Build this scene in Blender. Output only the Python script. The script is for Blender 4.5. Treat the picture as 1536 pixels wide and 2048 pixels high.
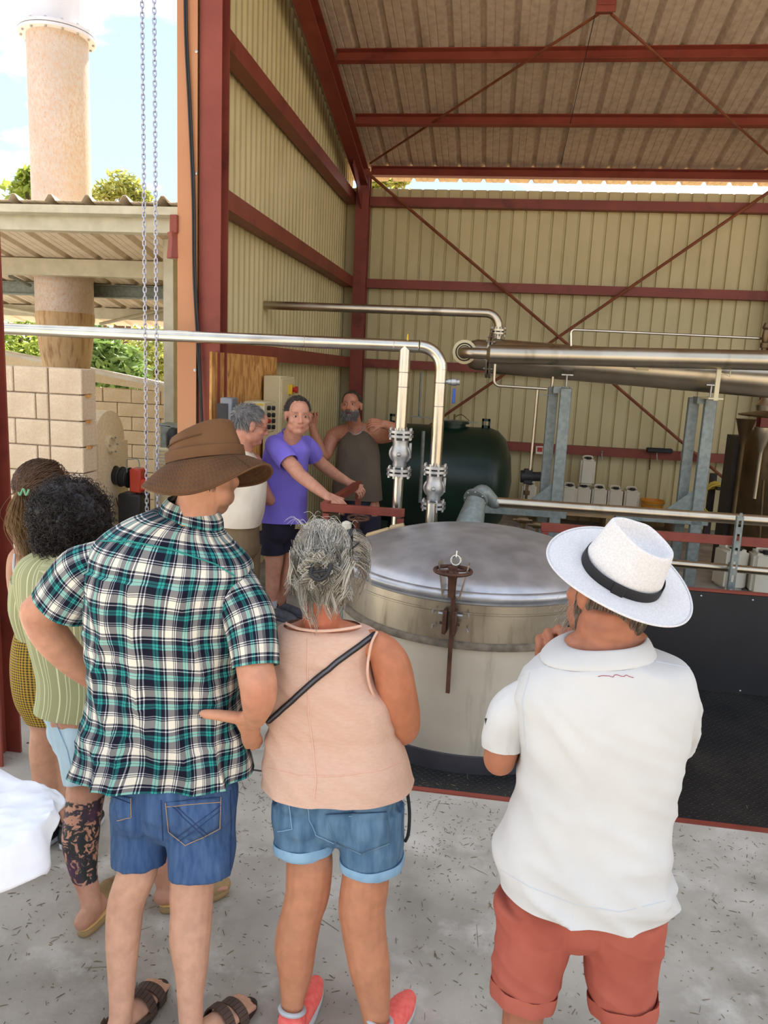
import bpy, bmesh, math, random
import numpy as np
from mathutils import Vector, Matrix, noise
from mathutils.bvhtree import BVHTree
random.seed(7); rng = np.random.default_rng(7)
scn = bpy.context.scene
COL = scn.collection
for o in list(bpy.data.objects): bpy.data.objects.remove(o)
V = Vector
PI = math.pi

# ---------------------------------------------------------------- camera
YAW, PIT, ROL, FPX, CAMZ = math.radians(7.813), math.radians(10.399), math.radians(2.703), 1530.0, 2.0
_f = V((-math.sin(YAW)*math.cos(PIT), math.cos(YAW)*math.cos(PIT), -math.sin(PIT)))
_r = V((math.cos(YAW), math.sin(YAW), 0)); _u = _r.cross(_f)
_r = _r*math.cos(ROL) + _u*math.sin(ROL); _u = _r.cross(_f)
CAM = V((0, 0, CAMZ))
cd = bpy.data.cameras.new('camera'); cam = bpy.data.objects.new('camera', cd); COL.objects.link(cam)
M = Matrix(((_r.x, _u.x, -_f.x), (_r.y, _u.y, -_f.y), (_r.z, _u.z, -_f.z))).to_4x4(); M.translation = CAM
cam.matrix_world = M
cd.sensor_fit = 'VERTICAL'; cd.sensor_height = 36.0; cd.sensor_width = 27.0; cd.lens = FPX/2048*36.0
cd.clip_start = 0.05; cd.clip_end = 400
scn.camera = cam

# ---------------------------------------------------------------- light
SUN_AZ, SUN_EL = math.radians(9), math.radians(54)
sd = V((math.sin(SUN_AZ)*math.cos(SUN_EL), math.cos(SUN_AZ)*math.cos(SUN_EL), math.sin(SUN_EL)))
sl = bpy.data.lights.new('sun', 'SUN'); sl.energy = 9.5; sl.angle = math.radians(0.6); sl.color = (1.0, 0.95, 0.86)
so = bpy.data.objects.new('sun', sl); COL.objects.link(so)
so.rotation_euler = (-sd).to_track_quat('-Z', 'Y').to_euler(); so.location = (6, 16, 20)
w = bpy.data.worlds.new('sky'); scn.world = w; w.use_nodes = True
nt = w.node_tree; nt.nodes.clear()
def N(nt, t, **kw):
    n = nt.nodes.new(t)
    for k, v in kw.items():
        if k.startswith('i_'):
            n.inputs[int(k[2:]) if k[2:].isdigit() else k[2:]].default_value = v
        else: setattr(n, k, v)
    return n
out = N(nt, 'ShaderNodeOutputWorld'); bg = N(nt, 'ShaderNodeBackground')
tc = N(nt, 'ShaderNodeTexCoord'); sxyz = N(nt, 'ShaderNodeSeparateXYZ')
hz = N(nt, 'ShaderNodeValToRGB'); e_ = hz.color_ramp.elements         # pale at the horizon, clear blue overhead
e_[0].position = .0; e_[0].color = (.50, .56, .63, 1); e_[1].position = .55; e_[1].color = (.31, .42, .62, 1)
q_ = e_.new(.16); q_.color = (.385, .475, .63, 1)
mp = N(nt, 'ShaderNodeMapping'); mp.inputs['Scale'].default_value = (1.6, 1.6, 3.2)
mp.inputs['Location'].default_value = (7.2, 2.2, 0.5)
nz = N(nt, 'ShaderNodeTexNoise'); nz.inputs['Scale'].default_value = 1.9; nz.inputs['Detail'].default_value = 6; nz.inputs['Roughness'].default_value = .55
rp = N(nt, 'ShaderNodeValToRGB'); rp.color_ramp.elements[0].position = .47; rp.color_ramp.elements[1].position = .60
mx = N(nt, 'ShaderNodeMixRGB'); mx.inputs[2].default_value = (1.22, 1.12, .97, 1)
L = nt.links.new
L(tc.outputs['Generated'], sxyz.inputs[0]); L(sxyz.outputs[2], hz.inputs[0]); L(hz.outputs[0], mx.inputs[1])
L(tc.outputs['Generated'], mp.inputs[0]); L(mp.outputs[0], nz.inputs[0]); L(nz.outputs[0], rp.inputs[0]); L(rp.outputs[0], mx.inputs[0])
L(mx.outputs[0], bg.inputs[0]); bg.inputs[1].default_value = 1.3
L(bg.outputs[0], out.inputs[0])
scn.view_settings.view_transform = 'Standard'; scn.view_settings.look = 'None'
scn.view_settings.exposure = 0.80; scn.view_settings.gamma = 1.0; scn.view_settings.use_curve_mapping = False

# ---------------------------------------------------------------- pixel helpers (1536x2048 frame -> point at a real depth)
def ray(x, y): return _r*((x-768)/FPX) - _u*((y-1024)/FPX) + _f
def P(x, y, Y):                       # point on the plane at depth Y
    d = ray(x, y); return CAM + d*(Y/d.y)
def PX(x, y, X):
    d = ray(x, y); return CAM + d*(X/d.x)
def PZ(x, y, Z):
    d = ray(x, y); return CAM + d*((Z-CAMZ)/d.z)

def lin(c):
    c = [v/255.0 for v in c]
    return tuple(v/12.92 if v <= .04045 else ((v+.055)/1.055)**2.4 for v in c) + (1.0,)

# ---------------------------------------------------------------- materials
MATS = {}
def newmat(name):
    m = bpy.data.materials.new(name); m.use_nodes = True
    nt = m.node_tree; b = nt.nodes['Principled BSDF']; MATS[name] = m
    return m, nt, b
def mat(name, c, c2=None, rough=.6, metal=0.0, vs=6.0, lo=.35, hi=.65, bump=0.0, bs=60.0, bd=.004, coords='Object', stretch=(1,1,1),
        stain=None, spec=None, rvar=0.0, attr=None, sss=0.0, grime=None):
    """base colour varied by noise; stain=(colour, scale, lo, hi, stretch)"""
    m, nt, b = newmat(name); L = nt.links.new
    tcn = N(nt, 'ShaderNodeTexCoord'); mpn = N(nt, 'ShaderNodeMapping'); mpn.inputs['Scale'].default_value = stretch
    L(tcn.outputs[coords], mpn.inputs[0])
    nz = N(nt, 'ShaderNodeTexNoise'); nz.inputs['Scale'].default_value = vs; nz.inputs['Detail'].default_value = 6
    L(mpn.outputs[0], nz.inputs[0])
    rp = N(nt, 'ShaderNodeValToRGB'); e = rp.color_ramp.elements
    e[0].position = lo; e[1].position = hi; e[0].color = lin(c); e[1].color = lin(c2 or [min(255, v*1.08) for v in c])
    L(nz.outputs[0], rp.inputs[0]); colout = rp.outputs[0]
    if attr:
        at = N(nt, 'ShaderNodeAttribute'); at.attribute_name = attr
        mm = N(nt, 'ShaderNodeMixRGB', blend_type='MULTIPLY'); mm.inputs[0].default_value = 1.0
        L(colout, mm.inputs[1]); L(at.outputs['Color'], mm.inputs[2]); colout = mm.outputs[0]
    for st in ([stain] if stain else []) + (grime or []):
        mp2 = N(nt, 'ShaderNodeMapping'); mp2.inputs['Scale'].default_value = st[4]; L(tcn.outputs[coords], mp2.inputs[0])
        n2 = N(nt, 'ShaderNodeTexNoise'); n2.inputs['Scale'].default_value = st[1]; n2.inputs['Detail'].default_value = 7; n2.inputs['Roughness'].default_value = .62
        L(mp2.outputs[0], n2.inputs[0])
        r2 = N(nt, 'ShaderNodeValToRGB'); r2.color_ramp.elements[0].position = st[2]; r2.color_ramp.elements[1].position = st[3]
        L(n2.outputs[0], r2.inputs[0])
        mm = N(nt, 'ShaderNodeMixRGB'); mm.inputs[2].default_value = lin(st[0]); L(r2.outputs[0], mm.inputs[0]); L(colout, mm.inputs[1]); colout = mm.outputs[0]
    L(colout, b.inputs['Base Color'])
    b.inputs['Metallic'].default_value = metal; b.inputs['Roughness'].default_value = rough
    if spec is not None: b.inputs['Specular IOR Level'].default_value = spec
    if rvar:
        mr = N(nt, 'ShaderNodeMapRange'); mr.inputs[3].default_value = max(.03, rough-rvar); mr.inputs[4].default_value = rough+rvar
        L(nz.outputs[0], mr.inputs[0]); L(mr.outputs[0], b.inputs['Roughness'])
    if bump:
        n3 = N(nt, 'ShaderNodeTexNoise'); n3.inputs['Scale'].default_value = bs; n3.inputs['Detail'].default_value = 4
        L(mpn.outputs[0], n3.inputs[0])
        bp = N(nt, 'ShaderNodeBump'); bp.inputs['Strength'].default_value = bump; bp.inputs['Distance'].default_value = bd
        L(n3.outputs[0], bp.inputs['Height']); L(bp.outputs[0], b.inputs['Normal'])
    if sss:
        b.inputs['Subsurface Weight'].default_value = sss; b.inputs['Subsurface Radius'].default_value = (.01, .004, .002); b.inputs['Subsurface Scale'].default_value = .6
    return m

# ---------------------------------------------------------------- mesh builder
def root_loc(o):
    while o.parent is not None: o = o.parent
    return o.location.copy()
def link_mesh(name, me, m, parent=None, loc=None):
    o = bpy.data.objects.new(name, me); COL.objects.link(o)
    if m is not None and not me.materials: me.materials.append(m)
    if parent is not None: o.parent = parent
    if loc is not None: o.location = loc
    return o
def finish(me, smooth=True, ang=40):
    if smooth:
        me.polygons.foreach_set('use_smooth', [True]*len(me.polygons))
        me.set_sharp_from_angle(angle=math.radians(ang))
    me.update()

class MB:
    def __init__(s): s.v = []; s.f = []; s.uv = None
    def add(s, vs, fs):
        k = len(s.v); s.v.extend([tuple(p) for p in vs]); s.f.extend([tuple(i+k for i in f) for f in fs]); return s
    def box(s, c, size, R=None):
        c = V(c); x, y, z = size[0]/2, size[1]/2, size[2]/2
        vs = [V((a*x, b*y, d*z)) for d in (-1, 1) for b in (-1, 1) for a in (-1, 1)]
        if R is not None: vs = [R @ p for p in vs]
        return s.add([c+p for p in vs], [(0, 2, 3, 1), (4, 5, 7, 6), (0, 1, 5, 4), (2, 6, 7, 3), (0, 4, 6, 2), (1, 3, 7, 5)])
    def bar(s, a, b, w, h, up=(0, 0, 1)):           # rectangular bar a->b, width w across, height h along up
        a, b = V(a), V(b); d = (b-a).normalized(); up = V(up)
        x = d.cross(up).normalized(); y = x.cross(d).normalized()
        vs = []
        for p in (a, b):
            for i, j in ((-1, -1), (1, -1), (1, 1), (-1, 1)): vs.append(p + x*(i*w/2) + y*(j*h/2))
        return s.add(vs, [(3, 2, 1, 0), (4, 5, 6, 7), (0, 1, 5, 4), (1, 2, 6, 5), (2, 3, 7, 6), (3, 0, 4, 7)])
    def prism(s, pts, a, b, up=(0, 0, 1)):          # 2D profile (x across, y up) swept a->b
        a, b = V(a), V(b); d = (b-a).normalized(); up = V(up); x = d.cross(up).normalized(); y = x.cross(d).normalized(); n = len(pts)
        vs = [p + x*q[0] + y*q[1] for p in (a, b) for q in pts]
        fs = [(i, (i+1) % n, n+(i+1) % n, n+i) for i in range(n)] + [tuple(range(n-1, -1, -1)), tuple(range(n, 2*n))]
        return s.add(vs, fs)
    def tube(s, pts, r, n=10, cap=True):
        pts = [V(p) for p in pts]; m = len(pts); rr = r if isinstance(r, (list, tuple)) else [r]*m
        t0 = (pts[1]-pts[0]).normalized(); ref = V((0, 0, 1)) if abs(t0.z) < .9 else V((1, 0, 0))
        x = t0.cross(ref).normalized(); k = len(s.v); vs = []
        for i in range(m):
            t = (pts[min(i+1, m-1)]-pts[max(i-1, 0)]).normalized()
            x = (x - t*x.dot(t)).normalized(); y = t.cross(x)
            for j in range(n):
                a = 2*PI*j/n; vs.append(pts[i] + (x*math.cos(a)+y*math.sin(a))*rr[i])
        fs = [(i*n+j, i*n+(j+1) % n, (i+1)*n+(j+1) % n, (i+1)*n+j) for i in range(m-1) for j in range(n)]
        if cap: fs += [tuple(range(n-1, -1, -1)), tuple(range((m-1)*n, m*n))]
        return s.add(vs, fs)
    def lathe(s, prof, c=(0, 0, 0), n=48, axis=(0, 0, 1), close=True):
        c = V(c); ax = V(axis).normalized(); ref = V((1, 0, 0)) if abs(ax.x) < .9 else V((0, 1, 0))
        x = (ref - ax*ref.dot(ax)).normalized(); y = ax.cross(x); m = len(prof)
        vs = [c + ax*z + (x*math.cos(2*PI*j/n)+y*math.sin(2*PI*j/n))*r for r, z in prof for j in range(n)]
        fs = [(i*n+j, i*n+(j+1) % n, (i+1)*n+(j+1) % n, (i+1)*n+j) for i in range(m-1) for j in range(n)]
        if close: fs += [tuple(range(n-1, -1, -1)), tuple(range((m-1)*n, m*n))]
        return s.add(vs, fs)
    def ball(s, c, r, n=12, m=8, R=None):
        c = V(c); r = (r, r, r) if not isinstance(r, (tuple, list, Vector)) else r
        vs = [V((0, 0, r[2]))]
        for i in range(1, m):
            t = PI*i/m
            for j in range(n):
                a = 2*PI*j/n; vs.append(V((r[0]*math.sin(t)*math.cos(a), r[1]*math.sin(t)*math.sin(a), r[2]*math.cos(t))))
        vs.append(V((0, 0, -r[2])))
        if R is not None: vs = [R @ p for p in vs]
        fs = [(0, 1+j, 1+(j+1) % n) for j in range(n)]
        fs += [(1+(i-1)*n+j, 1+i*n+j, 1+i*n+(j+1) % n, 1+(i-1)*n+(j+1) % n) for i in range(1, m-1) for j in range(n)]
        k = 1+(m-2)*n; fs += [(k+j, len(vs)-1, k+(j+1) % n) for j in range(n)]
        return s.add([c+p for p in vs], fs)
    def torus(s, c, R, r, axis=(0, 0, 1), n=32, m=8):
        c = V(c); ax = V(axis).normalized(); ref = V((1, 0, 0)) if abs(ax.x) < .9 else V((0, 1, 0))
        x = (ref - ax*ref.dot(ax)).normalized(); y = ax.cross(x); vs = []
        for i in range(n):
            a = 2*PI*i/n; d = x*math.cos(a)+y*math.sin(a)
            for j in range(m):
                b = 2*PI*j/m; vs.append(c + d*(R+r*math.cos(b)) + ax*(r*math.sin(b)))
        return s.add(vs, [(i*m+j, ((i+1) % n)*m+j, ((i+1) % n)*m+(j+1) % m, i*m+(j+1) % m) for i in range(n) for j in range(m)])
    def mesh(s, name, off=(0, 0, 0)):
        me = bpy.data.meshes.new(name); off = V(off)
        me.from_pydata([tuple(V(p)-off) for p in s.v], [], s.f); me.validate(); return me
    def build(s, name, m, parent=None, smooth=True, ang=40, bevel=0.0):
        off = root_loc(parent) if parent is not None else V((0, 0, 0))
        me = s.mesh(name, off)
        bm = bmesh.new(); bm.from_mesh(me); bmesh.ops.recalc_face_normals(bm, faces=bm.faces)
        if bevel: bmesh.ops.bevel(bm, geom=[e for e in bm.edges if len(e.link_faces) == 2 and e.calc_face_angle() > .6], offset=bevel, segments=1, affect='EDGES', clamp_overlap=True)
        bm.to_mesh(me); bm.free(); finish(me, smooth, ang)
        return link_mesh(name, me, m, parent)
def tag(o, label, cat, group=None):
    o['label'] = label; o['category'] = cat
    if group: o['group'] = group
    return o
def struct(o): o['kind'] = 'structure'; return o
def empty(name, loc): o = bpy.data.objects.new(name, None); COL.objects.link(o); o.location = loc; o.empty_display_size = .1; return o
def thing(name, loc, label, cat, group=None): return tag(empty(name, loc), label, cat, group)
def inst(src, name, parent, loc=None, rot=None, scale=None):     # another copy of a piece, mesh data shared
    o = src.copy() if isinstance(src, bpy.types.Object) else bpy.data.objects.new(name, src)
    o.name = name; COL.objects.link(o); o.parent = parent
    if loc is not None: o.location = V(loc) - (root_loc(parent) if parent is not None else V((0, 0, 0)))
    if rot is not None: o.rotation_euler = rot
    if scale is not None: o.scale = scale
    return o
def arc(p0, corner, p1, r, n=8):     # p0 -> rounded corner -> p1
    p0, c, p1 = V(p0), V(corner), V(p1); a = (p0-c).normalized(); b = (p1-c).normalized()
    ang = a.angle(b); d = r/math.tan(ang/2); s, e = c+a*d, c+b*d; o = c + (a+b).normalized()*(r/math.sin(ang/2))
    u, w2 = s-o, e-o; res = []
    for i in range(n+1):
        t = i/n; th = (PI-ang); res.append(o + (u*math.sin((1-t)*th)+w2*math.sin(t*th))/math.sin(th))
    return res
def cr(p0, p1, p2, p3, t):
    return .5*((2*p1)+(-p0+p2)*t+(2*p0-5*p1+4*p2-p3)*t*t+(-p0+3*p1-3*p2+p3)*t*t*t)
def spline(pts, k=6):
    pts = [V(p) for p in pts]; res = []
    for i in range(len(pts)-1):
        a = pts[max(i-1, 0)]; d = pts[min(i+2, len(pts)-1)]
        for j in range(k): res.append(cr(a, pts[i], pts[i+1], d, j/k))
    res.append(pts[-1]); return res
# ---------------------------------------------------------------- shared materials
OX = (.6, .6, .6)
m_conc = mat('worn_concrete', (150, 144, 132), (186, 180, 168), rough=.85, vs=2.2, bump=.35, bs=45, bd=.006,
             grime=[((120, 112, 98), 1.3, .52, .74, (1, 1, 1)), ((206, 202, 192), 3.1, .55, .75, (1, 1, 1)), ((70, 60, 46), 26, .66, .74, (1, 1, 1)), ((62, 54, 42), 60, .67, .73, (1, .5, 1))])
m_out = mat('outdoor_concrete', (196, 190, 178), (222, 218, 208), rough=.9, vs=3, bump=.3, bs=30)
m_earth = mat('dry_earth', (150, 128, 98), (172, 150, 118), rough=.95, vs=.8, bump=.4, bs=20)
m_clad = mat('cream_cladding', (194, 180, 132), (206, 192, 144), rough=.45, vs=1.4, spec=.4,
             grime=[((158, 142, 98), 2.2, .60, .85, (3, 3, .35)), ((92, 62, 34), 5.5, .72, .78, (1.6, 1.6, .5))])
m_roof = mat('felted_roof_sheet', (178, 158, 138), (200, 180, 158), rough=.95, vs=14, bump=.3, bs=160, grime=[((140, 118, 98), 1.2, .58, .8, (2.5, .4, 1))])
m_red = mat('red_oxide_paint', (124, 56, 43), (138, 66, 51), rough=.5, vs=3, spec=.4, grime=[((78, 32, 28), 2.5, .56, .8, (1, 1, 1)), ((190, 130, 108), 30, .74, .78, (1, 1, .4))])
m_flash = mat('tan_flashing', (176, 118, 78), (184, 128, 86), rough=.5, vs=1.5)
m_steel = mat('stainless_steel', (196, 190, 176), (214, 208, 194), rough=.24, metal=1.0, vs=5, rvar=.07, bump=.04, bs=120, stretch=(1, 1, 1))
m_steelb = mat('brushed_stainless', (176, 166, 146), (200, 190, 170), rough=.33, metal=1.0, vs=3, rvar=.1, grime=[((120, 106, 84), 4, .58, .8, (1, 1, .4))])
m_lid = mat('spun_stainless_lid', (166, 168, 172), (192, 193, 196), rough=.36, metal=.72, vs=7, rvar=.1, bump=.05, bs=90, grime=[((164, 158, 148), 2.4, .56, .8, (1, 1, 1))])
m_band = mat('stained_stainless_band', (156, 147, 130), (176, 167, 150), rough=.30, metal=.92, vs=4, rvar=.1, grime=[((112, 100, 82), 7, .54, .82, (2.5, 2.5, .35))])
m_dirt = mat('grimy_joint_seal', (92, 84, 72), (122, 112, 96), rough=.85, vs=24, bump=.4, bs=80)
m_vat = mat('dull_vat_wall', (178, 170, 154), (196, 189, 173), rough=.48, metal=.45, vs=2, rvar=.1, grime=[((126, 116, 98), 2.4, .58, .8, (2.2, 2.2, .3)), ((226, 220, 206), 7, .70, .76, (1.5, 1.5, .5)), ((96, 86, 70), 14, .72, .77, (1.5, 1.5, .8))])
m_cast = mat('cast_aluminium', (168, 168, 166), (190, 190, 188), rough=.42, metal=.9, vs=20, bump=.1, bs=150)
m_galv = mat('galvanised_steel', (122, 130, 126), (138, 146, 140), rough=.5, metal=.4, vs=26, lo=.4, hi=.6)
m_rust = mat('rusty_iron', (72, 48, 38), (98, 66, 50), rough=.6, metal=.5, vs=18, bump=.2, bs=100)
m_black = mat('black_rubber', (24, 24, 26), (32, 32, 34), rough=.55, vs=8)
m_blackpl = mat('black_painted_plate', (22, 22, 25), (32, 32, 36), rough=.42, vs=2, grime=[((52, 52, 56), 3, .6, .85, (1, 1, 1))])
m_skirt = mat('dark_grey_skirt', (40, 40, 46), (56, 56, 62), rough=.5, vs=4)
m_green = mat('dark_green_enamel', (12, 38, 28), (18, 50, 37), rough=.35, vs=2, grime=[((30, 40, 32), 3, .6, .85, (1, 1, 1))])
m_white = mat('white_plastic', (216, 208, 184), (226, 220, 200), rough=.4, vs=3, sss=.1)
m_whitepaper = mat('white_paper', (232, 234, 240), (242, 243, 247), rough=.7, vs=12, bump=.25, bs=70, bd=.003)
m_block = mat('concrete_block', (196, 176, 150), (214, 196, 170), rough=.95, vs=60, lo=.3, hi=.7, bump=.8, bs=120, bd=.006, grime=[((172, 148, 118), 1.5, .5, .8, (1, 1, 1))])
m_block2 = mat('pale_concrete_block', (210, 190, 156), (222, 204, 172), rough=.95, vs=40, bump=.6, bs=90, grime=[((180, 154, 116), 1.2, .5, .8, (1, 1, 1))])
m_mortar = mat('grey_mortar', (150, 134, 114), (170, 152, 130), rough=.95, vs=30, bump=.5, bs=90)
m_chim = mat('rusty_chimney_steel', (190, 178, 168), (206, 194, 184), rough=.6, metal=.3, vs=2, grime=[((196, 166, 142), 40, .42, .66, (1, 1, .6)), ((166, 122, 92), 60, .60, .74, (1, 1, .5))])
m_chimtop = mat('pale_chimney_steel', (206, 204, 208), (220, 218, 222), rough=.5, metal=.3, vs=2)
m_chimlow = mat('stained_chimney_cone', (186, 156, 116), (202, 172, 130), rough=.7, metal=.2, vs=4, grime=[((122, 80, 48), 6, .5, .72, (4, 4, .4))])
m_shedbeam = mat('pale_galvanised_purlin', (176, 170, 148), (192, 186, 164), rough=.5, metal=.3, vs=8)
m_shedroof = mat('shed_roof_underside', (206, 190, 166), (218, 202, 178), rough=.85, vs=10, bump=.2, bs=120)
m_osb = mat('oriented_strand_board', (176, 122, 62), (212, 160, 92), rough=.75, vs=14, lo=.42, hi=.58, stretch=(1, 1.4, .5), grime=[((130, 84, 40), 26, .58, .68, (1, 1.5, .35)), ((226, 182, 118), 22, .62, .7, (1, 1, .4))])
m_cab = mat('cream_enamel_cabinet', (206, 192, 150), (214, 202, 162), rough=.4, vs=2, grime=[((150, 120, 80), 6, .66, .76, (1, 1, 1))])
m_grey = mat('grey_plastic', (112, 116, 122), (122, 126, 132), rough=.45, vs=4)
m_yellow = mat('yellow_plastic', (214, 172, 30), (224, 184, 40), rough=.4, vs=3)
m_redpl = mat('red_plastic', (178, 30, 26), (190, 38, 34), rough=.35, vs=3)
m_orange = mat('orange_red_paint', (178, 58, 36), (190, 68, 44), rough=.45, vs=4)
m_blue = mat('blue_vinyl', (24, 70, 150), (30, 80, 162), rough=.35, vs=4)
m_bucket = mat('amber_plastic', (214, 140, 30), (222, 150, 40), rough=.35, vs=3, sss=.1)
m_hose = mat('yellow_hose', (196, 168, 50), (206, 180, 64), rough=.4, vs=6)
m_brown = mat('bronze_brown_metal', (92, 76, 52), (116, 96, 68), rough=.4, metal=.8, vs=4)
m_dark = mat('dark_machine_paint', (40, 34, 28), (54, 46, 38), rough=.6, vs=3)
m_chain = mat('zinc_chain', (170, 172, 186), (192, 193, 204), rough=.35, metal=.75, vs=30)
m_bark = mat('tree_bark', (96, 76, 56), (116, 94, 70), rough=.9, vs=12, bump=.5, bs=40)
m_wood = mat('pale_wood', (188, 160, 116), (204, 178, 136), rough=.7, vs=6, stretch=(1, 1, 6))
m_straw = mat('dry_straw', (92, 80, 58), (128, 112, 82), rough=.9, vs=3)
def leafmat(name, a, b):
    m = mat(name, a, b, rough=.55, vs=2.5, lo=.3, hi=.7)
    nt = m.node_tree; bs = nt.nodes['Principled BSDF']
    bs.inputs['Transmission Weight'].default_value = 0
    tr = N(nt, 'ShaderNodeBsdfTranslucent'); mxs = N(nt, 'ShaderNodeMixShader'); mxs.inputs[0].default_value = .4
    src = bs.inputs['Base Color'].links[0].from_socket; nt.links.new(src, tr.inputs[0])
    nt.links.new(bs.outputs[0], mxs.inputs[1]); nt.links.new(tr.outputs[0], mxs.inputs[2])
    nt.links.new(mxs.outputs[0], nt.nodes['Material Output'].inputs[0]); return m
m_leaf1 = leafmat('sunny_green_leaf', (120, 142, 56), (172, 184, 84))
m_leaf2 = leafmat('deep_green_leaf', (78, 108, 54), (132, 156, 84))
m_leaf3 = leafmat('olive_green_leaf', (132, 140, 66), (186, 184, 100))

# checker plate: raised lens pattern as fine relief
def checker():
    m = mat('checker_plate_steel', (34, 34, 35), (48, 47, 46), rough=.45, metal=.35, vs=3, grime=[((96, 88, 72), 40, .66, .74, (1, 1, 1)), ((70, 64, 54), 2, .55, .8, (1, 1, 1))])
    nt = m.node_tree; b = nt.nodes['Principled BSDF']; L = nt.links.new
    tc = N(nt, 'ShaderNodeTexCoord'); mp = N(nt, 'ShaderNodeMapping'); mp.inputs['Rotation'].default_value = (0, 0, PI/4); mp.inputs['Scale'].default_value = (36, 36, 36)
    L(tc.outputs['Object'], mp.inputs[0]); sx = N(nt, 'ShaderNodeSeparateXYZ'); L(mp.outputs[0], sx.inputs[0])
    def mth(op, a, bb=None, c=None):
        n = N(nt, 'ShaderNodeMath', operation=op)
        for i, q in enumerate((a, bb)):
            if q is None: continue
            if isinstance(q, (int, float)): n.inputs[i].default_value = q
            else: L(q, n.inputs[i])
        return n.outputs[0]
    fx, fy = mth('FRACT', sx.outputs[0]), mth('FRACT', sx.outputs[1])
    ix, iy = mth('FLOOR', sx.outputs[0]), mth('FLOOR', sx.outputs[1])
    par = mth('MODULO', mth('ABSOLUTE', mth('ADD', ix, iy)), 2.0)
    cx, cy = mth('SUBTRACT', fx, .5), mth('SUBTRACT', fy, .5)
    def lens(a, bb): 
        return mth('SUBTRACT', 1.0, mth('ADD', mth('POWER', mth('MULTIPLY', mth('ABSOLUTE', a), 2.2), 2.0), mth('POWER', mth('MULTIPLY', mth('ABSOLUTE', bb), 7.0), 2.0)))
    mixf = N(nt, 'ShaderNodeMix'); L(par, mixf.inputs[0]); L(lens(cx, cy), mixf.inputs[2]); L(lens(cy, cx), mixf.inputs[3])
    h = mth('MAXIMUM', mixf.outputs[0], 0.0)
    bp = N(nt, 'ShaderNodeBump'); bp.inputs['Strength'].default_value = .9; bp.inputs['Distance'].default_value = .006; L(h, bp.inputs['Height']); L(bp.outputs[0], b.inputs['Normal'])
    return m
m_check = checker()
# ---------------------------------------------------------------- the building
SL = .23
def zr(Y): return 4.80 + SL*(11.2-Y)
def sheet(prof, L0, axis_along, axis_out, a, top, base=0.0, th=.0):
    pass
fl = MB(); fl.box((3.55, 4.9, -.1), (12.1, 13.2, .2)); floor = struct(fl.build('floor', m_conc))
g = MB(); g.box((0, 20, -.31), (160, 160, .4)); struct(g.build('ground', m_earth))
g = MB(); g.box((-6.75, 4.0, -.11), (8.48, 16, .19)); struct(g.build('ground_apron', m_out))
# straw and twigs swept over the slab
sv, sf = [], []
for i in range(5200):
    if i < 4100: x, y = random.uniform(-2.0, 2.2), random.uniform(.9, 3.38)
    else: x, y = random.gauss(-.3, .9), random.gauss(3.2, .25)
    dz = 0.0
    if y > 3.4 and random.random() < .4: y = 3.4 - random.random()*.3
    elif y > 3.4: y = 3.46+random.random()**2*.3; dz = .006; x = max(x, -.9)
    if (x-(-.05))**2+(y-4.4)**2 < .79**2: y = 3.5
    l = random.choice((.004, .005, .006, .008, .008, .012, .012, .018, .03)); t = random.uniform(.0007, .0015)
    if random.random() < .008: l = random.uniform(.06, .12); t = .0008
    a = random.uniform(0, PI); d = V((math.cos(a), math.sin(a), random.uniform(-.05, .05)))*l/2; n = V((-math.sin(a), math.cos(a), 0))*t
    c = V((x, y, .0015+dz)); k = len(sv)
    sv += [c-d-n, c-d+n, c+d+n, c+d-n, c+V((0, 0, t*1.5)) - d*.2, c+V((0, 0, t*1.5))+d*.2]
    sf += [(k, k+3, k+5, k+4), (k+1, k+4, k+5, k+2), (k, k+4, k+1), (k+3, k+2, k+5)]
s = MB(); s.add(sv, sf); o = s.build('straw_litter', m_straw); o['kind'] = 'stuff'; o['label'] = 'dry straw and twig bits scattered over the concrete floor'; o['category'] = 'straw'

# checker plate deck in front of the vat, red angle along its edge
dk = thing('checker_plate_deck', (1.2, 4.25, 0), 'black checker plate decking around the steel vat with a red edge', 'decking')
b = MB(); b.box((1.55, 3.67, .003), (5.0, .44, .006)); b.build('front_plate', m_check, dk)
b = MB(); b.box((1.55, 4.487, .002), (5.0, 1.186, .004)); b.build('rear_plate', m_check, dk)
b = MB(); b.bar((-.95, 3.435, .004), (4.05, 3.435, .004), .03, .008); b.build('edge_angle', m_red, dk)
b = MB(); b.bar((-2.3, 3.43, .001), (-.96, 3.43, .001), .012, .003); struct(b.build('floor_joint', m_dark))

# left gable wall
wl = struct(empty('wall_left', (-2.25, 5.8, 0)))
CX = -2.27
per = .142
def wave_sheet_left(y0, y1):
    pts = []; n = int(round((y1-y0)/per))
    for i in range(n):
        for t, d in ((0, 0), (.18, 0), (.34, .022), (.66, .022), (.82, 0)): pts.append((y0+(i+t)*per, d))
    pts.append((y0+n*per, 0)); vs, fs = [], []
    for y, d in pts:
        for z in (0.0, zr(y)+.02): vs += [(CX-d, y, z), (CX-d-.004, y, z)]
    for i in range(len(pts)-1):
        k = i*4; fs += [(k, k+4, k+6, k+2), (k+1, k+3, k+7, k+5), (k+2, k+6, k+7, k+3)]
    m = MB(); m.add(vs, fs); m.build('cladding_sheet', m_clad, wl, ang=20)
for i in range(6): wave_sheet_left(5.62+i*7*per, 5.62+(i+1)*7*per)
for gz in (4.33, 3.22, 2.11):
    b = MB(); b.prism([(-.07, -.07), (.07, -.07), (.07, -.058), (-.058, -.058), (-.058, .058), (.07, .058), (.07, .07), (-.07, .07)], (-2.17, 11.05, gz), (-2.17, 5.76, gz))
    b.build('girt', m_red, wl, ang=30)
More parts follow.
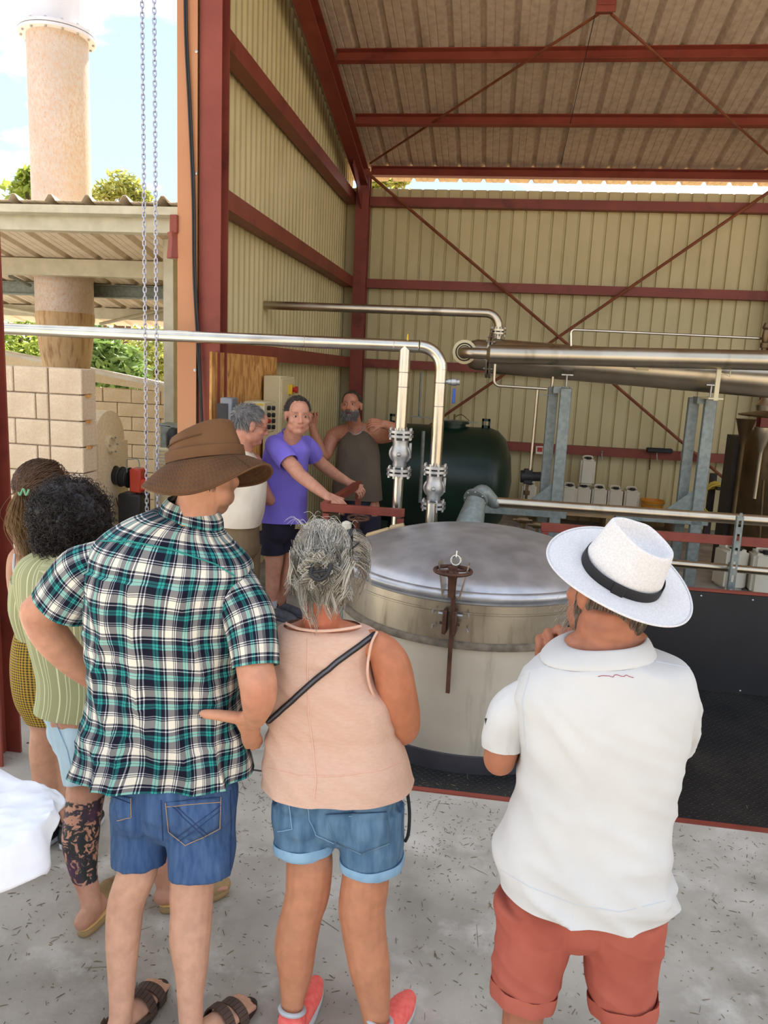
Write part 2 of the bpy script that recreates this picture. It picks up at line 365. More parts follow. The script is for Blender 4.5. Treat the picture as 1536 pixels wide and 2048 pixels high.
def ibeam(h, w, tf, tw):
    a, c = w/2, h/2
    return [(-a, -c), (a, -c), (a, -c+tf), (tw/2, -c+tf), (tw/2, c-tf), (a, c-tf), (a, c), (-a, c), (-a, c-tf), (-tw/2, c-tf), (-tw/2, -c+tf), (-a, -c+tf)]
b = MB(); b.prism(ibeam(.16, .165, .012, .01), (-2.145, 5.68, 0), (-2.145, 5.68, zr(5.7)-.1), up=(0, 1, 0)); b.build('column', m_red, wl, ang=30)
b = MB(); b.prism(ibeam(.18, .18, .013, .01), (-2.01, 11.06, 0), (-2.01, 11.06, 4.72), up=(0, 1, 0)); b.build('column', m_red, wl, ang=30)
b = MB(); b.prism(ibeam(.16, .165, .012, .01), (-2.352, 3.26, 0), (-2.352, 3.26, 5.2), up=(0, 1, 0)); b.build('column', m_red, wl, ang=30)
b = MB(); b.prism(ibeam(.22, .16, .014, .01), (-2.02, 11.15, zr(11.15)-.24), (-2.02, 5.6, zr(5.6)-.24)); b.build('rafter', m_red, wl, ang=30)
b = MB(); b.prism(ibeam(.22, .16, .014, .01), (-2.02, 5.6, zr(5.6)-.24), (-2.02, 4.6, zr(4.6)-.24)); b.build('rafter', m_red, wl, ang=30)
b = MB(); b.bar((-2.02, 11.12, 4.2), (-2.02, 10.3, zr(10.3)-.36), .012, .16, up=(0, .3, 1)); b.build('haunch_plate', m_red, wl)
# flashing that closes the wall edge: a folded strip in two lengths
for z0, z1, dx in ((0, 2.16, .004), (2.14, 5.6, 0)):
    b = MB(); b.box((-2.305-dx, 5.575-dx, (z0+z1)/2), (.15, .006, z1-z0)); b.box((-2.38-dx, 5.64, (z0+z1)/2), (.006, .13, z1-z0)); b.build('flashing', m_flash, wl, bevel=.002)
bolt = MB(); bolt.lathe([(.0, -.004), (.012, -.004), (.012, .004), (.0, .008)], n=6, axis=(0, -1, 0), close=False); me_bolt = bolt.mesh('screw'); finish(me_bolt, False); me_bolt.materials.append(m_cast)
for x, y in ((393, 103), (392, 347), (391, 560), (390, 740)):
    p = P(x, y, 5.57); inst(me_bolt, 'screw', wl, p)
b = MB(); b.prism(ibeam(.16, .12, .012, .01), (-2.6, 4.2, 5.05), (1.5, 4.2, 5.05)); b.build('hoist_beam', m_red, wl, ang=30)

# back wall
wb = struct(empty('wall_back', (1.0, 11.25, 0)))
P2 = .18
def back_sheet():
    vs, fs, pts = [], [], []
    for i in range(5):
        for t, d in ((0, 0), (.78, 0), (.81, .03), (.955, .03), (.985, 0)): pts.append(((i+t)*P2, d))
    pts.append((5*P2, 0))
    for x, d in pts:
        for z in (0, 4.52): vs += [(x, d, z), (x, d+.004, z)]
    for i in range(len(pts)-1):
        k = i*4; fs += [(k, k+2, k+6, k+4), (k+1, k+5, k+7, k+3), (k+2, k+3, k+7, k+6)]
    m = MB(); m.add(vs, fs); me = m.mesh('cladding_sheet'); finish(me, True, 20); me.materials.append(m_clad); return me
me_bs = back_sheet()
for i in range(-1, 13): inst(me_bs, 'cladding_sheet', wb, (-2.27+.9*i, 11.24, 0)) if i >= 0 or True else None
for gz in (4.32, 3.22, 2.11, 1.03):
    b = MB(); b.prism([(-.07, -.06), (.07, -.06), (.07, -.048), (-.058, -.048), (-.058, .048), (.07, .048), (.07, .06), (-.07, .06)], (9.6, 11.16, gz), (-1.93, 11.16, gz)); b.build('girt', m_red, wb, ang=30)
for cx in (3.62, 9.4):
    b = MB(); b.prism(ibeam(.18, .18, .013, .01), (cx, 11.0, 0), (cx, 11.0, 4.72), up=(0, 1, 0)); b.build('column', m_red, wb, ang=30)
def rod(a, bb, parent, r=.016): 
    m = MB(); m.tube([a, bb], r, 8); return m.build('brace_rod', m_rod, parent)
m_rod = mat('rusted_brace_rod', (118, 62, 38), (140, 78, 48), rough=.6, metal=.2, vs=8)
a0 = P(742, 352, 10.98); a1 = P(1370, 890, 10.98); d = a1-a0; rod(a0, a0+d*1.22, wb, .02)
a0 = P(1536, 385, 11.02); a1 = P(905, 820, 11.02); d = a1-a0; rod(a0-d*.08, a0+d*1.28, wb, .02)

# roof
ce = struct(empty('ceiling', (1.0, 6.0, 5.2)))
prof = []
RP = 1/3
for i in range(3):
    x0 = i*RP
    prof += [(x0, 0), (x0+.02, .0), (x0+.045, .045), (x0+.075, .045), (x0+.10, 0), (x0+.165, 0), (x0+.17, .006), (x0+.18, .006), (x0+.185, 0), (x0+.25, 0), (x0+.255, .006), (x0+.265, .006), (x0+.27, 0)]
prof.append((1.0, 0))
def roof_sheet(y0, y1):
    vs, fs = [], []
    for x, d in prof:
        for y in (y0, y1): vs += [(x, y, zr(y)+d+.002), (x, y, zr(y)+d+.006)]
    for i in range(len(prof)-1):
        k = i*4; fs += [(k, k+2, k+6, k+4), (k+1, k+5, k+7, k+3), (k, k+4, k+5, k+1), (k+2, k+3, k+7, k+6)]
    m = MB(); m.add(vs, fs); me = m.mesh('roof_sheet'); finish(me, True, 15); me.materials.append(m_roof); return me
for y0, y1 in ((11.62, 4.55),):
    me = roof_sheet(y0, y1)
    for i in range(12): inst(me, 'roof_sheet', ce, (-2.45+i, 0, 0))
PY = (11.2, 9.95, 8.76, 7.57, 6.38, 5.4, 4.65)
for y in PY:
    z = zr(y)-.065; x1 = 9.5
    b = MB(); b.prism([(-.035, -.065), (.035, -.065), (.035, -.057), (-.027, -.057), (-.027, .057), (.035, .057), (.035, .065), (-.035, .065)], (-1.95, y, z), (x1, y, z), up=(0, SL, 1))
    b.build('purlin', m_red, ce, ang=30)
gus = V((.75, 8.03, zr(8.03)-.16))
b = MB(); b.box(gus+V((0, .03, .05)), (.16, .2, .012)); b.box(gus+V((0, -.05, .07)), (.18, .02, .16)); b.build('gusset_plate', m_red, ce)
rod(P(740, 327, 11.05), gus+V((-.06, .02, 0)), ce, .014); rod(gus+V((.06, .02, 0)), (3.55, 11.05, 4.72), ce, .014)
b = MB(); b.tube([P(1190, 30, 7.9)+V((0, 0, -.0)), P(1122, 328, 11.1)], .004, 6); b.build('ridge_wire', m_black, ce)
# right gable wall, out of frame, closes the room
wr = struct(empty('wall_right', (9.6, 5.5, 0))); b = MB(); b.box((9.62, 8.4, 2.4), (.05, 5.8, 4.8)); b.build('cladding_sheet', m_clad, wr)
# ---------------------------------------------------------------- outdoors, seen through the door bay
def foliage_mesh(name, blobs, n, size, m, parent):
    vs, fs = [], []
    for i in range(n):
        c, r = random.choice(blobs)
        while True:
            q = V((random.uniform(-1, 1), random.uniform(-1, 1), random.uniform(-1, 1)))
            if .25 < q.length < 1: break
        p = V(c) + V((q.x*r[0], q.y*r[1], q.z*r[2])); s = size*random.uniform(.6, 1.3)
        d = V((random.gauss(0, 1), random.gauss(0, 1), random.gauss(0, .6))).normalized(); u = d.cross(V((random.gauss(0, 1), random.gauss(0, 1), random.gauss(0, 1)))).normalized()
        nn = d.cross(u); k = len(vs)
        vs += [p-d*s, p+u*s*.42, p+d*s-nn*s*.2, p-u*s*.42+nn*s*.1]; fs.append((k, k+1, k+2, k+3))
    mb = MB(); mb.add(vs, fs); o = mb.mesh(name, root_loc(parent)); ob = link_mesh(name, o, m, parent); ob['kind'] = 'stuff'; return ob
def plant(name, base, blobs, n, size, m, label, cat, trunk=.05, group=None):
    t = thing(name, base, label, cat, group)
    foliage_mesh('foliage', blobs, n, size, m, t)
    b = MB()
    for c, r in blobs: 
        c = V(c); mid = V(base).lerp(c, .5)+V((random.uniform(-.2, .2), 0, .1)); b.tube(spline([V(base), mid, c+V((0, 0, r[2]*.3))], 4), [trunk*(1-.08*i) for i in range(9)], 6)
    b.build('trunk', m_bark, t); return t
def bl(x, y, Y, r): return (P(x, y, Y), (r, r*.8, r*.8))
plant('bush', (P(25, 700, 12.5).x, 12.5, -.1), [bl(-30, 720, 12.5, .9), bl(40, 700, 12.6, .75), bl(90, 730, 12.4, .7), bl(20, 770, 12.3, .9), bl(60, 680, 12.8, .5)], 2600, .075, m_leaf1, 'sunlit yellow-green bush left of the chimney stack', 'bush')
plant('bush', (P(215, 700, 11.3).x, 11.3, -.1), [bl(205, 720, 11.3, .55), bl(240, 735, 11.2, .5), bl(190, 690, 11.5, .4), bl(215, 770, 11.3, .6)], 1300, .10, m_leaf2, 'broad-leaved green bush right of the chimney stack', 'bush')
plant('bush', (P(310, 700, 14.5).x, 14.5, -.1), [bl(285, 700, 14.5, .9), bl(330, 700, 14.2, .8), bl(310, 750, 14.0, .9), bl(350, 740, 14.6, .8), bl(270, 740, 14.4, .7), bl(330, 790, 14.0, .9)], 3200, .08, m_leaf3, 'tall feathery bush beside the pale shed post', 'bush')
plant('tree', (P(240, 390, 19).x, 19, -.1), [bl(215, 385, 19, .35), bl(240, 368, 19, .45), bl(265, 385, 19, .4), bl(180, 395, 19.5, .3), bl(245, 420, 19, .8), bl(285, 400, 19, .3)], 900, .11, m_leaf3, 'tall thin-leaved tree rising above the shed roof', 'tree', .09)
plant('tree', (P(50, 370, 17).x, 17, -.1), [bl(58, 352, 17, .25), bl(52, 380, 17, .35), bl(40, 420, 17, .8)], 400, .12, m_leaf1, 'tree top peeking out left of the chimney', 'tree', .09)
plant('tree', (P(765, 365, 24).x, 24, -.1), [bl(745, 375, 24, .5), bl(770, 362, 24, .5), bl(795, 355, 24, .4), bl(760, 420, 24, 1.3)], 900, .12, m_leaf3, 'tree top seen through the gap under the eaves', 'tree', .1)

# chimney stack
cc = V((P(130, 620, 7.95).x-.0, 7.95, 0)); R0 = .297
ch = thing('chimney_stack', (cc.x, cc.y, 0), 'tall round steel chimney stack with rust blush and a bolted flange', 'chimney')
zf = P(105, 72, 7.95).z
b = MB(); b.lathe([(R0, 2.42), (R0, zf-.03)], (cc.x, cc.y, 0), 40); b.build('lower_tube', m_chim, ch)
b = MB(); b.lathe([(R0*.93, zf+.03), (R0*.93, 9.5)], (cc.x, cc.y, 0), 40); b.build('upper_tube', m_chimtop, ch)
for k, z in enumerate((zf-.02, zf+.016)):
    b = MB(); b.lathe([(R0*.9, z-.014), (R0+.075, z-.014), (R0+.075, z+.014), (R0*.9, z+.014)], (cc.x, cc.y, 0), 40); b.build('flange', m_chimtop, ch)
bb = MB(); bb.lathe([(0, -.05), (.014, -.05), (.014, .05), (0, .05)], n=6); mfb = bb.mesh('bolt'); finish(mfb, False); mfb.materials.append(m_cast)
for i in range(14):
    a = 2*PI*i/14; inst(mfb, 'bolt', ch, (cc.x+(R0+.045)*math.cos(a), cc.y+(R0+.045)*math.sin(a), zf))
b = MB(); b.lathe([(R0+.004, 2.46), (R0+.006, 2.40), (R0+.0, 2.36), (R0*.93, 2.1), (R0*.80, 1.85), (R0*.62, 1.5), (.16, 1.3), (.16, .8)], (cc.x, cc.y, 0), 40); b.build('tapered_base', m_chimlow, ch)
b = MB(); b.box((cc.x, cc.y, .4), (.7, .7, .82)); b.build('firebox', m_dark, ch)

# open shed with a mono-pitch sheet roof
sh = thing('open_shed', (-4.5, 7.5, 0), 'pale open-sided shed with ribbed sheet roof on galvanised purlins', 'shed')
Y0, Z0, SS = 6.2, 3.21, .19
def zs(y): return Z0 - SS*(y-Y0)
sp = []
for i in range(3):
    x0 = i*.32; sp += [(x0, 0), (x0+.03, 0), (x0+.065, .05), (x0+.09, .05), (x0+.125, 0), (x0+.19, 0), (x0+.195, .005), (x0+.2, 0), (x0+.26, 0), (x0+.265, .005), (x0+.27, 0)]
sp.append((.96, 0)); vs, fs = [], []
for x, d in sp:
    for y in (Y0-.12, 10.2): vs += [(x, y, zs(y)+d), (x, y, zs(y)+d+.004)]
for i in range(len(sp)-1):
    k = i*4; fs += [(k, k+2, k+6, k+4), (k+1, k+5, k+7, k+3), (k, k+4, k+5, k+1), (k+2, k+3, k+7, k+6)]
m = MB(); m.add(vs, fs); me = m.mesh('roof_sheet'); finish(me, True, 15); me.materials.append(m_shedroof)
for i in range(7): inst(me, 'roof_sheet', sh, (-2.48-.96*(i+1), 0, 0))
for y, h, wd in ((Y0+.06, .17, .06), (7.5, .16, .06), (9.3, .13, .06)):
    b = MB(); z = zs(y)-h/2-.004
    b.prism([(-wd, -h/2), (wd, -h/2), (wd, -h/2+.02), (-wd+.015, -h/2+.02), (-wd+.015, h/2-.02), (wd, h/2-.02), (wd, h/2), (-wd, h/2)], (-2.5, y, z), (-9.2, y, z)); b.build('purlin', m_shedbeam, sh, ang=30)
b = MB(); b.prism([(-.05, -.03), (0, -.045), (.05, -.03), (.055, .03), (.047, .03), (.042, -.022), (0, -.035), (-.042, -.022), (-.047, .03), (-.055, .03)], (-2.5, Y0-.06, zs(Y0)-.035), (-9.2, Y0-.06, zs(Y0)-.035)); b.build('gutter', m_shedbeam, sh, ang=30)
b = MB(); b.prism(ibeam(.14, .12, .012, .01), (-2.55, 8.32, 2.735), (-9.2, 8.32, 2.735)); b.build('main_beam', m_galv, sh, ang=30)
for x in (-2.95, -8.8):
    b = MB(); b.box((x, 6.75, 1.52), (.1, .1, 3.08)); b.build('post', m_shedbeam, sh, bevel=.006)
    b = MB(); b.box((x, 9.3, 1.25), (.1, .1, 2.5)); b.build('post', m_shedbeam, sh, bevel=.006)
b = MB(); b.tube([P(200, 648, 9.2), P(357, 612, 9.2)], .02, 8); b.build('diagonal_tie', m_shedbeam, sh)
b = MB(); b.tube([P(-10, 612, 9.15), P(80, 628, 9.15)], .02, 8); b.build('diagonal_tie', m_shedbeam, sh)
b = MB(); b.tube([P(20, 552, 7.8), P(60, 571, 8.2)], .022, 8); b.build('diagonal_tie', m_galv, sh)

# concrete block wall in front of the furnace
def rblock(w, h, d, name='block', m=None):
    mb = MB(); mb.box((0, 0, 0), (w, d, h)); me = mb.mesh(name); bm = bmesh.new(); bm.from_mesh(me)
    bmesh.ops.bevel(bm, geom=bm.edges[:], offset=.006, segments=1, affect='EDGES'); bm.to_mesh(me); bm.free(); finish(me, False); me.materials.append(m); return me
bw = thing('block_wall', (-3.6, 5.35, 0), 'rough tan concrete block wall standing in front of the furnace', 'wall')
CH = .192
me40, me27 = rblock(.392, CH-.008, .2, m=m_block), rblock(.258, CH-.008, .2, m=m_block)
b = MB(); b.box((-4.1, 5.355, 10*CH/2), (2.18, .17, 10*CH-.02)); b.build('mortar_core', m_mortar, bw)
for r in range(10):
    z = (r+.5)*CH; inst(me27, 'block', bw, (-3.105+random.uniform(-.002, .002), 5.35+random.uniform(-.004, .004), z))
    x = -3.242 - (.27 if r % 2 == 1 else .1)
    rem = -3.242 - x
    mm = rblock(rem-.008, CH-.008, .2, m=m_block) if r < 2 else mm_keep[r % 2]
    if r == 0: mm_keep = {}
    if r < 2: mm_keep[r] = mm
    inst(mm, 'block', bw, (x+rem/2, 5.35+random.uniform(-.003, .003), z))
    while x > -5.0:
        inst(me40, 'block', bw, (x-.2, 5.35+random.uniform(-.004, .004), z)); x -= .4
for z in (.55, .95, 1.34, 1.53, 1.72):
    b = MB(); b.box((-2.973, 5.33, z), (.012, .07, .02)); b.build('mortar_bead', m_osb, bw)
# far block wall with a sloped coping
rw = thing('far_block_wall', (-4.7, 9.6, 0), 'pale low block wall with sloping coping behind the furnace', 'wall')
m36 = rblock(.39, .172, .18, m=m_block2)
for r in range(9):
    n = 0; x = -3.9 - (.2 if r % 2 else 0)
    while x > -6.2:
        inst(m36, 'block', rw, (x-.2, 9.6+random.uniform(-.004, .004), (r+.5)*.18)); x -= .4
b = MB(); b.box((-5.05, 9.62, .8), (2.2, .13, 1.6)); b.build('mortar_core', m_mortar, rw)
b = MB(); a, c2 = P(170, 741, 9.6), P(350, 778, 9.6); a = a+(a-c2)*1.0
b.add([(a.x, 9.48, a.z-.2), (c2.x, 9.48, 1.6), (c2.x, 9.48, c2.z), (a.x, 9.48, a.z), (a.x, 9.72, a.z-.2), (c2.x, 9.72, 1.6), (c2.x, 9.72, c2.z), (a.x, 9.72, a.z)], [(0, 1, 2, 3), (7, 6, 5, 4), (3, 2, 6, 7), (0, 4, 5, 1), (1, 5, 6, 2), (0, 3, 7, 4)]); b.build('wedge', m_block2, rw, False)
b = MB(); b.bar(a+V((0, 0, .02)), c2+V((.03, 0, .02)), .34, .04); b.build('coping', m_out, rw)

# furnace door casing: a round-topped steel housing with a bolted inspection port
fh = thing('furnace_housing', (-3.25, 5.95, 0), 'round-fronted tan furnace housing with a circular bolted port', 'furnace')
fc = P(200, 885, 5.75); 
b = MB(); b.lathe([(.0, -.16), (.235, -.16), (.25, -.14), (.25, .10), (.0, .12)], (fc.x-.12, 5.95, 1.33), 40, axis=(1, 0, 0), close=False); b.box((fc.x-.13, 5.95, .66), (.28, .5, 1.32)); b.build('casing', m_block2, fh)
q = P(206, 892, 5.78); b = MB(); b.lathe([(.055, -.02), (.075, -.02), (.075, .02), (.055, .02), (.055, .0), (0, .0)], (fc.x+.012, 5.90, q.z), 28, axis=(1, 0, 0), close=False); b.build('inspection_port', m_block2, fh)
for i in range(6):
    a = i*PI/3; inst(mfb, 'bolt', fh, V((fc.x+.03, 5.90, q.z))+V((0, .066*math.cos(a), .066*math.sin(a))), rot=(0, PI/2, 0), scale=(.5, .5, .3))
# burner: black flanged duct and orange gearbox
bu = thing('pellet_burner', (-3.0, 6.0, 0), 'black ribbed burner duct with an orange gearbox below the furnace port', 'burner')
pb0, pb1 = P(190, 946, 6.0), P(262, 956, 5.95)
b = MB(); b.tube([pb0, pb1], .075, 20); b.build('duct', m_black, bu)
for t in (.35, .55, .75, .95): b = MB(); b.torus(pb0.lerp(pb1, t), .078, .009, pb1-pb0, 20, 6); b.build('hose_clip', m_black, bu)
b = MB(); b.box(pb0+V((.04, -.02, .06)), (.16, .16, .05)); b.build('hopper_flange', m_galv, bu, bevel=.005)
g1 = P(277, 960, 5.95)
b = MB(); b.box(g1, (.1, .14, .2)); b.box(g1+V((.09, 0, -.03)), (.12, .12, .1)); b.build('gearbox', m_orange, bu, bevel=.012)
b = MB(); b.box(g1+V((-.04, 0, -.24)), (.2, .2, .26)); b.box((g1.x-.04, g1.y, .32), (.12, .12, .64)); b.build('motor', m_black, bu, bevel=.015)
b = MB(); h0 = P(254, 945, 5.9); b.tube(spline([h0, h0+V((0, 0, .1)), h0+V((.03, 0, .11)), h0+V((.1, 0, .11)), h0+V((.11, 0, .0))], 4), .004, 6); b.build('wire_handle', m_galv, bu)
b = MB(); b.tube(spline([P(232, 995, 5.9), P(240, 1030, 5.9), P(245, 1080, 5.9), P(252, 1150, 5.9)], 4), .004, 6); b.build('cable', m_black, bu)
# air compressor style box unit by the door post
ac = thing('condenser_unit', (-2.78, 6.3, 0), 'cream box unit with louvred grille tucked beside the door post', 'unit')
k0 = P(338, 905, 6.3)
b = MB(); b.box((k0.x+.02, 6.35, k0.z*.5), (.24, .3, k0.z+.1)); b.build('casing', m_cab, ac, bevel=.012)
for i in range(7): b = MB(); b.box((k0.x+.0, 6.197, k0.z+.02-i*.028), (.15, .006, .012)); b.build('louvre', m_shedbeam, ac)
k1 = P(330, 858, 6.3); b = MB(); b.box(k1+V((.03, 0, -.06)), (.1, .12, .2)); b.box(k1+V((.06, .05, .03)), (.2, .22, .02), Matrix.Rotation(.12, 3, 'Y')); b.build('control_head', m_galv, ac, bevel=.006)
b = MB(); b.lathe([(0, 0), (.06, 0), (.07, .03), (.07, .12), (.04, .16), (0, .16)], P(348, 900, 6.2)+V((0, 0, .02)), 20); b.build('dark_cowl', m_black, ac)
# ---------------------------------------------------------------- the steel vat
TX, TY, TR = -.05, 4.40, .77
vat = thing('distillation_vat', (TX, TY, 0), 'large round stainless steel vat with a domed lid and clamp wheel', 'vat')
tc0 = (TX, TY, 0)
b = MB(); b.lathe([(.775, .006), (.775, .098), (.758, .10)], tc0, 96); b.build('skirt', m_skirt, vat)
b = MB(); b.lathe([(.74, .09), (.762, .10), (.762, .675)], tc0, 96); b.build('wall', m_vat, vat)
b = MB(); b.lathe([(.755, .665), (.782, .668), (.786, .68), (.780, .700), (.768, .704)], tc0, 96); b.build('joint_ring', m_dirt, vat)
b = MB(); b.lathe([(.766, .70), (.766, .845), (.770, .848), (.770, .856), (.766, .858), (.766, .895), (.76, .90)], tc0, 96); b.build('rim_band', m_band, vat)
lp = [(.74, .898), (.775, .900), (.778, .910), (.765, .916)]
bead = [(.762+.026*math.cos(a), .936+.024*math.sin(a)) for a in [(-70+i*22)*PI/180 for i in range(9)]]
dome = [(.735*math.cos(a)**.9 if a < PI/2-.001 else 0.001, .952+.178*math.sin(a)) for a in [i*PI/2/16 for i in range(17)]]
dome = [(r, .952+.178*(1-(r/.735)**2)**.75) for r in (.735, .72, .70, .67, .63, .58, .52, .46, .40, .34, .27, .20, .13, .06, .001)]
b = MB(); b.lathe(lp+bead+dome, tc0, 96); lid = b.build('lid', m_lid, vat)
# wheel clamp on the front of the rim
wp = P(907, 1141, 3.62); dirf = V((wp.x-TX, wp.y-TY, 0)).normalized(); side = V((-dirf.y, dirf.x, 0)); 
def on(r, s, z): return V((TX, TY, z)) + dirf*r + side*s
cl = MB(); wz = 1.068
b = MB(); c = on(.80, 0, wz); b.torus(c, .088, .0095, (0, 0, 1), 32, 8)
for i in range(4): a = i*PI/2+.4; b.tube([c, c+V((math.cos(a), math.sin(a), 0))*.088], .007, 6)
b.lathe([(0, -.02), (.022, -.02), (.022, .02), (0, .02)], c, 14); b.build('clamp_wheel', m_rust, vat)
b = MB(); b.lathe([(.018, .935), (.022, 1.03), (.034, 1.05), (.01, 1.09)], (c.x, c.y, 0), 16); b.build('screw_sleeve', m_rust, vat)
b = MB(); b.bar(on(.80, .01, .94), on(.795, .012, .44), .020, .014, up=dirf); b.build('clamp_bar', m_rust, vat)
for s in (-1, 1):
    b = MB(); b.add([on(.70, s*.035, .93), on(.815, s*.035, .93), on(.79, s*.07, 1.10), on(.73, s*.065, 1.10), on(.70, s*.043, .93), on(.815, s*.043, .93), on(.79, s*.078, 1.10), on(.73, s*.073, 1.10)],
        [(0, 1, 2, 3), (7, 6, 5, 4), (0, 4, 5, 1), (1, 5, 6, 2), (2, 6, 7, 3), (3, 7, 4, 0)]); b.build('lid_lug', m_steel, vat, False)
b = MB(); b.torus(on(.73, 0, 1.105), .024, .006, dirf+V((0, 0, .3)), 20, 6); b.tube([on(.73, 0, 1.12), on(.72, 0, 1.15)], .003, 6); b.build('lifting_eye', m_steel, vat)
for s in (-1, 1):
    b = MB(); b.box(on(.80, s*.024, .81), (.02, .05, .12), Matrix((side, dirf, (0, 0, 1))).transposed()); b.build('clamp_cheek', m_rust, vat, bevel=.003)
    b = MB(); b.tube([on(.79, s*.03, .845), on(.79, s*.06, .845)], .008, 8); b.build('pivot_pin', m_cast, vat)
    b = MB(); b.tube([on(.80, s*.02, .80), on(.80, s*.05, .80)], .007, 8); b.build('pivot_pin', m_rust, vat)
    for z in (.845, .765):
        b = MB(); b.tube([on(.765, s*.088, z), on(.79, s*.088, z), on(.795, s*.084, z+.02)], .005, 6); b.build('hook_bolt', m_cast, vat)
for ang in (.86, -2.05, 2.5):
    d2 = Matrix.Rotation(ang, 3, 'Z') @ dirf; s2 = V((-d2.y, d2.x, 0))
    b = MB(); b.box(V((TX, TY, .82))+d2*.785, (.06, .03, .12), Matrix((s2, d2, (0, 0, 1))).transposed()); b.build('side_bracket', m_steelb, vat, bevel=.004)
    for z in (.77, .86): b = MB(); b.ball(V((TX, TY, z))+d2*.80+s2*.03, .009, 8, 6); b.build('hook_bolt', m_cast, vat)
b = MB(); b.tube(spline([P(1095, 1184, 3.9), P(1100, 1178, 3.88), P(1135, 1170, 3.93), P(1165, 1166, 3.98)], 4), .007, 8); b.build('lid_handle', m_cast, vat)
for (x, y, Y, w_, a) in ((757, 1064, 4.95, .16, -.35), (795, 1052, 5.12, .10, -.25)):
    b = MB(); p = P(x, y, Y); b.box((p.x, p.y, p.z-.02), (w_, .06, .06), Matrix.Rotation(a, 3, 'Y')); b.box((p.x, p.y, (p.z-.05)/2), (.03, .03, p.z-.05)); b.build('counterweight_block', m_wood, vat, bevel=.006)
for (x, y) in ((728, 1098), (1128, 1128)):
    b = MB(); p = P(x, y, 4.2 if x < 900 else 4.25); b.box((p.x, p.y, p.z-.01), (.07, .05, .07), Matrix.Rotation(.5 if x > 900 else -.5, 3, 'Y')); b.build('lid_stop', m_wood, vat, bevel=.01)

# ---------------------------------------------------------------- steam pipework feeding the vat
def flange_pair(mb_list, c, r, axis=(0, 0, 1), gap=.012, th=.018, parent=None, m=m_cast, nb=8, hole=.04, bolts=True):
    ax = V(axis).normalized()
    for s in (-1, 1):
        q = MB(); k = V(c)+ax*(s*(gap/2+th/2)); q.lathe([(hole, -th/2), (r, -th/2), (r, th/2), (hole, th/2)], k, 32, axis=ax); q.build('flange', m, parent)
    q = MB(); q.lathe([(hole, -gap/2), (r*.8, -gap/2), (r*.8, gap/2), (hole, gap/2)], c, 24, axis=ax); q.build('gasket', m_black, parent)
    if bolts:
        ref = V((1, 0, 0)) if abs(ax.x) < .9 else V((0, 1, 0)); x = (ref-ax*ref.dot(ax)).normalized(); y = ax.cross(x)
        for i in range(nb):
            a = 2*PI*(i+.5)/nb; d = (x*math.cos(a)+y*math.sin(a))*(r*.84)
            q = MB(); q.tube([V(c)+d-ax*(gap+th+.012), V(c)+d+ax*(gap+th+.012)], .0085, 6); q.build('bolt', m_cast, parent)
pw = thing('steam_pipework', (-.64, 5.35, 0), 'long polished steam pipe with two valved risers going down behind the vat', 'pipe')
pz = 2.18; XL, XR = -.64, -.385; pr_ = .042
b = MB(); b.tube([(-7.5, 5.35, pz), (-1.35, 5.35, pz)], pr_, 24); b.build('header_pipe', m_steel, pw)
b = MB(); b.tube([(-1.345, 5.35, pz), (XR-.16, 5.35, pz)], pr_, 24); b.build('header_pipe', m_steel, pw)
b = MB(); b.tube(arc((XR-.3, 5.35, pz), (XR, 5.35, pz), (XR, 5.35, pz-.4), .15, 12), pr_, 24); b.build('elbow', m_steel, pw)
for x in (-1.347, XR-.16, XL-.075): b = MB(); b.torus((x, 5.35, pz), pr_, .003, (1, 0, 0), 24, 6); b.build('weld_ring', m_steelb, pw)
b = MB(); b.tube([(XL, 5.35, pz), (XL-.005, 5.35, 1.59)], pr_, 24); b.build('riser', m_steel, pw)
b = MB(); b.tube([(XL, 5.35, 1.29), (XL-.01, 5.35, .1)], .036, 24); b.build('riser', m_steel, pw)
b = MB(); b.tube([(XR, 5.35, pz-.15), (XR, 5.35, 1.36)], pr_, 24); b.build('riser', m_steel, pw)
b = MB(); b.tube([(XR, 5.35, 1.07), (XR, 5.35, .1)], .036, 24); b.build('riser', m_steel, pw)
for x, z in ((XL, 2.0), (XR, 1.94), (XR, 1.78), (XL, 1.9)): b = MB(); b.torus((x, 5.35, z), pr_, .003, (0, 0, 1), 24, 6); b.build('weld_ring', m_steelb, pw)
for x, zt, zb in ((XL, 1.575, 1.305), (XR, 1.34, 1.085)):
    flange_pair(None, (x, 5.35, zt), .088, parent=pw); flange_pair(None, (x, 5.35, zb), .088, parent=pw)
    zm = (zt+zb)/2
    b = MB(); b.lathe([(.045, zb-.0+.03), (.05, zb+.045), (.048, zm-.06), (.062, zm-.03), (.068, zm), (.06, zm+.035), (.055, zm+.06), (.058, zt-.045), (.045, zt-.03)], (x, 5.35, 0), 28); vb = b.build('valve_body', m_cast, pw)
    b = MB(); b.torus((x, 5.35, zm-.005), .068, .012, (0, 1, .25), 24, 8); b.build('valve_yoke', m_cast, pw)
    b = MB(); b.box((x+.07, 5.36, zm+.02), (.02, .03, .11)); b.build('valve_lever', m_cast, pw, bevel=.004)
    b = MB(); b.ball((x, 5.285, zm-.005), .016, 10, 8); b.build('valve_boss', m_cast, pw)
q = P(862, 1020, 5.25); b = MB(); b.tube([(q.x, 5.24, q.z+.05), (q.x, 5.24, q.z-.15)], .034, 16); b.build('drip_leg', m_steel, pw)
q = P(908, 764, 5.35)
b = MB(); b.tube([(XR, 5.35, q.z), (q.x+.03, 5.35, q.z)], .012, 10); b.lathe([(.012, -.04), (.02, -.04), (.02, -.02), (.026, -.015), (.026, .015), (.02, .02), (.02, .04), (.012, .04)], (q.x, 5.35, q.z), 16, axis=(1, 0, 0)); b.build('ball_valve', m_cast, pw)
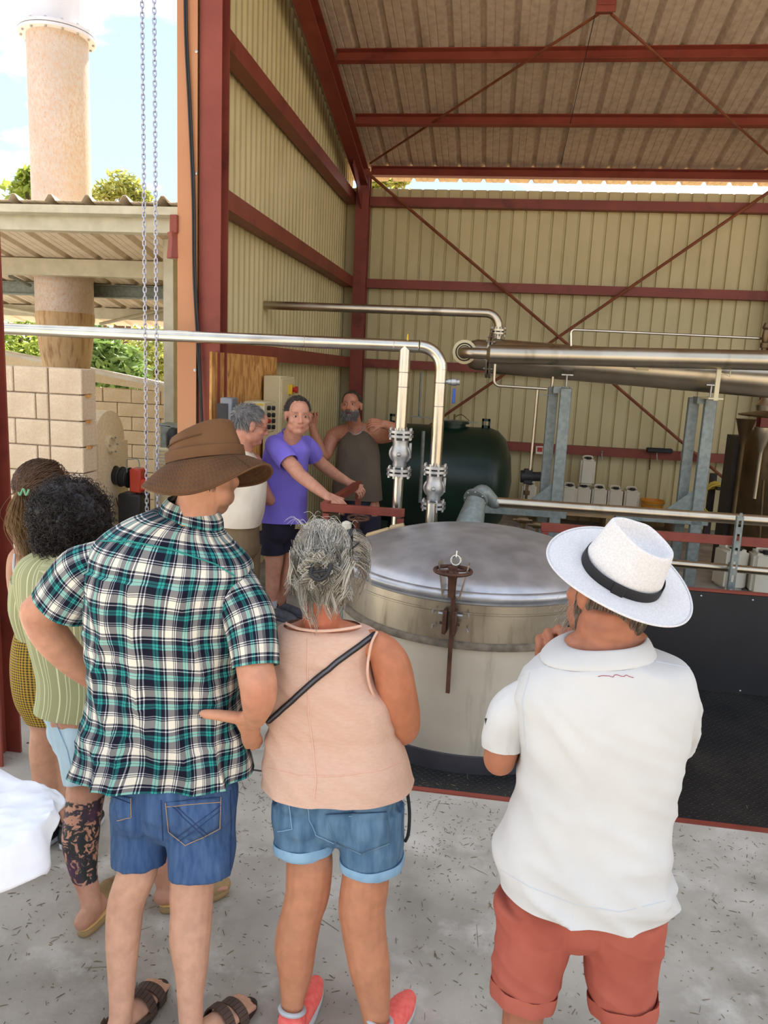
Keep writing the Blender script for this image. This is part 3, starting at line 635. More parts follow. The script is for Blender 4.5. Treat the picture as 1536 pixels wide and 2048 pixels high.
b = MB(); b.box((q.x+.005, 5.34, q.z-.095), (.02, .006, .10)); b.build('blue_lever', m_blue, pw, bevel=.002)
b = MB(); p0 = P(815, 683, 5.35); b.tube([p0, p0+V((0, 0, .05))], [.008, .003], 8); b.build('sun_glint_cone', m_yellow, pw)  # small yellow cone modelled in place of a sunlit glint on the header

up = thing('vapour_pipe', (-1.0, 7.36, 2.57), 'upper stainless pipe leaving the side wall and turning down to the condenser', 'pipe')
zu = 2.575; xe = P(997, 650, 7.36).x
b = MB(); b.tube([(-2.4, 7.36, zu), (xe-.118, 7.36, zu)], .04, 20); b.build('pipe_run', m_steelb, up)
b = MB(); b.tube(arc((xe-.4, 7.36, zu), (xe, 7.36, zu), (xe, 7.36, zu-.4), .12, 10), .04, 20); b.build('elbow', m_steelb, up)
b = MB(); b.tube([(xe, 7.36, zu-.12), (xe, 7.36, 2.28)], .04, 20); b.build('drop_pipe', m_steelb, up)
flange_pair(None, (xe, 7.36, zu-.165), .075, parent=up, m=m_steelb)

# ---------------------------------------------------------------- condenser tubes
cn = thing('tube_condenser', (.9, 7.2, 0), 'pair of long horizontal stainless condenser tubes with bolted flange end', 'condenser')
cl0, cr0 = P(985, 712, 7.3), P(1536, 759, 7.15); dcn = (cr0-cl0)
b = MB(); b.tube([cl0, cl0+dcn*1.7], .158, 40); b.build('lower_tube', m_steelb, cn)
flange_pair(None, cl0+dcn.normalized()*-.02, .205, axis=dcn, parent=cn, m=m_steelb, nb=12, hole=.1)
b = MB(); ax = dcn.normalized(); b.lathe([(.01, -.24), (.08, -.235), (.125, -.20), (.14, -.15), (.14, -.03)], cl0, 32, axis=ax); b.build('end_cap', m_steelb, cn)
rc = P(929, 704, 7.0)
b = MB(); b.lathe([(.05, -.015), (.106, -.015), (.106, .015), (.05, .015)], rc, 36, axis=(0, -1, 0)); b.build('ring_flange', m_cab, cn)
b = MB(); b.torus(rc+V((0, -.016, 0)), .075, .006, (0, -1, 0), 32, 6); b.torus(rc+V((0, -.016, 0)), .055, .005, (0, -1, 0), 32, 6); b.build('ring_groove', m_dark, cn)
b = MB(); b.tube([rc, (rc.x+.02, 7.3, rc.z)], .09, 24); b.build('nozzle', m_steelb, cn)
fy = 6.74; f0, f1 = P(985, 708, fy), P(1536, 721, fy)
b = MB(); b.tube([rc]+arc(rc+V((0, -.02, 0)), (rc.x, fy, f0.z), (f0.x, fy, f0.z), .1, 8)+[(f0.x-.04, fy, f0.z)], .047, 20); b.build('elbow', m_steelb, cn)
b = MB(); b.lathe([(.047, -.09), (.047, -.05), (.081, -.02), (.081, .0)], f0, 28, axis=(1, 0, 0)); b.build('reducer', m_steelb, cn)
b = MB(); b.tube([f0, f0+(f1-f0)*1.7], .081, 32); b.build('upper_tube', m_steelb, cn)
b = MB(); b.tube([P(990, 728, fy)]+arc(P(990, 740, fy), P(987, 771, fy), P(1050, 775, fy), .05, 6)+[P(1094, 778, fy)], .013, 10); b.build('drain_pipe', m_steelb, cn)
b = MB(); b.tube([P(1075, 778, 7.0), P(1060, 940, 7.0)], .012, 10); b.build('drop_pipe', m_steelb, cn)
b = MB(); b.tube([P(1106, 752, 7.2), P(1080, 1000, 7.2)], .013, 10); b.build('drop_pipe', m_steelb, cn)
b = MB(); b.box(P(1090, 790, 7.1), (.16, .01, .008)); b.build('pipe_tie', m_galv, cn)
a1, a2 = P(1146, 664, 7.2), P(1525, 677, 7.2)
b = MB(); b.tube([P(1142, 692, 7.2)]+arc(P(1142, 690, 7.2), a1+V((-.02, 0, .02)), a2, .03, 5)+[a2, a2+(a2-a1)*.6], .012, 10); b.build('vent_pipe', m_steel, cn)
b = MB(); p = P(1531, 672, 7.15); b.lathe([(.02, -.16), (.02, -.10), (.035, -.1), (.035, -.06), (.022, -.05), (.03, 0), (.022, .05), (.035, .07), (.02, .11)], p, 14); b.build('vent_valve', m_brown, cn)
b = MB(); p = P(1278, 738, 7.12); b.box(p+V((0, -.15, .0)), (.11, .004, .03)); b.build('maker_plate', m_cab, cn)

def support(px, py, pbot, label):
    Yp = 7.05; t = P(px, py, Yp); s = thing('support_frame', (t.x, Yp, 0), label, 'support')
    ch_prof = [(-.05, -.04), (.05, -.04), (.05, -.03), (.044, -.03), (.044, .034), (-.044, .034), (-.044, -.03), (-.05, -.03)]
    b = MB(); b.box((t.x, Yp-.03, t.z/2), (.1, .06, t.z)); b.build('front_upright', m_galv, s, bevel=.006)
    b = MB(); b.box((t.x-.1, Yp+.14, t.z/2), (.09, .06, t.z)); b.build('rear_upright', m_galv, s, bevel=.006)
    b = MB(); b.box((t.x-.05, Yp+.05, t.z-.02), (.12, .16, .06)); b.build('head_plate', m_galv, s)
    b = MB(); b.tube([(t.x, Yp+.0, t.z), (t.x, Yp, t.z+.12)], .007, 8); b.box((t.x, Yp, t.z+.115), (.1, .06, .01)); b.build('saddle_bolt', m_cast, s)
    for k in (-.03, .03): b = MB(); b.ball((t.x+k, Yp-.04, t.z+.008), .009, 8, 6); b.build('bolt_head', m_cast, s)
    zg = P(px, pbot, Yp).z
    b = MB(); b.add([(t.x-.05, Yp-.03, zg), (t.x-.28, Yp-.03, zg), (t.x-.05, Yp-.03, zg+.2), (t.x-.05, Yp-.022, zg), (t.x-.28, Yp-.022, zg), (t.x-.05, Yp-.022, zg+.2)], [(0, 1, 2), (5, 4, 3), (0, 3, 4, 1), (1, 4, 5, 2), (2, 5, 3, 0)]); b.build('gusset', m_galv, s, False)
    b = MB(); b.bar((t.x-.7, Yp-.02, zg-.05), (t.x+.1, Yp-.02, zg-.05), .08, .12); b.build('cross_beam', m_galv, s, bevel=.005)
    return s, t
support(1132, 776, 1012, 'galvanised steel upright pair holding the condenser, nearer its flanged end')
s2, t2 = support(1420, 797, 1026, 'galvanised steel upright pair holding the condenser beside the hose reel')
t3 = P(1440, 737, 6.72)
b = MB(); b.box((t3.x, 6.74, (t3.z+t2.z)/2), (.035, .02, t3.z-t2.z+.02)); b.box((t3.x-.0, 6.9, t2.z+.005), (.12, .34, .012)); b.tube([(t3.x+.0, 6.74, t3.z-.03), (t3.x+.09, 6.74, t3.z-.06), (t3.x+.09, 6.74, t3.z+.06)], .006, 6); b.build('tube_bracket', m_cab, s2)

# ---------------------------------------------------------------- low pipe from the vat's side outlet
lo = thing('outlet_pipe', (-.05, 5.5, 0), 'grey conical vat outlet with flanged elbow and long low stainless pipe', 'pipe')
c0, c1 = V((-.15, 5.22, .80)), P(952, 1001, 5.46)
b = MB(); b.tube([c0+(c0-c1)*.6, c0, c0.lerp(c1, .55), c1], [.12, .115, .098, .070], 28); b.build('outlet_cone', m_galv, lo)
axc = V((-.25, -.80, -.45)).normalized(); fr = P(951, 999, 5.47)
b = MB(); b.lathe([(.05, -.012), (.088, -.012), (.088, .012), (.05, .012)], fr, 32, axis=axc); b.build('flange', m_galv, lo)
for i in range(8):
    x = axc.cross(V((1, 0, 0))).normalized(); y = axc.cross(x); a = i*PI/4; q = MB(); q.ball(fr+(x*math.cos(a)+y*math.sin(a))*.076+axc*.014, .007, 8, 6); q.build('bolt', m_cast, lo)
l0, l1 = P(990, 1004, 5.58), P(1536, 1042, 5.62)
b = MB(); b.tube(spline([fr+axc*.005, fr-axc*.05, fr-axc*.085+V((.03, 0, 0)), l0+V((-.01, 0, 0)), l0+V((.03, 0, -.001))], 5), [.060]*11+[.058, .055, .052, .05, .048, .046, .044, .042, .040, .039], 20); b.build('elbow', m_galv, lo)
b = MB(); b.tube([l0, l0+(l1-l0)*1.5], .038, 20); b.build('pipe_run', m_steelb, lo)
lw = thing('lower_rail_pipe', (1.9, 5.45, .78), 'dark glossy pipe running below the red rail', 'pipe')
y0, y1 = P(1250, 1118, 5.45), P(1536, 1143, 5.45); b = MB(); b.tube([y0+(y0-y1)*.8, y1+(y1-y0)*1.2], .028, 16); b.build('pipe_run', m_steelb, lw)
b = MB(); p = P(1460, 1135, 5.42); b.torus(p, .034, .008, (1, 0, 0), 20, 6); b.build('pipe_clip', m_galv, lw)

rr = thing('red_rail', (.4, 5.38, 0), 'low red steel rail running behind the white-hatted man', 'rail')
ra, rb = P(1082, 1054, 5.38), P(1536, 1086, 5.38); rz = (ra.z+rb.z)/2
b = MB(); b.bar((ra.x, 5.38, rz), (4.2, 5.38, rz), .04, .06); b.build('top_bar', m_red, rr, bevel=.003)
for x in (ra.x+.03, 2.6, 4.15): b = MB(); b.box((x, 5.38, (rz-.03)/2), (.045, .04, rz-.03)); b.build('post', m_red, rr, bevel=.003)
pn = thing('guard_panel', (1.7, 5.09, 0), 'black painted guard panel with red top edge behind the deck', 'panel')
b = MB(); b.box((2.15, 5.09, .345), (4.0, .02, .68)); b.build('sheet', m_blackpl, pn, bevel=.003)
b = MB(); b.bar((.15, 5.09, .695), (4.15, 5.09, .695), .035, .015); b.build('top_edge', m_red, pn)
for x in (1.05, 1.42, 1.74, 2.1, 2.5):
    for z in (.03, .655): inst(me_bolt, 'screw', pn, (x, 5.078, z), scale=(.55, .55, .55))
st = thing('slotted_strut', (1.66, 5.3, 0), 'grey slotted steel strut standing at the red rail', 'strut')
w2 = .04; zt_ = P(1480, 1033, 5.3).z; sx = P(1478, 1060, 5.3).x
b = MB(); n = 12; zb_ = .02; hh = (zt_-zb_)/n
for s in (-1, 1): b.box((sx+s*w2*.36, 5.30, (zt_+zb_)/2), (w2*.28, .004, zt_-zb_)); b.box((sx+s*w2*.5, 5.315, (zt_+zb_)/2), (.004, .034, zt_-zb_))
for i in range(n+1): b.box((sx, 5.30, zb_+i*hh), (w2*.44, .004, hh*.5))
b.build('slotted_channel', m_galv, st, False)

lf = thing('red_guard_frame', (-1.13, 5.2, 0), 'red steel guard frame the man in purple leans on', 'rail')
A_, B_, C_ = V((-1.15, 5.2, 1.04)), V((-.57, 5.2, 1.04)), V((-1.10, 6.35, 1.05))
b = MB(); b.bar(A_, B_, .05, .055); b.build('front_bar', m_red, lf, bevel=.003)
b = MB(); b.bar(A_+V((0, .03, 0)), C_, .05, .055); b.build('side_bar', m_red, lf, bevel=.003)
for p in (A_+V((.025, 0, 0)), B_+V((-.025, 0, 0)), C_): b = MB(); b.box((p.x, p.y, .5), (.045, .045, 1.0)); b.build('post', m_red, lf, bevel=.003)
hw = thing('hand_wheel_valve', (P(717, 1040, 5.05).x, 5.05, 0), 'rosy brown hand wheel on a valve stem behind the vat', 'valve')
c = P(717, 1036, 5.05); b = MB(); b.torus(c, .07, .009, (0, -.1, 1), 28, 8)
for i in range(3): a = i*2*PI/3; b.tube([c, c+V((math.cos(a), math.sin(a), 0))*.07], .006, 6)
b.build('wheel', m_rust, hw)
b = MB(); b.tube([c, (c.x, c.y, .1)], [.011, .02], 10); b.lathe([(.03, .02), (.06, .03), (.06, .1), (.03, .14)], (c.x, c.y, 0), 16); b.build('stem', m_rust, hw)
pp = thing('floor_valve', (P(690, 1050, 4.95).x, 4.98, 0), 'small white pipe cap between the wheel and the grey hair', 'pipe')
c = P(693, 1052, 4.98); b = MB(); b.tube([(c.x, c.y, .02), (c.x, c.y, c.z-.03)], .02, 10); b.build('stub', m_galv, pp)
b = MB(); b.lathe([(.03, -.03), (.035, .0), (.03, .025), (.01, .035)], c, 16); b.build('cap', m_white, pp)

# ---------------------------------------------------------------- back of the hall
gt = thing('green_tank', (-.65, 9.35, 0), 'dark green horizontal tank with lifting eyes against the back wall', 'tank')
gr, gz_ = .63, .76
xr = P(1026, 930, 9.2).x
b = MB(); b.lathe([(.01, -1.0), (.25, -.98), (.45, -.92), (.58, -.82), (gr, -.7), (gr, .62), (.60, .72), (.50, .82), (.3, .89), (.01, .92)], (xr-.92, 9.35, gz_), 48, axis=(1, 0, 0)); b.build('shell', m_green, gt)
for x in (xr-1.5, xr-.35): b = MB(); b.box((x, 9.35, .12), (.12, .8, .24)); b.build('cradle', m_green, gt)
for px_, py_ in ((787, 838), (972, 848)):
    p = P(px_, py_, 9.3); q = MB(); q.box((p.x-.038, 9.35, p.z), (.025, .03, .12)); q.box((p.x+.038, 9.35, p.z), (.025, .03, .12)); q.box((p.x, 9.35, p.z+.045), (.1, .03, .03)); q.box((p.x, 9.35, p.z-.045), (.1, .03, .05)); q.box((p.x, 9.35, p.z-.11), (.06, .03, .1)); q.build('lifting_eye', m_green, gt)
p = P(905, 850, 9.3); q = MB(); q.lathe([(.16, -.2), (.16, .02), (.2, .02), (.2, .05), (.0, .06)], (p.x, 9.35, p.z), 28); q.build('manhole', m_green, gt)
q = MB(); q.bar(P(820, 832, 9.3), P(955, 846, 9.3), .03, .012); q.build('cover_bar', m_galv, gt)
q = MB(); q.tube([p+V((.02, 0, .05)), p+V((.02, 0, .13))], .012, 8); q.tube(spline([p+V((.03, 0, .1)), p+V((.1, 0, .13)), p+V((.2, 0, .06))], 4), .006, 6); q.build('tap', m_brown, gt)
q = MB(); q.tube([P(842, 745, 9.6), P(838, 835, 9.6)], .012, 8); q.build('breather_pipe', m_galv, gt)
q = MB(); q.tube([P(847, 862, 8.6), P(840, 1005, 8.6)], .022, 10); q.build('sight_pipe', m_galv, gt)

def jerry():
    mb = MB(); wv, dv, hv = .2, .26, .36
    mb.box((0, 0, hv/2), (wv, dv, hv)); me = mb.mesh('can_body'); bm = bmesh.new(); bm.from_mesh(me)
    bmesh.ops.bevel(bm, geom=bm.edges[:], offset=.028, segments=3, affect='EDGES'); bm.to_mesh(me); bm.free(); finish(me); me.materials.append(m_white)
    h = MB(); h.tube(spline([(-.06, 0, hv-.005), (-.05, 0, hv+.028), (.05, 0, hv+.028), (.06, 0, hv-.005)], 4), .012, 8); mh = h.mesh('handle'); finish(mh); mh.materials.append(m_white)
    k = MB(); k.lathe([(.0, 0), (.034, 0), (.034, .03), (0, .03)], (0, -.09, hv-.004), 16); k.box((0, -.06, hv+.004), (.1, .05, .012)); mk = k.mesh('cap'); finish(mk); mk.materials.append(m_black)
    return me, mh, mk
jm = jerry()
def place_jerry(p, label, rot=0.0, scale=1.0, grp='white jerry cans by the back wall'):
    t = thing('jerry_can', p, label, 'jerry can', grp); t.rotation_euler = (0, 0, rot); t.scale = (scale,)*3
    for nme, me in zip(('can_body', 'handle', 'cap'), jm):
        o = bpy.data.objects.new(nme, me); COL.objects.link(o); o.parent = t
    return t
b = MB(); pal = thing('pallet', (1.6, 10.9, 0), 'low wooden pallet carrying the row of white cans', 'pallet')
for i in range(6): q = MB(); q.box((1.65, 10.6+i*.1, .19), (2.0, .085, .02)); q.build('deck_board', m_wood, pal)
for i in range(3): q = MB(); q.box((.75+i*.9, 10.85, .09), (.1, .6, .18)); q.build('bearer', m_wood, pal)
ords = ('first', 'second', 'third', 'fourth', 'fifth')
for i, x in enumerate((1139, 1167, 1199, 1231, 1264)): place_jerry((P(x, 965, 10.85).x, 10.85, .2), f'white jerry can on the pallet, {ords[i]} from the left of its row')
place_jerry((P(1171, 965, 10.85).x, 10.85, .59), 'white jerry can stacked on top of the others')
place_jerry((P(1060, 965, 10.6).x, 10.75, .2), 'white jerry can behind the black pump')
place_jerry((P(1470, 1060, 8.0).x, 8.0, .0), 'white jerry can on the floor at the foot of the still, left one', 0.2, 1.15)
place_jerry((P(1534, 1064, 7.9).x, 7.9, .0), 'white jerry can on the floor at the foot of the still, right one', -.1, 1.15)
bk = thing('bucket', (P(1307, 1000, 10.7).x, 10.75, .2), 'amber plastic bucket at the end of the white cans', 'bucket')
b = MB(); b.lathe([(.01, .205), (.12, .205), (.155, .43), (.165, .43), (.165, .445), (.15, .445), (.115, .22), (.01, .215)], (bk.location.x, 10.75, 0), 32); b.build('shell', m_bucket, bk)
b = MB(); b.tube(spline([bk.location+V((-.165, 0, .23)), bk.location+V((-.1, -.14, .2)), bk.location+V((.1, -.14, .2)), bk.location+V((.165, 0, .23))], 4), .004, 6); b.build('bail', m_galv, bk)
hz_ = thing('hose_coil', (P(1425, 1000, 10.2).x, 10.2, 0), 'coiled yellow hose hanging beside the right support frame', 'hose')
hc = P(1428, 1000, 10.2)
b = MB(); pts = []
for i in range(12*16+1): a = i*2*PI/16; k = i/(12*16); pts.append(hc+V((math.cos(a)*(.17+.03*math.sin(i*.37)), -.12+.2*k+.02*math.sin(i*.9), math.sin(a)*(.2+.03*math.cos(i*.23)))))
b.tube(pts, .012, 6); b.build('coil', m_hose, hz_)
b = MB(); b.box((hc.x+.0, 10.36, .45), (.08, .06, .9)); b.box((hc.x, 10.2, hc.z+.17), (.06, .36, .04)); b.build('hanger', m_dark, hz_)
pm = thing('black_pump', (P(1062, 955, 7.4).x, 7.4, 0), 'small black pump on a pipe between the posts', 'pump')
p = P(1062, 953, 7.4)
b = MB(); b.lathe([(.03, -.1), (.06, -.1), (.06, .0), (.045, .02), (.045, .12), (.02, .13)], p, 20, axis=(1, 0, .05)); b.box(p+V((-.03, 0, 0)), (.08, .1, .14)); b.build('housing', m_black, pm, bevel=.006)
b = MB(); b.tube([p+V((-.03, 0, -.05)), (p.x-.03, 7.4, .02)], .014, 8); b.lathe([(.03, -.02), (.03, .02)], p+V((-.03, 0, -.16)), 12); b.build('suction_pipe', m_brown, pm)
vm = thing('pipe_manifold', (P(1058, 1050, 6.4).x, 6.4, 0), 'cluster of small brass fittings beside the vat outlet', 'fittings')
for x, y in ((1045, 1040), (1075, 1050), (1060, 1075)):
    p = P(x, y, 6.4); b = MB(); b.lathe([(.018, -.05), (.03, -.03), (.03, .03), (.018, .05)], p, 12, axis=(1, 0, 0)); b.tube([p, (p.x, 6.4, .02)], .012, 8); b.tube([p+V((-.08, 0, 0)), p+V((.08, 0, 0))], .012, 8); b.build('fitting', m_brown, vm)
sc = thing('scale_display', (P(1088, 903, 10.9).x, 11.06, P(1088, 903, 10.9).z), 'small white and red digital display on the back wall girt', 'display')
p = V((sc.location.x, 11.07, sc.location.z)); b = MB(); b.box(p, (.22, .05, .12)); b.build('case', m_white, sc, bevel=.008)
b = MB(); b.box(p+V((-.05, -.027, .01)), (.07, .006, .06)); b.build('screen', m_redpl, sc)

sl_ = thing('old_still', (2.95, 8.5, 0), 'dark bronze still with flared lid and funnel at the right edge', 'still')
sx2 = P(1536, 900, 8.5).x+.12
b = MB(); b.lathe([(.36, .05), (.40, .1), (.40, 1.45), (.37, 1.55), (.2, 1.6), (.1, 1.62)], (sx2, 8.5, 0), 36); b.build('body', m_brown, sl_)
zt = P(1490, 832, 8.4).z
b = MB(); b.lathe([(.02, zt-.02), (.42, zt-.0), (.46, zt+.005), (.46, zt+.02), (.3, zt+.05), (.12, zt+.1), (.07, zt+.16), (.05, zt+.2)], (sx2, 8.45, 0), 36); b.build('lid_plate', m_brown, sl_)
fp = P(1492, 840, 8.05)
b = MB(); b.lathe([(.02, -.95), (.022, -.25), (.03, -.22), (.09, -.0), (.10, .01), (.09, .01)], fp, 24); b.build('funnel', m_brown, sl_)
fp2 = P(1528, 855, 7.9)
b = MB(); b.lathe([(.018, -.7), (.02, -.25), (.03, -.2), (.08, -.06), (.085, .0)], fp2, 20); b.build('funnel', m_steelb, sl_)
b = MB(); b.lathe([(.05, -.03), (.09, -.03), (.1, .02), (.06, .07), (.04, .12)], P(1532, 815, 8.0), 20); b.build('swan_neck', m_steelb, sl_)
b = MB(); b.box((P(1472, 950, 8.6).x, 8.7, .75), (.14, .3, 1.5)); b.build('stand', m_dark, sl_)
b = MB(); b.tube([P(1527, 960, 8.0), P(1518, 1090, 8.0)], .012, 8); b.ball(P(1516, 930, 8.05), .03, 10, 8); b.build('tap', m_brown, sl_)
sh2 = thing('tool_shelf', (1.7, 11.0, 1.05), 'clutter of small tools hung along the lowest red girt', 'tools')
for x, w_, h_, m_ in ((1130, .05, .1, m_cast), (1203, .02, .12, m_cast), (1300, .035, .25, m_rust), (1313, .02, .12, m_cast), (1362, .02, .12, m_cast)):
    p = P(x, 912, 11.05); b = MB(); b.tube([p+V((0, 0, .06)), p+V((.0, -.02, 0)), p+V((.01, -.02, -h_+.06))], .008, 6); b.ball(p+V((0, -.01, .06)), .014, 8, 6); b.build('hook', m_, sh2)
b = MB(); p = P(1318, 905, 11.05); b.box(p+V((0, 0, .03)), (.34, .1, .06)); b.build('tool_bag', m_black, sh2, bevel=.01)

# ---------------------------------------------------------------- electrics on the left wall
ob = thing('strand_board', (-2.2, 6.6, 1.0), 'golden strand board panel screwed to the left wall', 'board')
ya, yb = PX(452, 700, -2.1).y-.35, PX(550, 740, -2.1).y; zt_ = PX(520, 712, -2.1).z
b = MB(); b.box((-2.09, (ya+yb)/2, zt_-.55), (.018, yb-ya, 1.1)); b.build('panel', m_osb, ob, False)
def wallbox(name, xl, xc, xr_, yt, yb_, X, label, m):
    yn = PX(xc, yt, X).y; yf = PX(xr_, yt, X).y; z1 = PX(xc, yt, X).z; z0 = PX(xc, yb_, X).z; xb = max(P(xl, yt, yn).x, -2.1)
    t = thing(name, (X, yn, z0), label, 'cabinet'); q = MB(); q.box(((xb+X)/2, (yn+yf)/2, (z0+z1)/2), (X-xb, yf-yn, z1-z0)); q.build('case', m, t, bevel=.008); return t, yn, yf, z0, z1
t, yn, yf, z0, z1 = wallbox('electric_cabinet', 527, 561, 589, 752, 985, -1.9, 'tall cream electrical cabinet with yellow emergency stop on the left wall', m_cab)
b = MB(); b.box((-1.895, (yn+yf)/2, (z0+z1)/2), (.012, (yf-yn)*.92, (z1-z0)*.95)); b.build('door', m_cab, t, bevel=.003)
p = PX(581, 779, -1.88); b = MB(); b.box(p, (.05, .09, .09)); b.build('yellow_box', m_yellow, t, bevel=.006)
b = MB(); b.lathe([(.02, 0), (.02, .02), (.032, .025), (.032, .045), (.0, .05)], p+V((.02, 0, 0)), 16, axis=(1, 0, 0)); b.build('stop_button', m_redpl, t)
t, yn, yf, z0, z1 = wallbox('control_box', 488, 529, 551, 804, 868, -1.8, 'cream control box with rows of black and red buttons beside the grey-haired man', m_cab)
i = 0
for x in (536, 545):
    for y in (816, 830, 842, 854):
        p = PX(x, y, -1.795); b = MB(); b.lathe([(.018, 0), (.018, .02), (.0, .024)], p, 12, axis=(1, 0, 0)); b.build('button', m_redpl if (x, y) == (536, 842) else m_black, t); i += 1
b = MB(); p = P(520, 809, yn-.002); b.box(p, (.06, .003, .012)); b.build('label_plate', m_yellow, t)
t, yn, yf, z0, z1 = wallbox('grey_panel_box', 440, 464, 476, 796, 868, -1.88, 'grey meter box with dark window beside the red column', m_grey)
b = MB(); b.box((-1.95, yn-.004, (z0+z1)/2-.01), (.08, .006, (z1-z0)*.75)); b.build('window', m_black, t)

# ---------------------------------------------------------------- cables, bracket and hoist chain at the door post
ck = thing('power_cable', (-2.25, 5.55, 0), 'pair of black power cables drooping down the tan door flashing', 'cable')
for dx in (0, 4):
    b = MB(); b.tube(spline([P(368+dx, -120, 5.555), P(369+dx, 0, 5.555), P(371+dx, 90, 5.555), P(378+dx, 230, 5.555), P(385+dx, 400, 5.555), P(387+dx, 550, 5.555), P(394+dx, 680, 5.555), P(401+dx*.5, 800, 5.555), P(403+dx*.5, 900, 5.555), P(403, 1300, 5.555)], 6), .0075, 8); b.build('cable_strand', m_black, ck)
br = thing('door_track_bracket', (P(348, 480, 5.6).x, 5.6, 2.8), 'chipped red steel bracket beside the tan flashing', 'bracket')
p = P(350, 492, 5.6); b = MB(); b.lathe([(.055, -.09), (.065, -.085), (.05, .05), (.06, .085), (.06, .095)], p, 4, axis=(0, 0, 1)); b.build('stub', m_red, br, False)
p = P(352, 450, 5.6); b = MB(); b.box(p, (.06, .1, .13)); b.build('clip', m_red, br, bevel=.006)
hc_ = thing('hoist_chain', (-1.67, 3.55, 1.1), 'two hanging strands of zinc hoist chain in the open door bay', 'chain')
lk = MB(); wr_, lw_, ll_ = .0029, .0068, .0072
path = []
for i in range(7): a = PI*i/6; path.append(V((lw_*math.cos(a), 0, ll_+lw_*math.sin(a))))
for i in range(7): a = PI+PI*i/6; path.append(V((lw_*math.cos(a), 0, -ll_+lw_*math.sin(a))))
n = len(path); vs, fs = [], []
for i in range(n):
    t = (path[(i+1) % n]-path[i-1]).normalized(); x = V((0, 1, 0)); y = t.cross(x)
    for j in range(5): a = 2*PI*j/5; vs.append(path[i]+(x*math.cos(a)+y*math.sin(a))*wr_)
fs = [(i*5+j, ((i+1) % n)*5+j, ((i+1) % n)*5+(j+1) % 5, i*5+(j+1) % 5) for i in range(n) for j in range(5)]
lk.add(vs, fs); ml = lk.mesh('link'); finish(ml, True, 60); ml.materials.append(m_chain)
pit = .0212
for sx_, sy_ in ((-1.685, 3.56), (-1.61, 3.52)):
    z = 1.12; i = 0
    while z < 4.15:
        inst(ml, 'link', hc_, (sx_, sy_, z), rot=(0, 0, (.25 if i % 2 else .25+PI/2))); z += pit; i += 1
    b = MB(); b.tube([(sx_, sy_, 4.15), (sx_, sy_, 4.9)], .006, 6); b.build('upper_chain', m_chain, hc_)
b = MB(); b.box((-1.65, 3.7, 5.0), (.25, .3, .2)); b.box((-1.65, 4.0, 5.02), (.08, .4, .08)); b.build('hoist_block', m_yellow, hc_, bevel=.01)
# ---------------------------------------------------------------- people: helpers
def dep(p): return (V(p)-CAM).dot(_f)
def pm_(p, px): return px*dep(p)/FPX            # size in metres of px pixels at point p
def nd(x, y, Y, rp): p = P(x, y, Y); return (p, pm_(p, rp))
def interp(nodes, k=5):
    res = []
    for i in range(len(nodes)-1):
        a, b_, c, d = nodes[max(i-1, 0)], nodes[i], nodes[i+1], nodes[min(i+2, len(nodes)-1)]
        for j in range(k):
            t = j/k; res.append((cr(a[0], b_[0], c[0], d[0], t), max(.002, cr(a[1], b_[1], c[1], d[1], t))))
    res.append(nodes[-1]); return res
def limb(mb, nodes, k=5, n=16, caps=True):
    q = interp(nodes, k); mb.tube([a for a, _ in q], [r for _, r in q], n)
    if caps: mb.ball(q[0][0], q[0][1]*.98, n, 8); mb.ball(q[-1][0], q[-1][1]*.98, n, 8)
def remesh(mb, vox, smooth=3, name='body'):
    me = mb.mesh('tmp'); bm = bmesh.new(); bm.from_mesh(me); bmesh.ops.recalc_face_normals(bm, faces=bm.faces); bm.to_mesh(me); bm.free()
    ob = bpy.data.objects.new('tmp', me); COL.objects.link(ob)
    r = ob.modifiers.new('r', 'REMESH'); r.mode = 'VOXEL'; r.voxel_size = vox; r.adaptivity = 0
    if smooth: s = ob.modifiers.new('s', 'SMOOTH'); s.factor = .5; s.iterations = smooth
    dg = bpy.context.evaluated_depsgraph_get(); dg.update()
    res = bpy.data.meshes.new_from_object(ob.evaluated_get(dg)); res.name = name
    bpy.data.objects.remove(ob); bpy.data.meshes.remove(me)
    return res
def verts(me): a = np.empty(len(me.vertices)*3, np.float32); me.vertices.foreach_get('co', a); return a.reshape(-1, 3)
def set_verts(me, a): me.vertices.foreach_set('co', a.astype(np.float32).ravel()); me.update()
def normals(me): a = np.empty(len(me.vertices)*3, np.float32); me.vertex_normals.foreach_get('vector', a); return a.reshape(-1, 3)
def setcol(me, rgb, name='Col'):
    at = me.color_attributes.new(name, 'FLOAT_COLOR', 'POINT'); c = np.ones((len(me.vertices), 4), np.float32); c[:, :3] = rgb; at.data.foreach_set('color', c.ravel())
def L3(c): return np.array(lin(c)[:3])
def vnoise(a, sc, seed=0.0):
    return np.array([noise.noise((p[0]*sc[0]+seed, p[1]*sc[1]+seed*.7, p[2]*sc[2]-seed)) for p in a])
m_skin = mat('skin', (236, 236, 236), (255, 255, 255), rough=.52, vs=30, bump=.06, bs=180, bd=.002, attr='Col', sss=.12, spec=.35)
m_hair = mat('hair_strand', (232, 232, 232), (255, 255, 255), rough=.42, vs=20, attr='Col', spec=.4)
def bvh(me, off=(0, 0, 0)):
    a = verts(me); return BVHTree.FromPolygons([V(p)+V(off) for p in a], [tuple(p.vertices) for p in me.polygons])
def hit(tree, x, y, lift=.003):                 # surface point of a garment under a photo pixel
    d = ray(x, y).normalized(); loc, nrm, i, ds = tree.ray_cast(CAM, d)
    if loc is None: return None, None
    if nrm.dot(d) > 0: nrm = -nrm
    return loc+nrm*lift, nrm
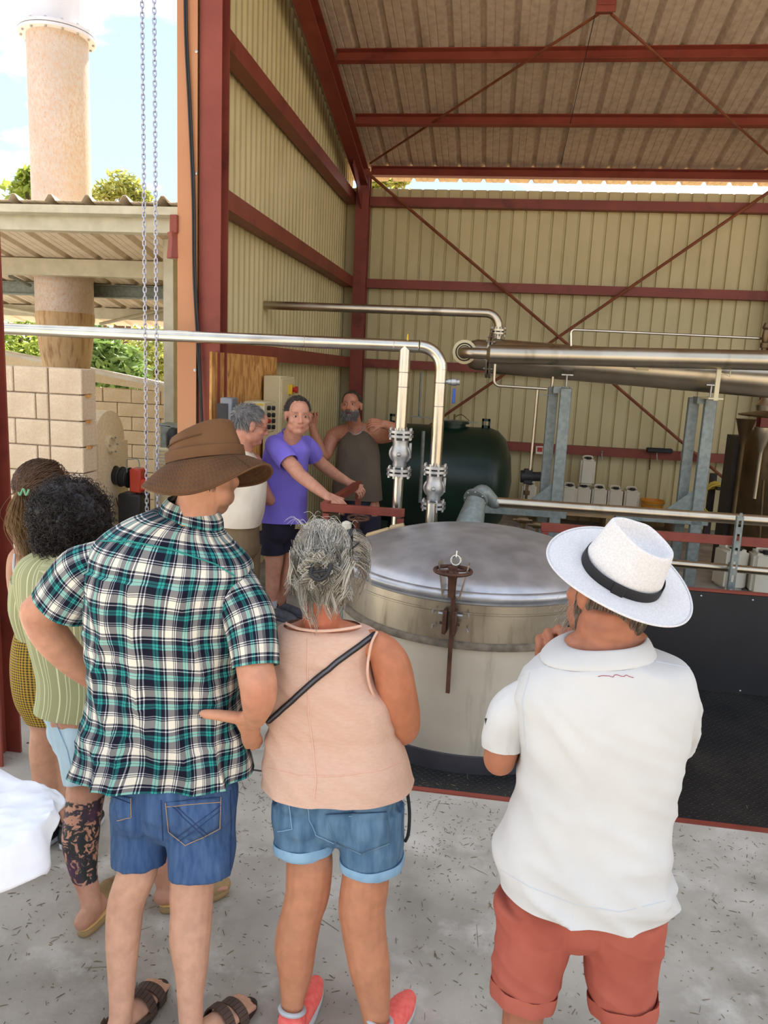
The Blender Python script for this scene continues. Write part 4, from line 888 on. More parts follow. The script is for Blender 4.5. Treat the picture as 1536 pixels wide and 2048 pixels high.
def seam(tree, pts, r, m, name, parent, k=6, lift=.001, flat=False):
    q = []
    for i in range(len(pts)-1):
        for j in range(k): t = j/k; q.append((pts[i][0]*(1-t)+pts[i+1][0]*t, pts[i][1]*(1-t)+pts[i+1][1]*t))
    q.append(pts[-1]); w3 = [hit(tree, x, y, lift)[0] for x, y in q]; w3 = [p for p in w3 if p is not None]
    if len(w3) < 2: return None
    mb = MB(); mb.tube(w3, r, 6); return mb.build(name, m, parent)
def patch(tree, quad, m, name, parent, nu=10, nv=10, lift=.004, clipv=None):   # quad px: tl,tr,br,bl
    mb = MB(); vs, fs = [], []
    for j in range(nv+1):
        for i in range(nu+1):
            s, t = i/nu, j/nv
            x = (quad[0][0]*(1-s)+quad[1][0]*s)*(1-t)+(quad[3][0]*(1-s)+quad[2][0]*s)*t
            y = (quad[0][1]*(1-s)+quad[1][1]*s)*(1-t)+(quad[3][1]*(1-s)+quad[2][1]*s)*t
            if clipv: y += clipv*(1-abs(2*s-1))*t
            p, n = hit(tree, x, y, lift)
            if p is None: return None
            vs.append(p)
    fs = [(j*(nu+1)+i, j*(nu+1)+i+1, (j+1)*(nu+1)+i+1, (j+1)*(nu+1)+i) for j in range(nv) for i in range(nu)]
    mb.add(vs, fs); o = mb.build(name, m, parent)
    md = o.modifiers.new('t', 'SOLIDIFY'); md.thickness = .004; md.offset = -1; return o

def ring(xl, yl, xr, yr, Y, ry, face=(0, 1, 0), n=2.4):
    l, r = P(xl, yl, Y), P(xr, yr, Y); f = V(face).normalized(); a = (r-l)/2; a0 = a.normalized(); b_ = (f-a0*f.dot(a0)).normalized()*ry
    return [(l+r)/2, a, b_, n]
def loft(rings, nseg=72, k=6, disp=None, hem0=.012, hem1=0.0, cap1=True):
    """surface through rings; returns verts, faces, uvs(per vert). seam runs at the front"""
    out = []
    for i in range(len(rings)-1):
        q = [rings[max(i-1, 0)], rings[i], rings[i+1], rings[min(i+2, len(rings)-1)]]
        for j in range(k):
            t = j/k; out.append([cr(q[0][c], q[1][c], q[2][c], q[3][c], t) for c in range(3)]+[q[1][3]*(1-t)+q[2][3]*t])
    out.append(rings[-1]); per = np.mean([PI*(r[1].length+r[2].length) for r in out])
    vl = [0.0]
    for i in range(1, len(out)): vl.append(vl[-1]+(out[i][0]-out[i-1][0]).length)
    def pt(r, th):
        c_, s_ = math.cos(th), math.sin(th); e = 2/r[3]
        return r[0] + r[1]*(math.copysign(abs(c_)**e, c_)) + r[2]*(math.copysign(abs(s_)**e, s_))
    vs, uv, fs = [], [], []; W = nseg+1
    if hem0:
        r0 = out[0]; dv = (out[1][0]-out[0][0]).normalized()
        for sc, up_ in ((.86, .05), (.93, .004)):
            for j in range(W):
                th = PI/2+2*PI*j/nseg; p = pt(r0, th); 
                if disp: p = p + (p-r0[0]).normalized()*disp(j/nseg, 0, p)
                p = r0[0]+(p-r0[0])*sc+dv*up_; vs.append(p); uv.append((j/nseg*per, -up_))
    for i, r in enumerate(out):
        for j in range(W):
            th = PI/2+2*PI*j/nseg; p = pt(r, th)
            if disp: p = p + (p-r[0]).normalized()*disp(j/nseg, vl[i], p)
            vs.append(p); uv.append((j/nseg*per, vl[i]))
    if hem1:
        r0 = out[-1]; dv = (out[-1][0]-out[-2][0]).normalized()
        for sc, up_ in ((.94, -.004), (.86, -.04)):
            for j in range(W):
                th = PI/2+2*PI*j/nseg; p = r0[0]+(pt(r0, th)-r0[0])*sc+dv*up_; vs.append(p); uv.append((j/nseg*per, vl[-1]))
    R = len(vs)//W
    for i in range(R-1):
        for j in range(nseg): fs.append((i*W+j, i*W+j+1, (i+1)*W+j+1, (i+1)*W+j))
    if cap1: fs.append(tuple((R-1)*W+j for j in range(nseg)))
    if hem0: fs.append(tuple(j for j in range(nseg-1, -1, -1)))
    return vs, fs, uv
def loft_obj(name, rings, m, parent, **kw):
    vs, fs, uv = loft(rings, **kw); off = root_loc(parent)
    me = bpy.data.meshes.new(name); me.from_pydata([tuple(V(p)-off) for p in vs], [], fs)
    ul = me.uv_layers.new(name='UVMap'); li = np.empty(len(me.loops), np.int32); me.loops.foreach_get('vertex_index', li)
    ul.data.foreach_set('uv', np.array(uv, np.float32)[li].ravel())
    bm = bmesh.new(); bm.from_mesh(me); bmesh.ops.recalc_face_normals(bm, faces=bm.faces); bm.to_mesh(me); bm.free()
    finish(me, True, 70); return link_mesh(name, me, m, parent)
def tube_rings(nodes, flat=1.0, ref=(1, 0, 0), n=2.0):
    pts = [a for a, _ in nodes]; res = []; x = None
    for i, (p, r) in enumerate(nodes):
        t = (pts[min(i+1, len(pts)-1)]-pts[max(i-1, 0)]).normalized()
        if x is None: x = V(ref)
        x = (x-t*x.dot(t)).normalized(); y = t.cross(x); res.append([p, x*r, y*r*flat, n])
    return res
def folds(amp, fx, fz, seed=0, tw=0.0):
    def f(u, v, p): 
        return amp*(noise.noise((math.cos(2*PI*u)*fx+seed, math.sin(2*PI*u)*fx, v*fz+tw*u)) + .45*noise.noise((math.cos(2*PI*u)*fx*2.3, seed+math.sin(2*PI*u)*fx*2.3, v*fz*2.1)))
    return f
def strands_obj(name, strands, parent, m=None, n=3):
    """strands: (points, r0, r1, rgb)"""
    off = root_loc(parent); V_, F_, C_ = [], [], []
    for pts, r0, r1, col in strands:
        k = len(V_); mN = len(pts); x = None
        for i, p in enumerate(pts):
            t = (pts[min(i+1, mN-1)]-pts[max(i-1, 0)])
            t = t.normalized() if t.length > 1e-9 else V((0, 0, 1))
            if x is None: x = t.cross(V((.3, .5, .8))).normalized()
            x = x-t*x.dot(t); x = x.normalized() if x.length > 1e-6 else t.orthogonal().normalized()
            y = t.cross(x); r = r0+(r1-r0)*i/(mN-1)
            for j in range(n): a = 2*PI*j/n; V_.append(tuple(p+(x*math.cos(a)+y*math.sin(a))*r-off)); C_.append(col)
        for i in range(mN-1):
            for j in range(n): F_.append((k+i*n+j, k+i*n+(j+1) % n, k+(i+1)*n+(j+1) % n, k+(i+1)*n+j))
    me = bpy.data.meshes.new(name); me.from_pydata(V_, [], F_); setcol(me, np.array(C_)); finish(me, True, 180)
    o = link_mesh(name, me, m or m_hair, parent); o['kind'] = 'stuff'; return o

class Head:
    def __init__(s, c, fwd, up, sc=1.0):
        s.c = V(c); f = V(fwd).normalized(); u = V(up); u = (u-f*u.dot(f)).normalized(); x = f.cross(u); s.R = Matrix((x, f, u)).transposed(); s.sc = sc
    def w(s, x, y, z): return s.c + s.R @ (V((x, y, z))*s.sc)
    def ball(s, mb, c, r, n=16, m=12): mb.ball(s.w(*c), tuple(q*s.sc for q in r), n, m, s.R)
    def skull(s, mb, jaw=1.0, nose=1.0):
        B = s.ball
        B(mb, (0, -.018, .032), (.076, .096, .086), 24, 16); B(mb, (0, .025, -.03), (.064, .070, .088), 24, 16)
        B(mb, (0, .045, -.088), (.040*jaw, .042, .034)); B(mb, (.035, .02, -.07), (.032*jaw, .05, .034)); B(mb, (-.035, .02, -.07), (.032*jaw, .05, .034))
        B(mb, (0, .055, .045), (.056, .040, .050))
        for k in (-1, 1):
            B(mb, (k*.028, .081, .022), (.026, .012, .008)); B(mb, (k*.045, .054, -.026), (.022, .026, .022))
            B(mb, (k*.079, -.004, -.006), (.010, .020, .032)); B(mb, (k*.083, -.012, .006), (.008, .014, .020))
            B(mb, (k*.012, .098, -.032), (.010, .010, .008))
            B(mb, (k*.031, .076, .004), (.016, .012, .009))
        limb(mb, [(s.w(0, .088, .018), .009*s.sc*nose), (s.w(0, .100, -.008), .010*s.sc*nose), (s.w(0, .108*nose**.3, -.028), .0125*s.sc*nose)], 3, 10)
        B(mb, (0, .086, -.0585), (.022, .010, .005)); B(mb, (0, .0845, -.067), (.018, .010, .005)); B(mb, (0, .082, -.090), (.018, .014, .016))
    def local(s, a): 
        R = np.array(s.R); return ((a-np.array(s.c)) @ R)/s.sc
    def eyes(s, parent, irc=(70, 60, 50)):
        for k in (-1, 1):
            mb = MB(); mb.ball(s.w(k*.031, .0795, .0045), tuple(q*s.sc for q in (.0115, .0105, .0062)), 14, 10, s.R); e = mb.build('eye', m_eye, parent)
            mb = MB(); mb.ball(s.w(k*.0315, .0882, .0042), tuple(q*s.sc for q in (.0062, .0036, .0060)), 12, 8, s.R); mb.build('iris', m_iris, e)
m_eye = mat('eye_white', (196, 188, 180), (206, 198, 190), rough=.25, vs=5)
m_iris = mat('dark_iris', (46, 34, 26), (54, 40, 32), rough=.2, vs=5)
def person(x, y, label): return thing('person', (x, y, 0), label, 'person')
def body_obj(mb, vox, parent, colfn, m=None, smooth=3, extra=None):
    me = remesh(mb, vox, smooth); a = verts(me).astype(float); setcol(me, colfn(a))
    if extra: extra(me, a)
    set_verts(me, a-np.array(root_loc(parent))); finish(me, True, 180); return link_mesh('body', me, m or m_skin, parent)
def garment(mb, vox, name, m, parent, disp=None, smooth=4):
    me = remesh(mb, vox, smooth, name); a = verts(me).astype(float)
    if disp is not None: a = a + normals(me)*disp(a)[:, None]
    tree_me = bpy.data.meshes.new('t'); 
    set_verts(me, a); t = bvh(me); bpy.data.meshes.remove(tree_me)
    set_verts(me, a-np.array(root_loc(parent))); finish(me, True, 180); return link_mesh(name, me, m, parent), t
def flatcol(c):
    def f(a):
        base = np.tile(L3(c), (len(a), 1)); n_ = vnoise(a, (9, 9, 9), 3.1)[:, None]; return base*(1+.10*n_*np.array([.6, 1.0, 1.0]))
    return f
def hand(mb, wrist, dirv, nrm, s=1.0, curl=.5, spread=.12, thumb=1, curls=None, thumbdir=None):
    """palm + five fingers: dirv along the hand, nrm = back of hand, thumb=+1 on the x side"""
    d = V(dirv).normalized(); n_ = V(nrm); n_ = (n_-d*n_.dot(d)).normalized(); x = d.cross(n_)*thumb
    w_ = V(wrist); L_ = .095*s
    for t in (-.5, -.17, .17, .5):
        limb(mb, [(w_+x*(t*.045*s), .017*s), (w_+d*L_*.55+x*(t*.07*s), .015*s), (w_+d*L_+x*(t*.078*s), .0115*s)], 3, 10)
    lens = (.070, .078, .074, .056)
    for i, t in enumerate((.5, .17, -.17, -.5)):
        b0 = w_+d*L_+x*(t*.078*s); c = (curls[i] if curls else curl); dd = (d+x*(t*spread)).normalized(); pts = [(b0, .0105*s)]; ang = 0
        for sg, fr in ((.45, .0095), (.30, .0088), (.25, .0075)):
            ang += c*(1.0 if sg == .45 else 1.15); v = dd*math.cos(ang)-n_*math.sin(ang); b0 = b0+v*(lens[i]*s*sg*1.05); pts.append((b0, fr*s))
        limb(mb, pts, 3, 10)
    tb = w_+d*(.022*s)+x*(.022*s); td = V(thumbdir).normalized() if thumbdir is not None else (x*.75+d*.75-n_*.25).normalized()
    limb(mb, [(tb, .016*s), (tb+td*.035*s, .0125*s), (tb+td*.062*s+d*.004, .0105*s), (tb+td*.085*s+d*.008*s, .0085*s)], 3, 10)
def foot(mb, heel, toe, s=1.0, toes=True, h=.07):
    h0, t0 = V(heel), V(toe); d = (t0-h0); d.z = 0; Lf = d.length; d.normalize(); x = d.cross(V((0, 0, 1)))
    z = h0.z
    limb(mb, [(h0+V((0, 0, .032)), .030*s), (h0+d*Lf*.35+V((0, 0, .034)), .030*s), (h0+d*Lf*.72+V((0, 0, .022)), .024*s)], 3, 12)
    for t in (-1, 1): limb(mb, [(h0+d*Lf*.12+x*(t*.012)+V((0, 0, .026)), .024*s), (h0+d*Lf*.72+x*(t*.026*s)+V((0, 0, .018)), .018*s)], 3, 10)
    if toes:
        for i, t in enumerate((-.032, -.015, .001, .016, .030)):
            l = .0 if i in (1, 2) else -.006; limb(mb, [(h0+d*Lf*.72+x*t*s+V((0, 0, .016)), .0125*s), (h0+d*(Lf*.9+l)+x*t*1.1*s+V((0, 0, .014)), .0105*s), (h0+d*(Lf*.98+l)+x*t*1.1*s+V((0, 0, .010)), .009*s)], 2, 8)
    return d, x, Lf
def sole_outline(h0, d, x, Lf, w, n=28, grow=.008):
    pts = []
    for i in range(n):
        a = 2*PI*i/n; t = .5-.5*math.cos(a); s_ = math.sin(a); wd = w*(.78+.35*t-.25*t*t*(t > .6))*abs(s_)**.7
        pts.append(h0+d*((Lf+2*grow)*t-grow)+x*(math.copysign(wd, s_)))
    return pts
def sole(name, h0, d, x, Lf, w, z0, z1, m, parent, bev=.004):
    o = sole_outline(h0, d, x, Lf, w); n = len(o); mb = MB(); mb.add([V((p.x, p.y, z)) for z in (z0, z1) for p in o], [tuple(range(n-1, -1, -1)), tuple(range(n, 2*n))]+[(i, (i+1) % n, n+(i+1) % n, n+i) for i in range(n)]); return mb.build(name, m, parent, True, 50, bevel=bev)
def sandal(parent, heel, toe, m, msole, label=None):
    h0 = V(heel); d = V(toe)-h0; d.z = 0; Lf = d.length; d.normalize(); x = d.cross(V((0, 0, 1)))
    s_ = sole('sandal', h0, d, x, Lf, .050, .001, .024, msole, parent)
    for t, hgt, w_ in ((.70, .055, .016), (.52, .075, .015)):
        mb = MB(); pts = []
        for i in range(13): a = PI*i/12; pts.append(h0+d*Lf*(t+.02*math.cos(a))+x*(math.cos(a)*.048)+V((0, 0, .016+hgt*math.sin(a)**.8)))
        for i in range(12):
            p, q = pts[i], pts[i+1]; nrm_ = (p-(h0+d*Lf*t+V((0, 0, .02)))).normalized()
            mb.add([p-d*w_, p+d*w_, q+d*w_, q-d*w_, p-d*w_+nrm_*.005, p+d*w_+nrm_*.005, q+d*w_+nrm_*.005, q-d*w_+nrm_*.005], [(0, 1, 2, 3), (7, 6, 5, 4), (0, 4, 5, 1), (1, 5, 6, 2), (2, 6, 7, 3), (3, 7, 4, 0)])
        mb.build('strap', m, s_)
    mb = MB(); pts = [h0+d*Lf*(.16-.20*math.sin(PI*i/10))+x*(math.cos(PI*i/10)*.045)+V((0, 0, .055)) for i in range(11)]
    for i in range(10):
        p, q = pts[i], pts[i+1]; o_ = V((0, 0, .022)); e_ = (p-(h0+d*.04)).normalized()*.005; mb.add([p, q, q+o_, p+o_, p+e_, q+e_, q+o_+e_, p+o_+e_], [(0, 1, 2, 3), (7, 6, 5, 4), (0, 4, 5, 1), (2, 6, 7, 3)])
    mb.build('heel_strap', m, s_)
    mb = MB()
    for k in (-1, 1): mb.tube([h0+d*Lf*.52+x*k*.047+V((0, 0, .03)), h0+d*Lf*.12+x*k*.045+V((0, 0, .066))], .008, 6)
    mb.build('side_strap', m, s_); return s_
def sneaker(parent, heel, toe, m, msole, mlin, name='sneaker', hi=.075):
    h0 = V(heel); d = V(toe)-h0; d.z = 0; Lf = d.length; d.normalize(); x = d.cross(V((0, 0, 1)))
    mb = MB(); limb(mb, [(h0+d*.03+V((0, 0, .045)), .040), (h0+d*Lf*.4+V((0, 0, .046)), .042), (h0+d*Lf*.75+V((0, 0, .036)), .040), (h0+d*Lf*.93+V((0, 0, .032)), .028)], 4, 14)
    limb(mb, [(h0+d*.035+V((0, 0, .05)), .040), (h0+d*.04+V((0, 0, hi)), .043)], 3, 14)
    u, _ = garment(mb, .005, name, m, parent, smooth=4)
    sole('sole', h0, d, x, Lf, .047, .001, .028, msole, u, .006)
    mb = MB(); mb.torus(h0+d*.04+V((0, 0, hi+.035)), .036, .007, (d*.3+V((0, 0, 1))), 24, 8); mb.build('collar', mlin, u)
    return u
def legnodes(px, Yh, za=.085):
    """px: (x, y, r) from the hip down to the ankle; depth runs from Yh to where the ankle meets the floor"""
    Ya = PZ(px[-1][0], px[-1][1], za).y; y0, y1 = px[0][1], px[-1][1]
    return [nd(x, y, Yh+(Ya-Yh)*(y-y0)/(y1-y0), r) for x, y, r in px]

def hat_crown(name, hc, xh, fh, uh, bx, by, tx, ty, hfun, recess, m, parent, n=72, shift=0.0):
    """felt-style crown: wall rising to an uneven top edge, then a recessed top"""
    mb = MB(); vs = []
    def pt(rx, ry, a, h, k=0): return hc + xh*(rx*math.cos(a)) + fh*(ry*math.sin(a)+shift*k) + uh*h
    rows = []
    for t in (0, .12, .3, .5, .7, .85, .95): rows.append(lambda a, t=t: pt(bx+(tx-bx)*t**1.3, by+(ty-by)*t**1.3, a, hfun(a)*t, t))
    for s_, d_ in ((.985, .995), (.95, 1.01), (.90, 1.0), (.84, .965), (.74, 1-recess*.55), (.55, 1-recess*.85), (.3, 1-recess), (.02, 1-recess)): rows.append(lambda a, s_=s_, d_=d_: pt(tx*s_, ty*s_, a, hfun(a)*d_, 1))
    for f in rows:
        for i in range(n): vs.append(f(2*PI*i/n))
    fs = [(j*n+i, j*n+(i+1) % n, (j+1)*n+(i+1) % n, (j+1)*n+i) for j in range(len(rows)-1) for i in range(n)]
    vs = [p + (p-hc).normalized()*.0025*noise.noise(p*26) for p in vs]
    mb.add(vs, fs); return mb.build(name, m, parent, True, 180)

def ridge(a, b, c=0.0): return (1-min(1, abs(noise.noise((a, b, c)))*2.4))**2
# ---------------------------------------------------------------- clothing materials
def uvnodes(m):
    nt = m.node_tree; tc = N(nt, 'ShaderNodeTexCoord'); sx = N(nt, 'ShaderNodeSeparateXYZ'); nt.links.new(tc.outputs['UV'], sx.inputs[0]); return nt, sx
def bands(nt, val, period, offs, stops, raw=False):
    """stops: (position 0..1, sRGB) constant colour bands repeated every period metres"""
    a = N(nt, 'ShaderNodeMath', operation='MULTIPLY_ADD'); a.inputs[1].default_value = 1/period; a.inputs[2].default_value = offs; nt.links.new(val, a.inputs[0])
    f = N(nt, 'ShaderNodeMath', operation='FRACT'); nt.links.new(a.outputs[0], f.inputs[0])
    r = N(nt, 'ShaderNodeValToRGB'); r.color_ramp.interpolation = 'CONSTANT'; e = r.color_ramp.elements
    kf = (lambda c: tuple(v/255 for v in c)+(1,)) if raw else lin
    e[0].position = 0; e[0].color = kf(stops[0][1]); e[1].position = stops[1][0]; e[1].color = kf(stops[1][1])
    for p, c in stops[2:]: q = e.new(p); q.color = kf(c)
    nt.links.new(f.outputs[0], r.inputs[0]); return r.outputs[0]
def weave_bump(m, scale=900, strength=.12, fold=0):
    nt = m.node_tree; b = nt.nodes['Principled BSDF']; n = N(nt, 'ShaderNodeTexNoise'); n.inputs['Scale'].default_value = scale; tc = N(nt, 'ShaderNodeTexCoord'); nt.links.new(tc.outputs['Object'], n.inputs[0])
    bp = N(nt, 'ShaderNodeBump'); bp.inputs['Strength'].default_value = strength; bp.inputs['Distance'].default_value = .002; nt.links.new(n.outputs[0], bp.inputs['Height']); nt.links.new(bp.outputs[0], b.inputs['Normal'])
def plaid():
    m, nt, b = newmat('teal_navy_plaid'); nt, sx = uvnodes(m)
    NV, TE, CRM, WH = (26, 28, 44), (52, 150, 142), (224, 218, 200), (226, 226, 222)
    seq = [(0, NV), (.20, TE), (.275, NV), (.295, TE), (.37, NV), (.50, WH), (.535, NV), (.60, CRM), (.84, NV), (.875, WH), (.90, NV), (.945, WH), (.97, NV)]
    u = bands(nt, sx.outputs[0], .054, .1, seq, True); v = bands(nt, sx.outputs[1], .090, .3, seq, True)
    mx = N(nt, 'ShaderNodeMixRGB'); mx.inputs[0].default_value = .5; nt.links.new(u, mx.inputs[1]); nt.links.new(v, mx.inputs[2])
    g_ = N(nt, 'ShaderNodeGamma'); g_.inputs[1].default_value = 2.3; nt.links.new(mx.outputs[0], g_.inputs[0]); nt.links.new(g_.outputs[0], b.inputs['Base Color']); b.inputs['Roughness'].default_value = .85; b.inputs['Specular IOR Level'].default_value = .2; weave_bump(m); return m
m_plaid = plaid()
def striped():
    m, nt, b = newmat('sage_striped_linen'); nt, sx = uvnodes(m); S, C_ = (150, 152, 112), (206, 204, 168)
    u = bands(nt, sx.outputs[0], .05, .0, [(0, S), (.30, C_), (.36, S), (.62, C_), (.655, S), (.80, C_), (.835, S)])
    nt.links.new(u, b.inputs['Base Color']); b.inputs['Roughness'].default_value = .9; b.inputs['Specular IOR Level'].default_value = .2; weave_bump(m); return m
m_sage = striped()
def checkskirt():
    m, nt, b = newmat('yellow_black_houndstooth'); nt, sx = uvnodes(m); Bk, Ye = (30, 26, 14), (176, 140, 34)
    u = bands(nt, sx.outputs[0], .011, 0, [(0, Bk), (.5, Ye)]); v = bands(nt, sx.outputs[1], .011, 0, [(0, Bk), (.5, Ye)])
    mx = N(nt, 'ShaderNodeMixRGB'); mx.inputs[0].default_value = .5; nt.links.new(u, mx.inputs[1]); nt.links.new(v, mx.inputs[2]); nt.links.new(mx.outputs[0], b.inputs['Base Color']); b.inputs['Roughness'].default_value = .85; return m
m_skirtc = checkskirt()
m_pink = mat('peach_linen_knit', (204, 166, 144), (216, 182, 162), rough=.9, vs=90, lo=.15, hi=.85, stretch=(.6, 1, 2), bump=.2, bs=260, bd=.002, spec=.2)
m_pinkseam = mat('peach_seam', (218, 176, 152), (224, 184, 162), rough=.9, vs=30)
m_white_sh = mat('white_pique_cotton', (194, 194, 192), (204, 204, 202), rough=.9, vs=5, bump=.15, bs=500, bd=.001, spec=.2)
m_whitetrim = mat('white_shirt_seam', (184, 188, 196), (192, 196, 202), rough=.9, vs=20)
m_terra = mat('terracotta_chino', (162, 84, 68), (176, 96, 80), rough=.85, vs=7, bump=.15, bs=400, bd=.001, spec=.2)
m_denim = mat('mid_blue_denim', (54, 80, 120), (82, 108, 146), rough=.9, vs=10, lo=.3, hi=.75, stretch=(6, 6, .6), bump=.2, bs=300, bd=.002, spec=.2, grime=[((116, 148, 188), 3.2, .56, .82, (1, 1, .6))])
m_denimlt = mat('light_blue_denim', (76, 108, 138), (104, 136, 162), rough=.9, vs=9, stretch=(4, 4, .8), bump=.2, bs=300, bd=.002, spec=.2, grime=[((140, 172, 198), 3.5, .58, .82, (1, 1, .6))])
m_denimcuff = mat('turned_denim_cuff', (128, 166, 194), (146, 182, 206), rough=.9, vs=20, bump=.2, bs=300, bd=.002)
m_denimpale = mat('bleached_denim', (160, 186, 200), (182, 206, 216), rough=.9, vs=7, stretch=(3, 3, .8), bump=.2, bs=300, bd=.002, spec=.2)
m_stitch = mat('tan_stitching', (168, 138, 104), (180, 150, 116), rough=.9, vs=50)
m_stitchd = mat('dark_denim_stitch', (36, 56, 94), (44, 66, 106), rough=.9, vs=50)
m_purple = mat('purple_jersey', (122, 108, 206), (134, 120, 220), rough=.85, vs=4, spec=.2)
m_navy = mat('navy_short_cloth', (26, 24, 42), (34, 32, 52), rough=.85, vs=6)
m_olive = mat('olive_brown_vest', (84, 72, 58), (94, 82, 66), rough=.85, vs=5)
m_cream = mat('cream_jersey', (214, 200, 178), (226, 214, 194), rough=.9, vs=5)
m_khaki = mat('khaki_trouser', (112, 92, 66), (124, 104, 76), rough=.9, vs=6)
m_blacktop = mat('black_top_cloth', (18, 17, 20), (24, 23, 26), rough=.8, vs=6)
m_sandal = mat('brown_sandal_leather', (70, 54, 44), (88, 70, 58), rough=.65, vs=14)
m_sandals = mat('dark_sandal_sole', (52, 42, 36), (64, 54, 46), rough=.8, vs=10)
m_clog = mat('tan_clog_suede', (140, 116, 78), (160, 134, 92), rough=.8, vs=14)
m_clogin = mat('pale_clog_insole', (206, 166, 104), (216, 178, 116), rough=.7, vs=14)
m_coral = mat('coral_mesh_shoe', (236, 96, 88), (246, 118, 108), rough=.7, vs=60, bump=.5, bs=220, bd=.003)
m_greysole = mat('grey_shoe_trim', (176, 182, 184), (190, 196, 198), rough=.7, vs=10)
m_greyshoe = mat('grey_running_shoe', (78, 78, 84), (96, 96, 102), rough=.75, vs=30)
m_fedora = mat('white_woven_straw', (204, 203, 204), (218, 217, 217), rough=.85, vs=220, bump=.5, bs=420, bd=.002)
m_ribbon = mat('black_grosgrain', (20, 20, 22), (27, 27, 29), rough=.7, vs=8)
def hatmat():
    m = mat('waxed_brown_cotton', (84, 56, 34), (106, 74, 46), rough=.75, vs=6, spec=.25, grime=[((74, 46, 26), 3, .55, .8, (1, 1, 1)), ((122, 90, 60), 16, .64, .74, (1, 1, 1))]); return m
m_hat = hatmat()
def hatbrim():
    m = mat('stitched_brown_brim', (84, 58, 36), (98, 68, 44), rough=.8, vs=10, spec=.2); nt, sx = uvnodes(m); b = nt.nodes['Principled BSDF']; L = nt.links.new
    def wv(val, f):
        a = N(nt, 'ShaderNodeMath', operation='MULTIPLY'); a.inputs[1].default_value = f; L(val, a.inputs[0]); s = N(nt, 'ShaderNodeMath', operation='SINE'); L(a.outputs[0], s.inputs[0]); return s.outputs[0]
    u, v = wv(sx.outputs[0], 2*PI*95), wv(sx.outputs[1], 2*PI*110)
    mu = N(nt, 'ShaderNodeMath', operation='MULTIPLY'); L(u, mu.inputs[0]); L(v, mu.inputs[1]); ad = N(nt, 'ShaderNodeMath', operation='ADD'); L(mu.outputs[0], ad.inputs[0]); L(v, ad.inputs[1])
    bp = N(nt, 'ShaderNodeBump'); bp.inputs['Strength'].default_value = .5; bp.inputs['Distance'].default_value = .0025; L(ad.outputs[0], bp.inputs['Height']); L(bp.outputs[0], b.inputs['Normal']); return m
m_brim = hatbrim()
def tattoo():
    m = mat('tattooed_skin', (236, 236, 236), (255, 255, 255), rough=.52, vs=30, attr='Col', sss=.1, spec=.35)
    nt = m.node_tree; b = nt.nodes['Principled BSDF']; L = nt.links.new; src = b.inputs['Base Color'].links[0].from_socket
    at = N(nt, 'ShaderNodeAttribute'); at.attribute_name = 'Ink'; tc = N(nt, 'ShaderNodeTexCoord')
    n1 = N(nt, 'ShaderNodeTexNoise'); n1.inputs['Scale'].default_value = 24; n1.inputs['Detail'].default_value = 2; n1.inputs['Distortion'].default_value = 1.6; L(tc.outputs['Object'], n1.inputs[0])
    w_ = N(nt, 'ShaderNodeTexWave'); w_.wave_type = 'RINGS'; w_.inputs['Scale'].default_value = 7; w_.inputs['Distortion'].default_value = 16; w_.inputs['Detail'].default_value = 2; w_.inputs['Detail Scale'].default_value = 2.2; L(tc.outputs['Object'], w_.inputs[0])
    r1 = N(nt, 'ShaderNodeValToRGB'); e = r1.color_ramp.elements; e[0].position = .48; e[0].color = (1, 1, 1, 1); e[1].position = .54; e[1].color = (0, 0, 0, 1); L(n1.outputs[0], r1.inputs[0])
    r2 = N(nt, 'ShaderNodeValToRGB'); e = r2.color_ramp.elements; e[0].position = .18; e[0].color = (1, 1, 1, 1); e[1].position = .28; e[1].color = (0, 0, 0, 1); L(w_.outputs[0], r2.inputs[0])
    mxx = N(nt, 'ShaderNodeMath', operation='MAXIMUM'); L(r1.outputs[0], mxx.inputs[0]); L(r2.outputs[0], mxx.inputs[1])
    mu = N(nt, 'ShaderNodeMath', operation='MULTIPLY'); L(mxx.outputs[0], mu.inputs[0]); L(at.outputs['Fac'], mu.inputs[1])
    r3 = N(nt, 'ShaderNodeValToRGB'); e = r3.color_ramp.elements; e[0].position = .5; e[0].color = lin((34, 38, 40)); e[1].position = .70; e[1].color = lin((84, 48, 76)); 
    n2 = N(nt, 'ShaderNodeTexNoise'); n2.inputs['Scale'].default_value = 9; L(tc.outputs['Object'], n2.inputs[0]); L(n2.outputs[0], r3.inputs[0])
    mm = N(nt, 'ShaderNodeMixRGB'); L(mu.outputs[0], mm.inputs[0]); L(src, mm.inputs[1]); L(r3.outputs[0], mm.inputs[2]); L(mm.outputs[0], b.inputs['Base Color']); return m
m_tattoo = tattoo()
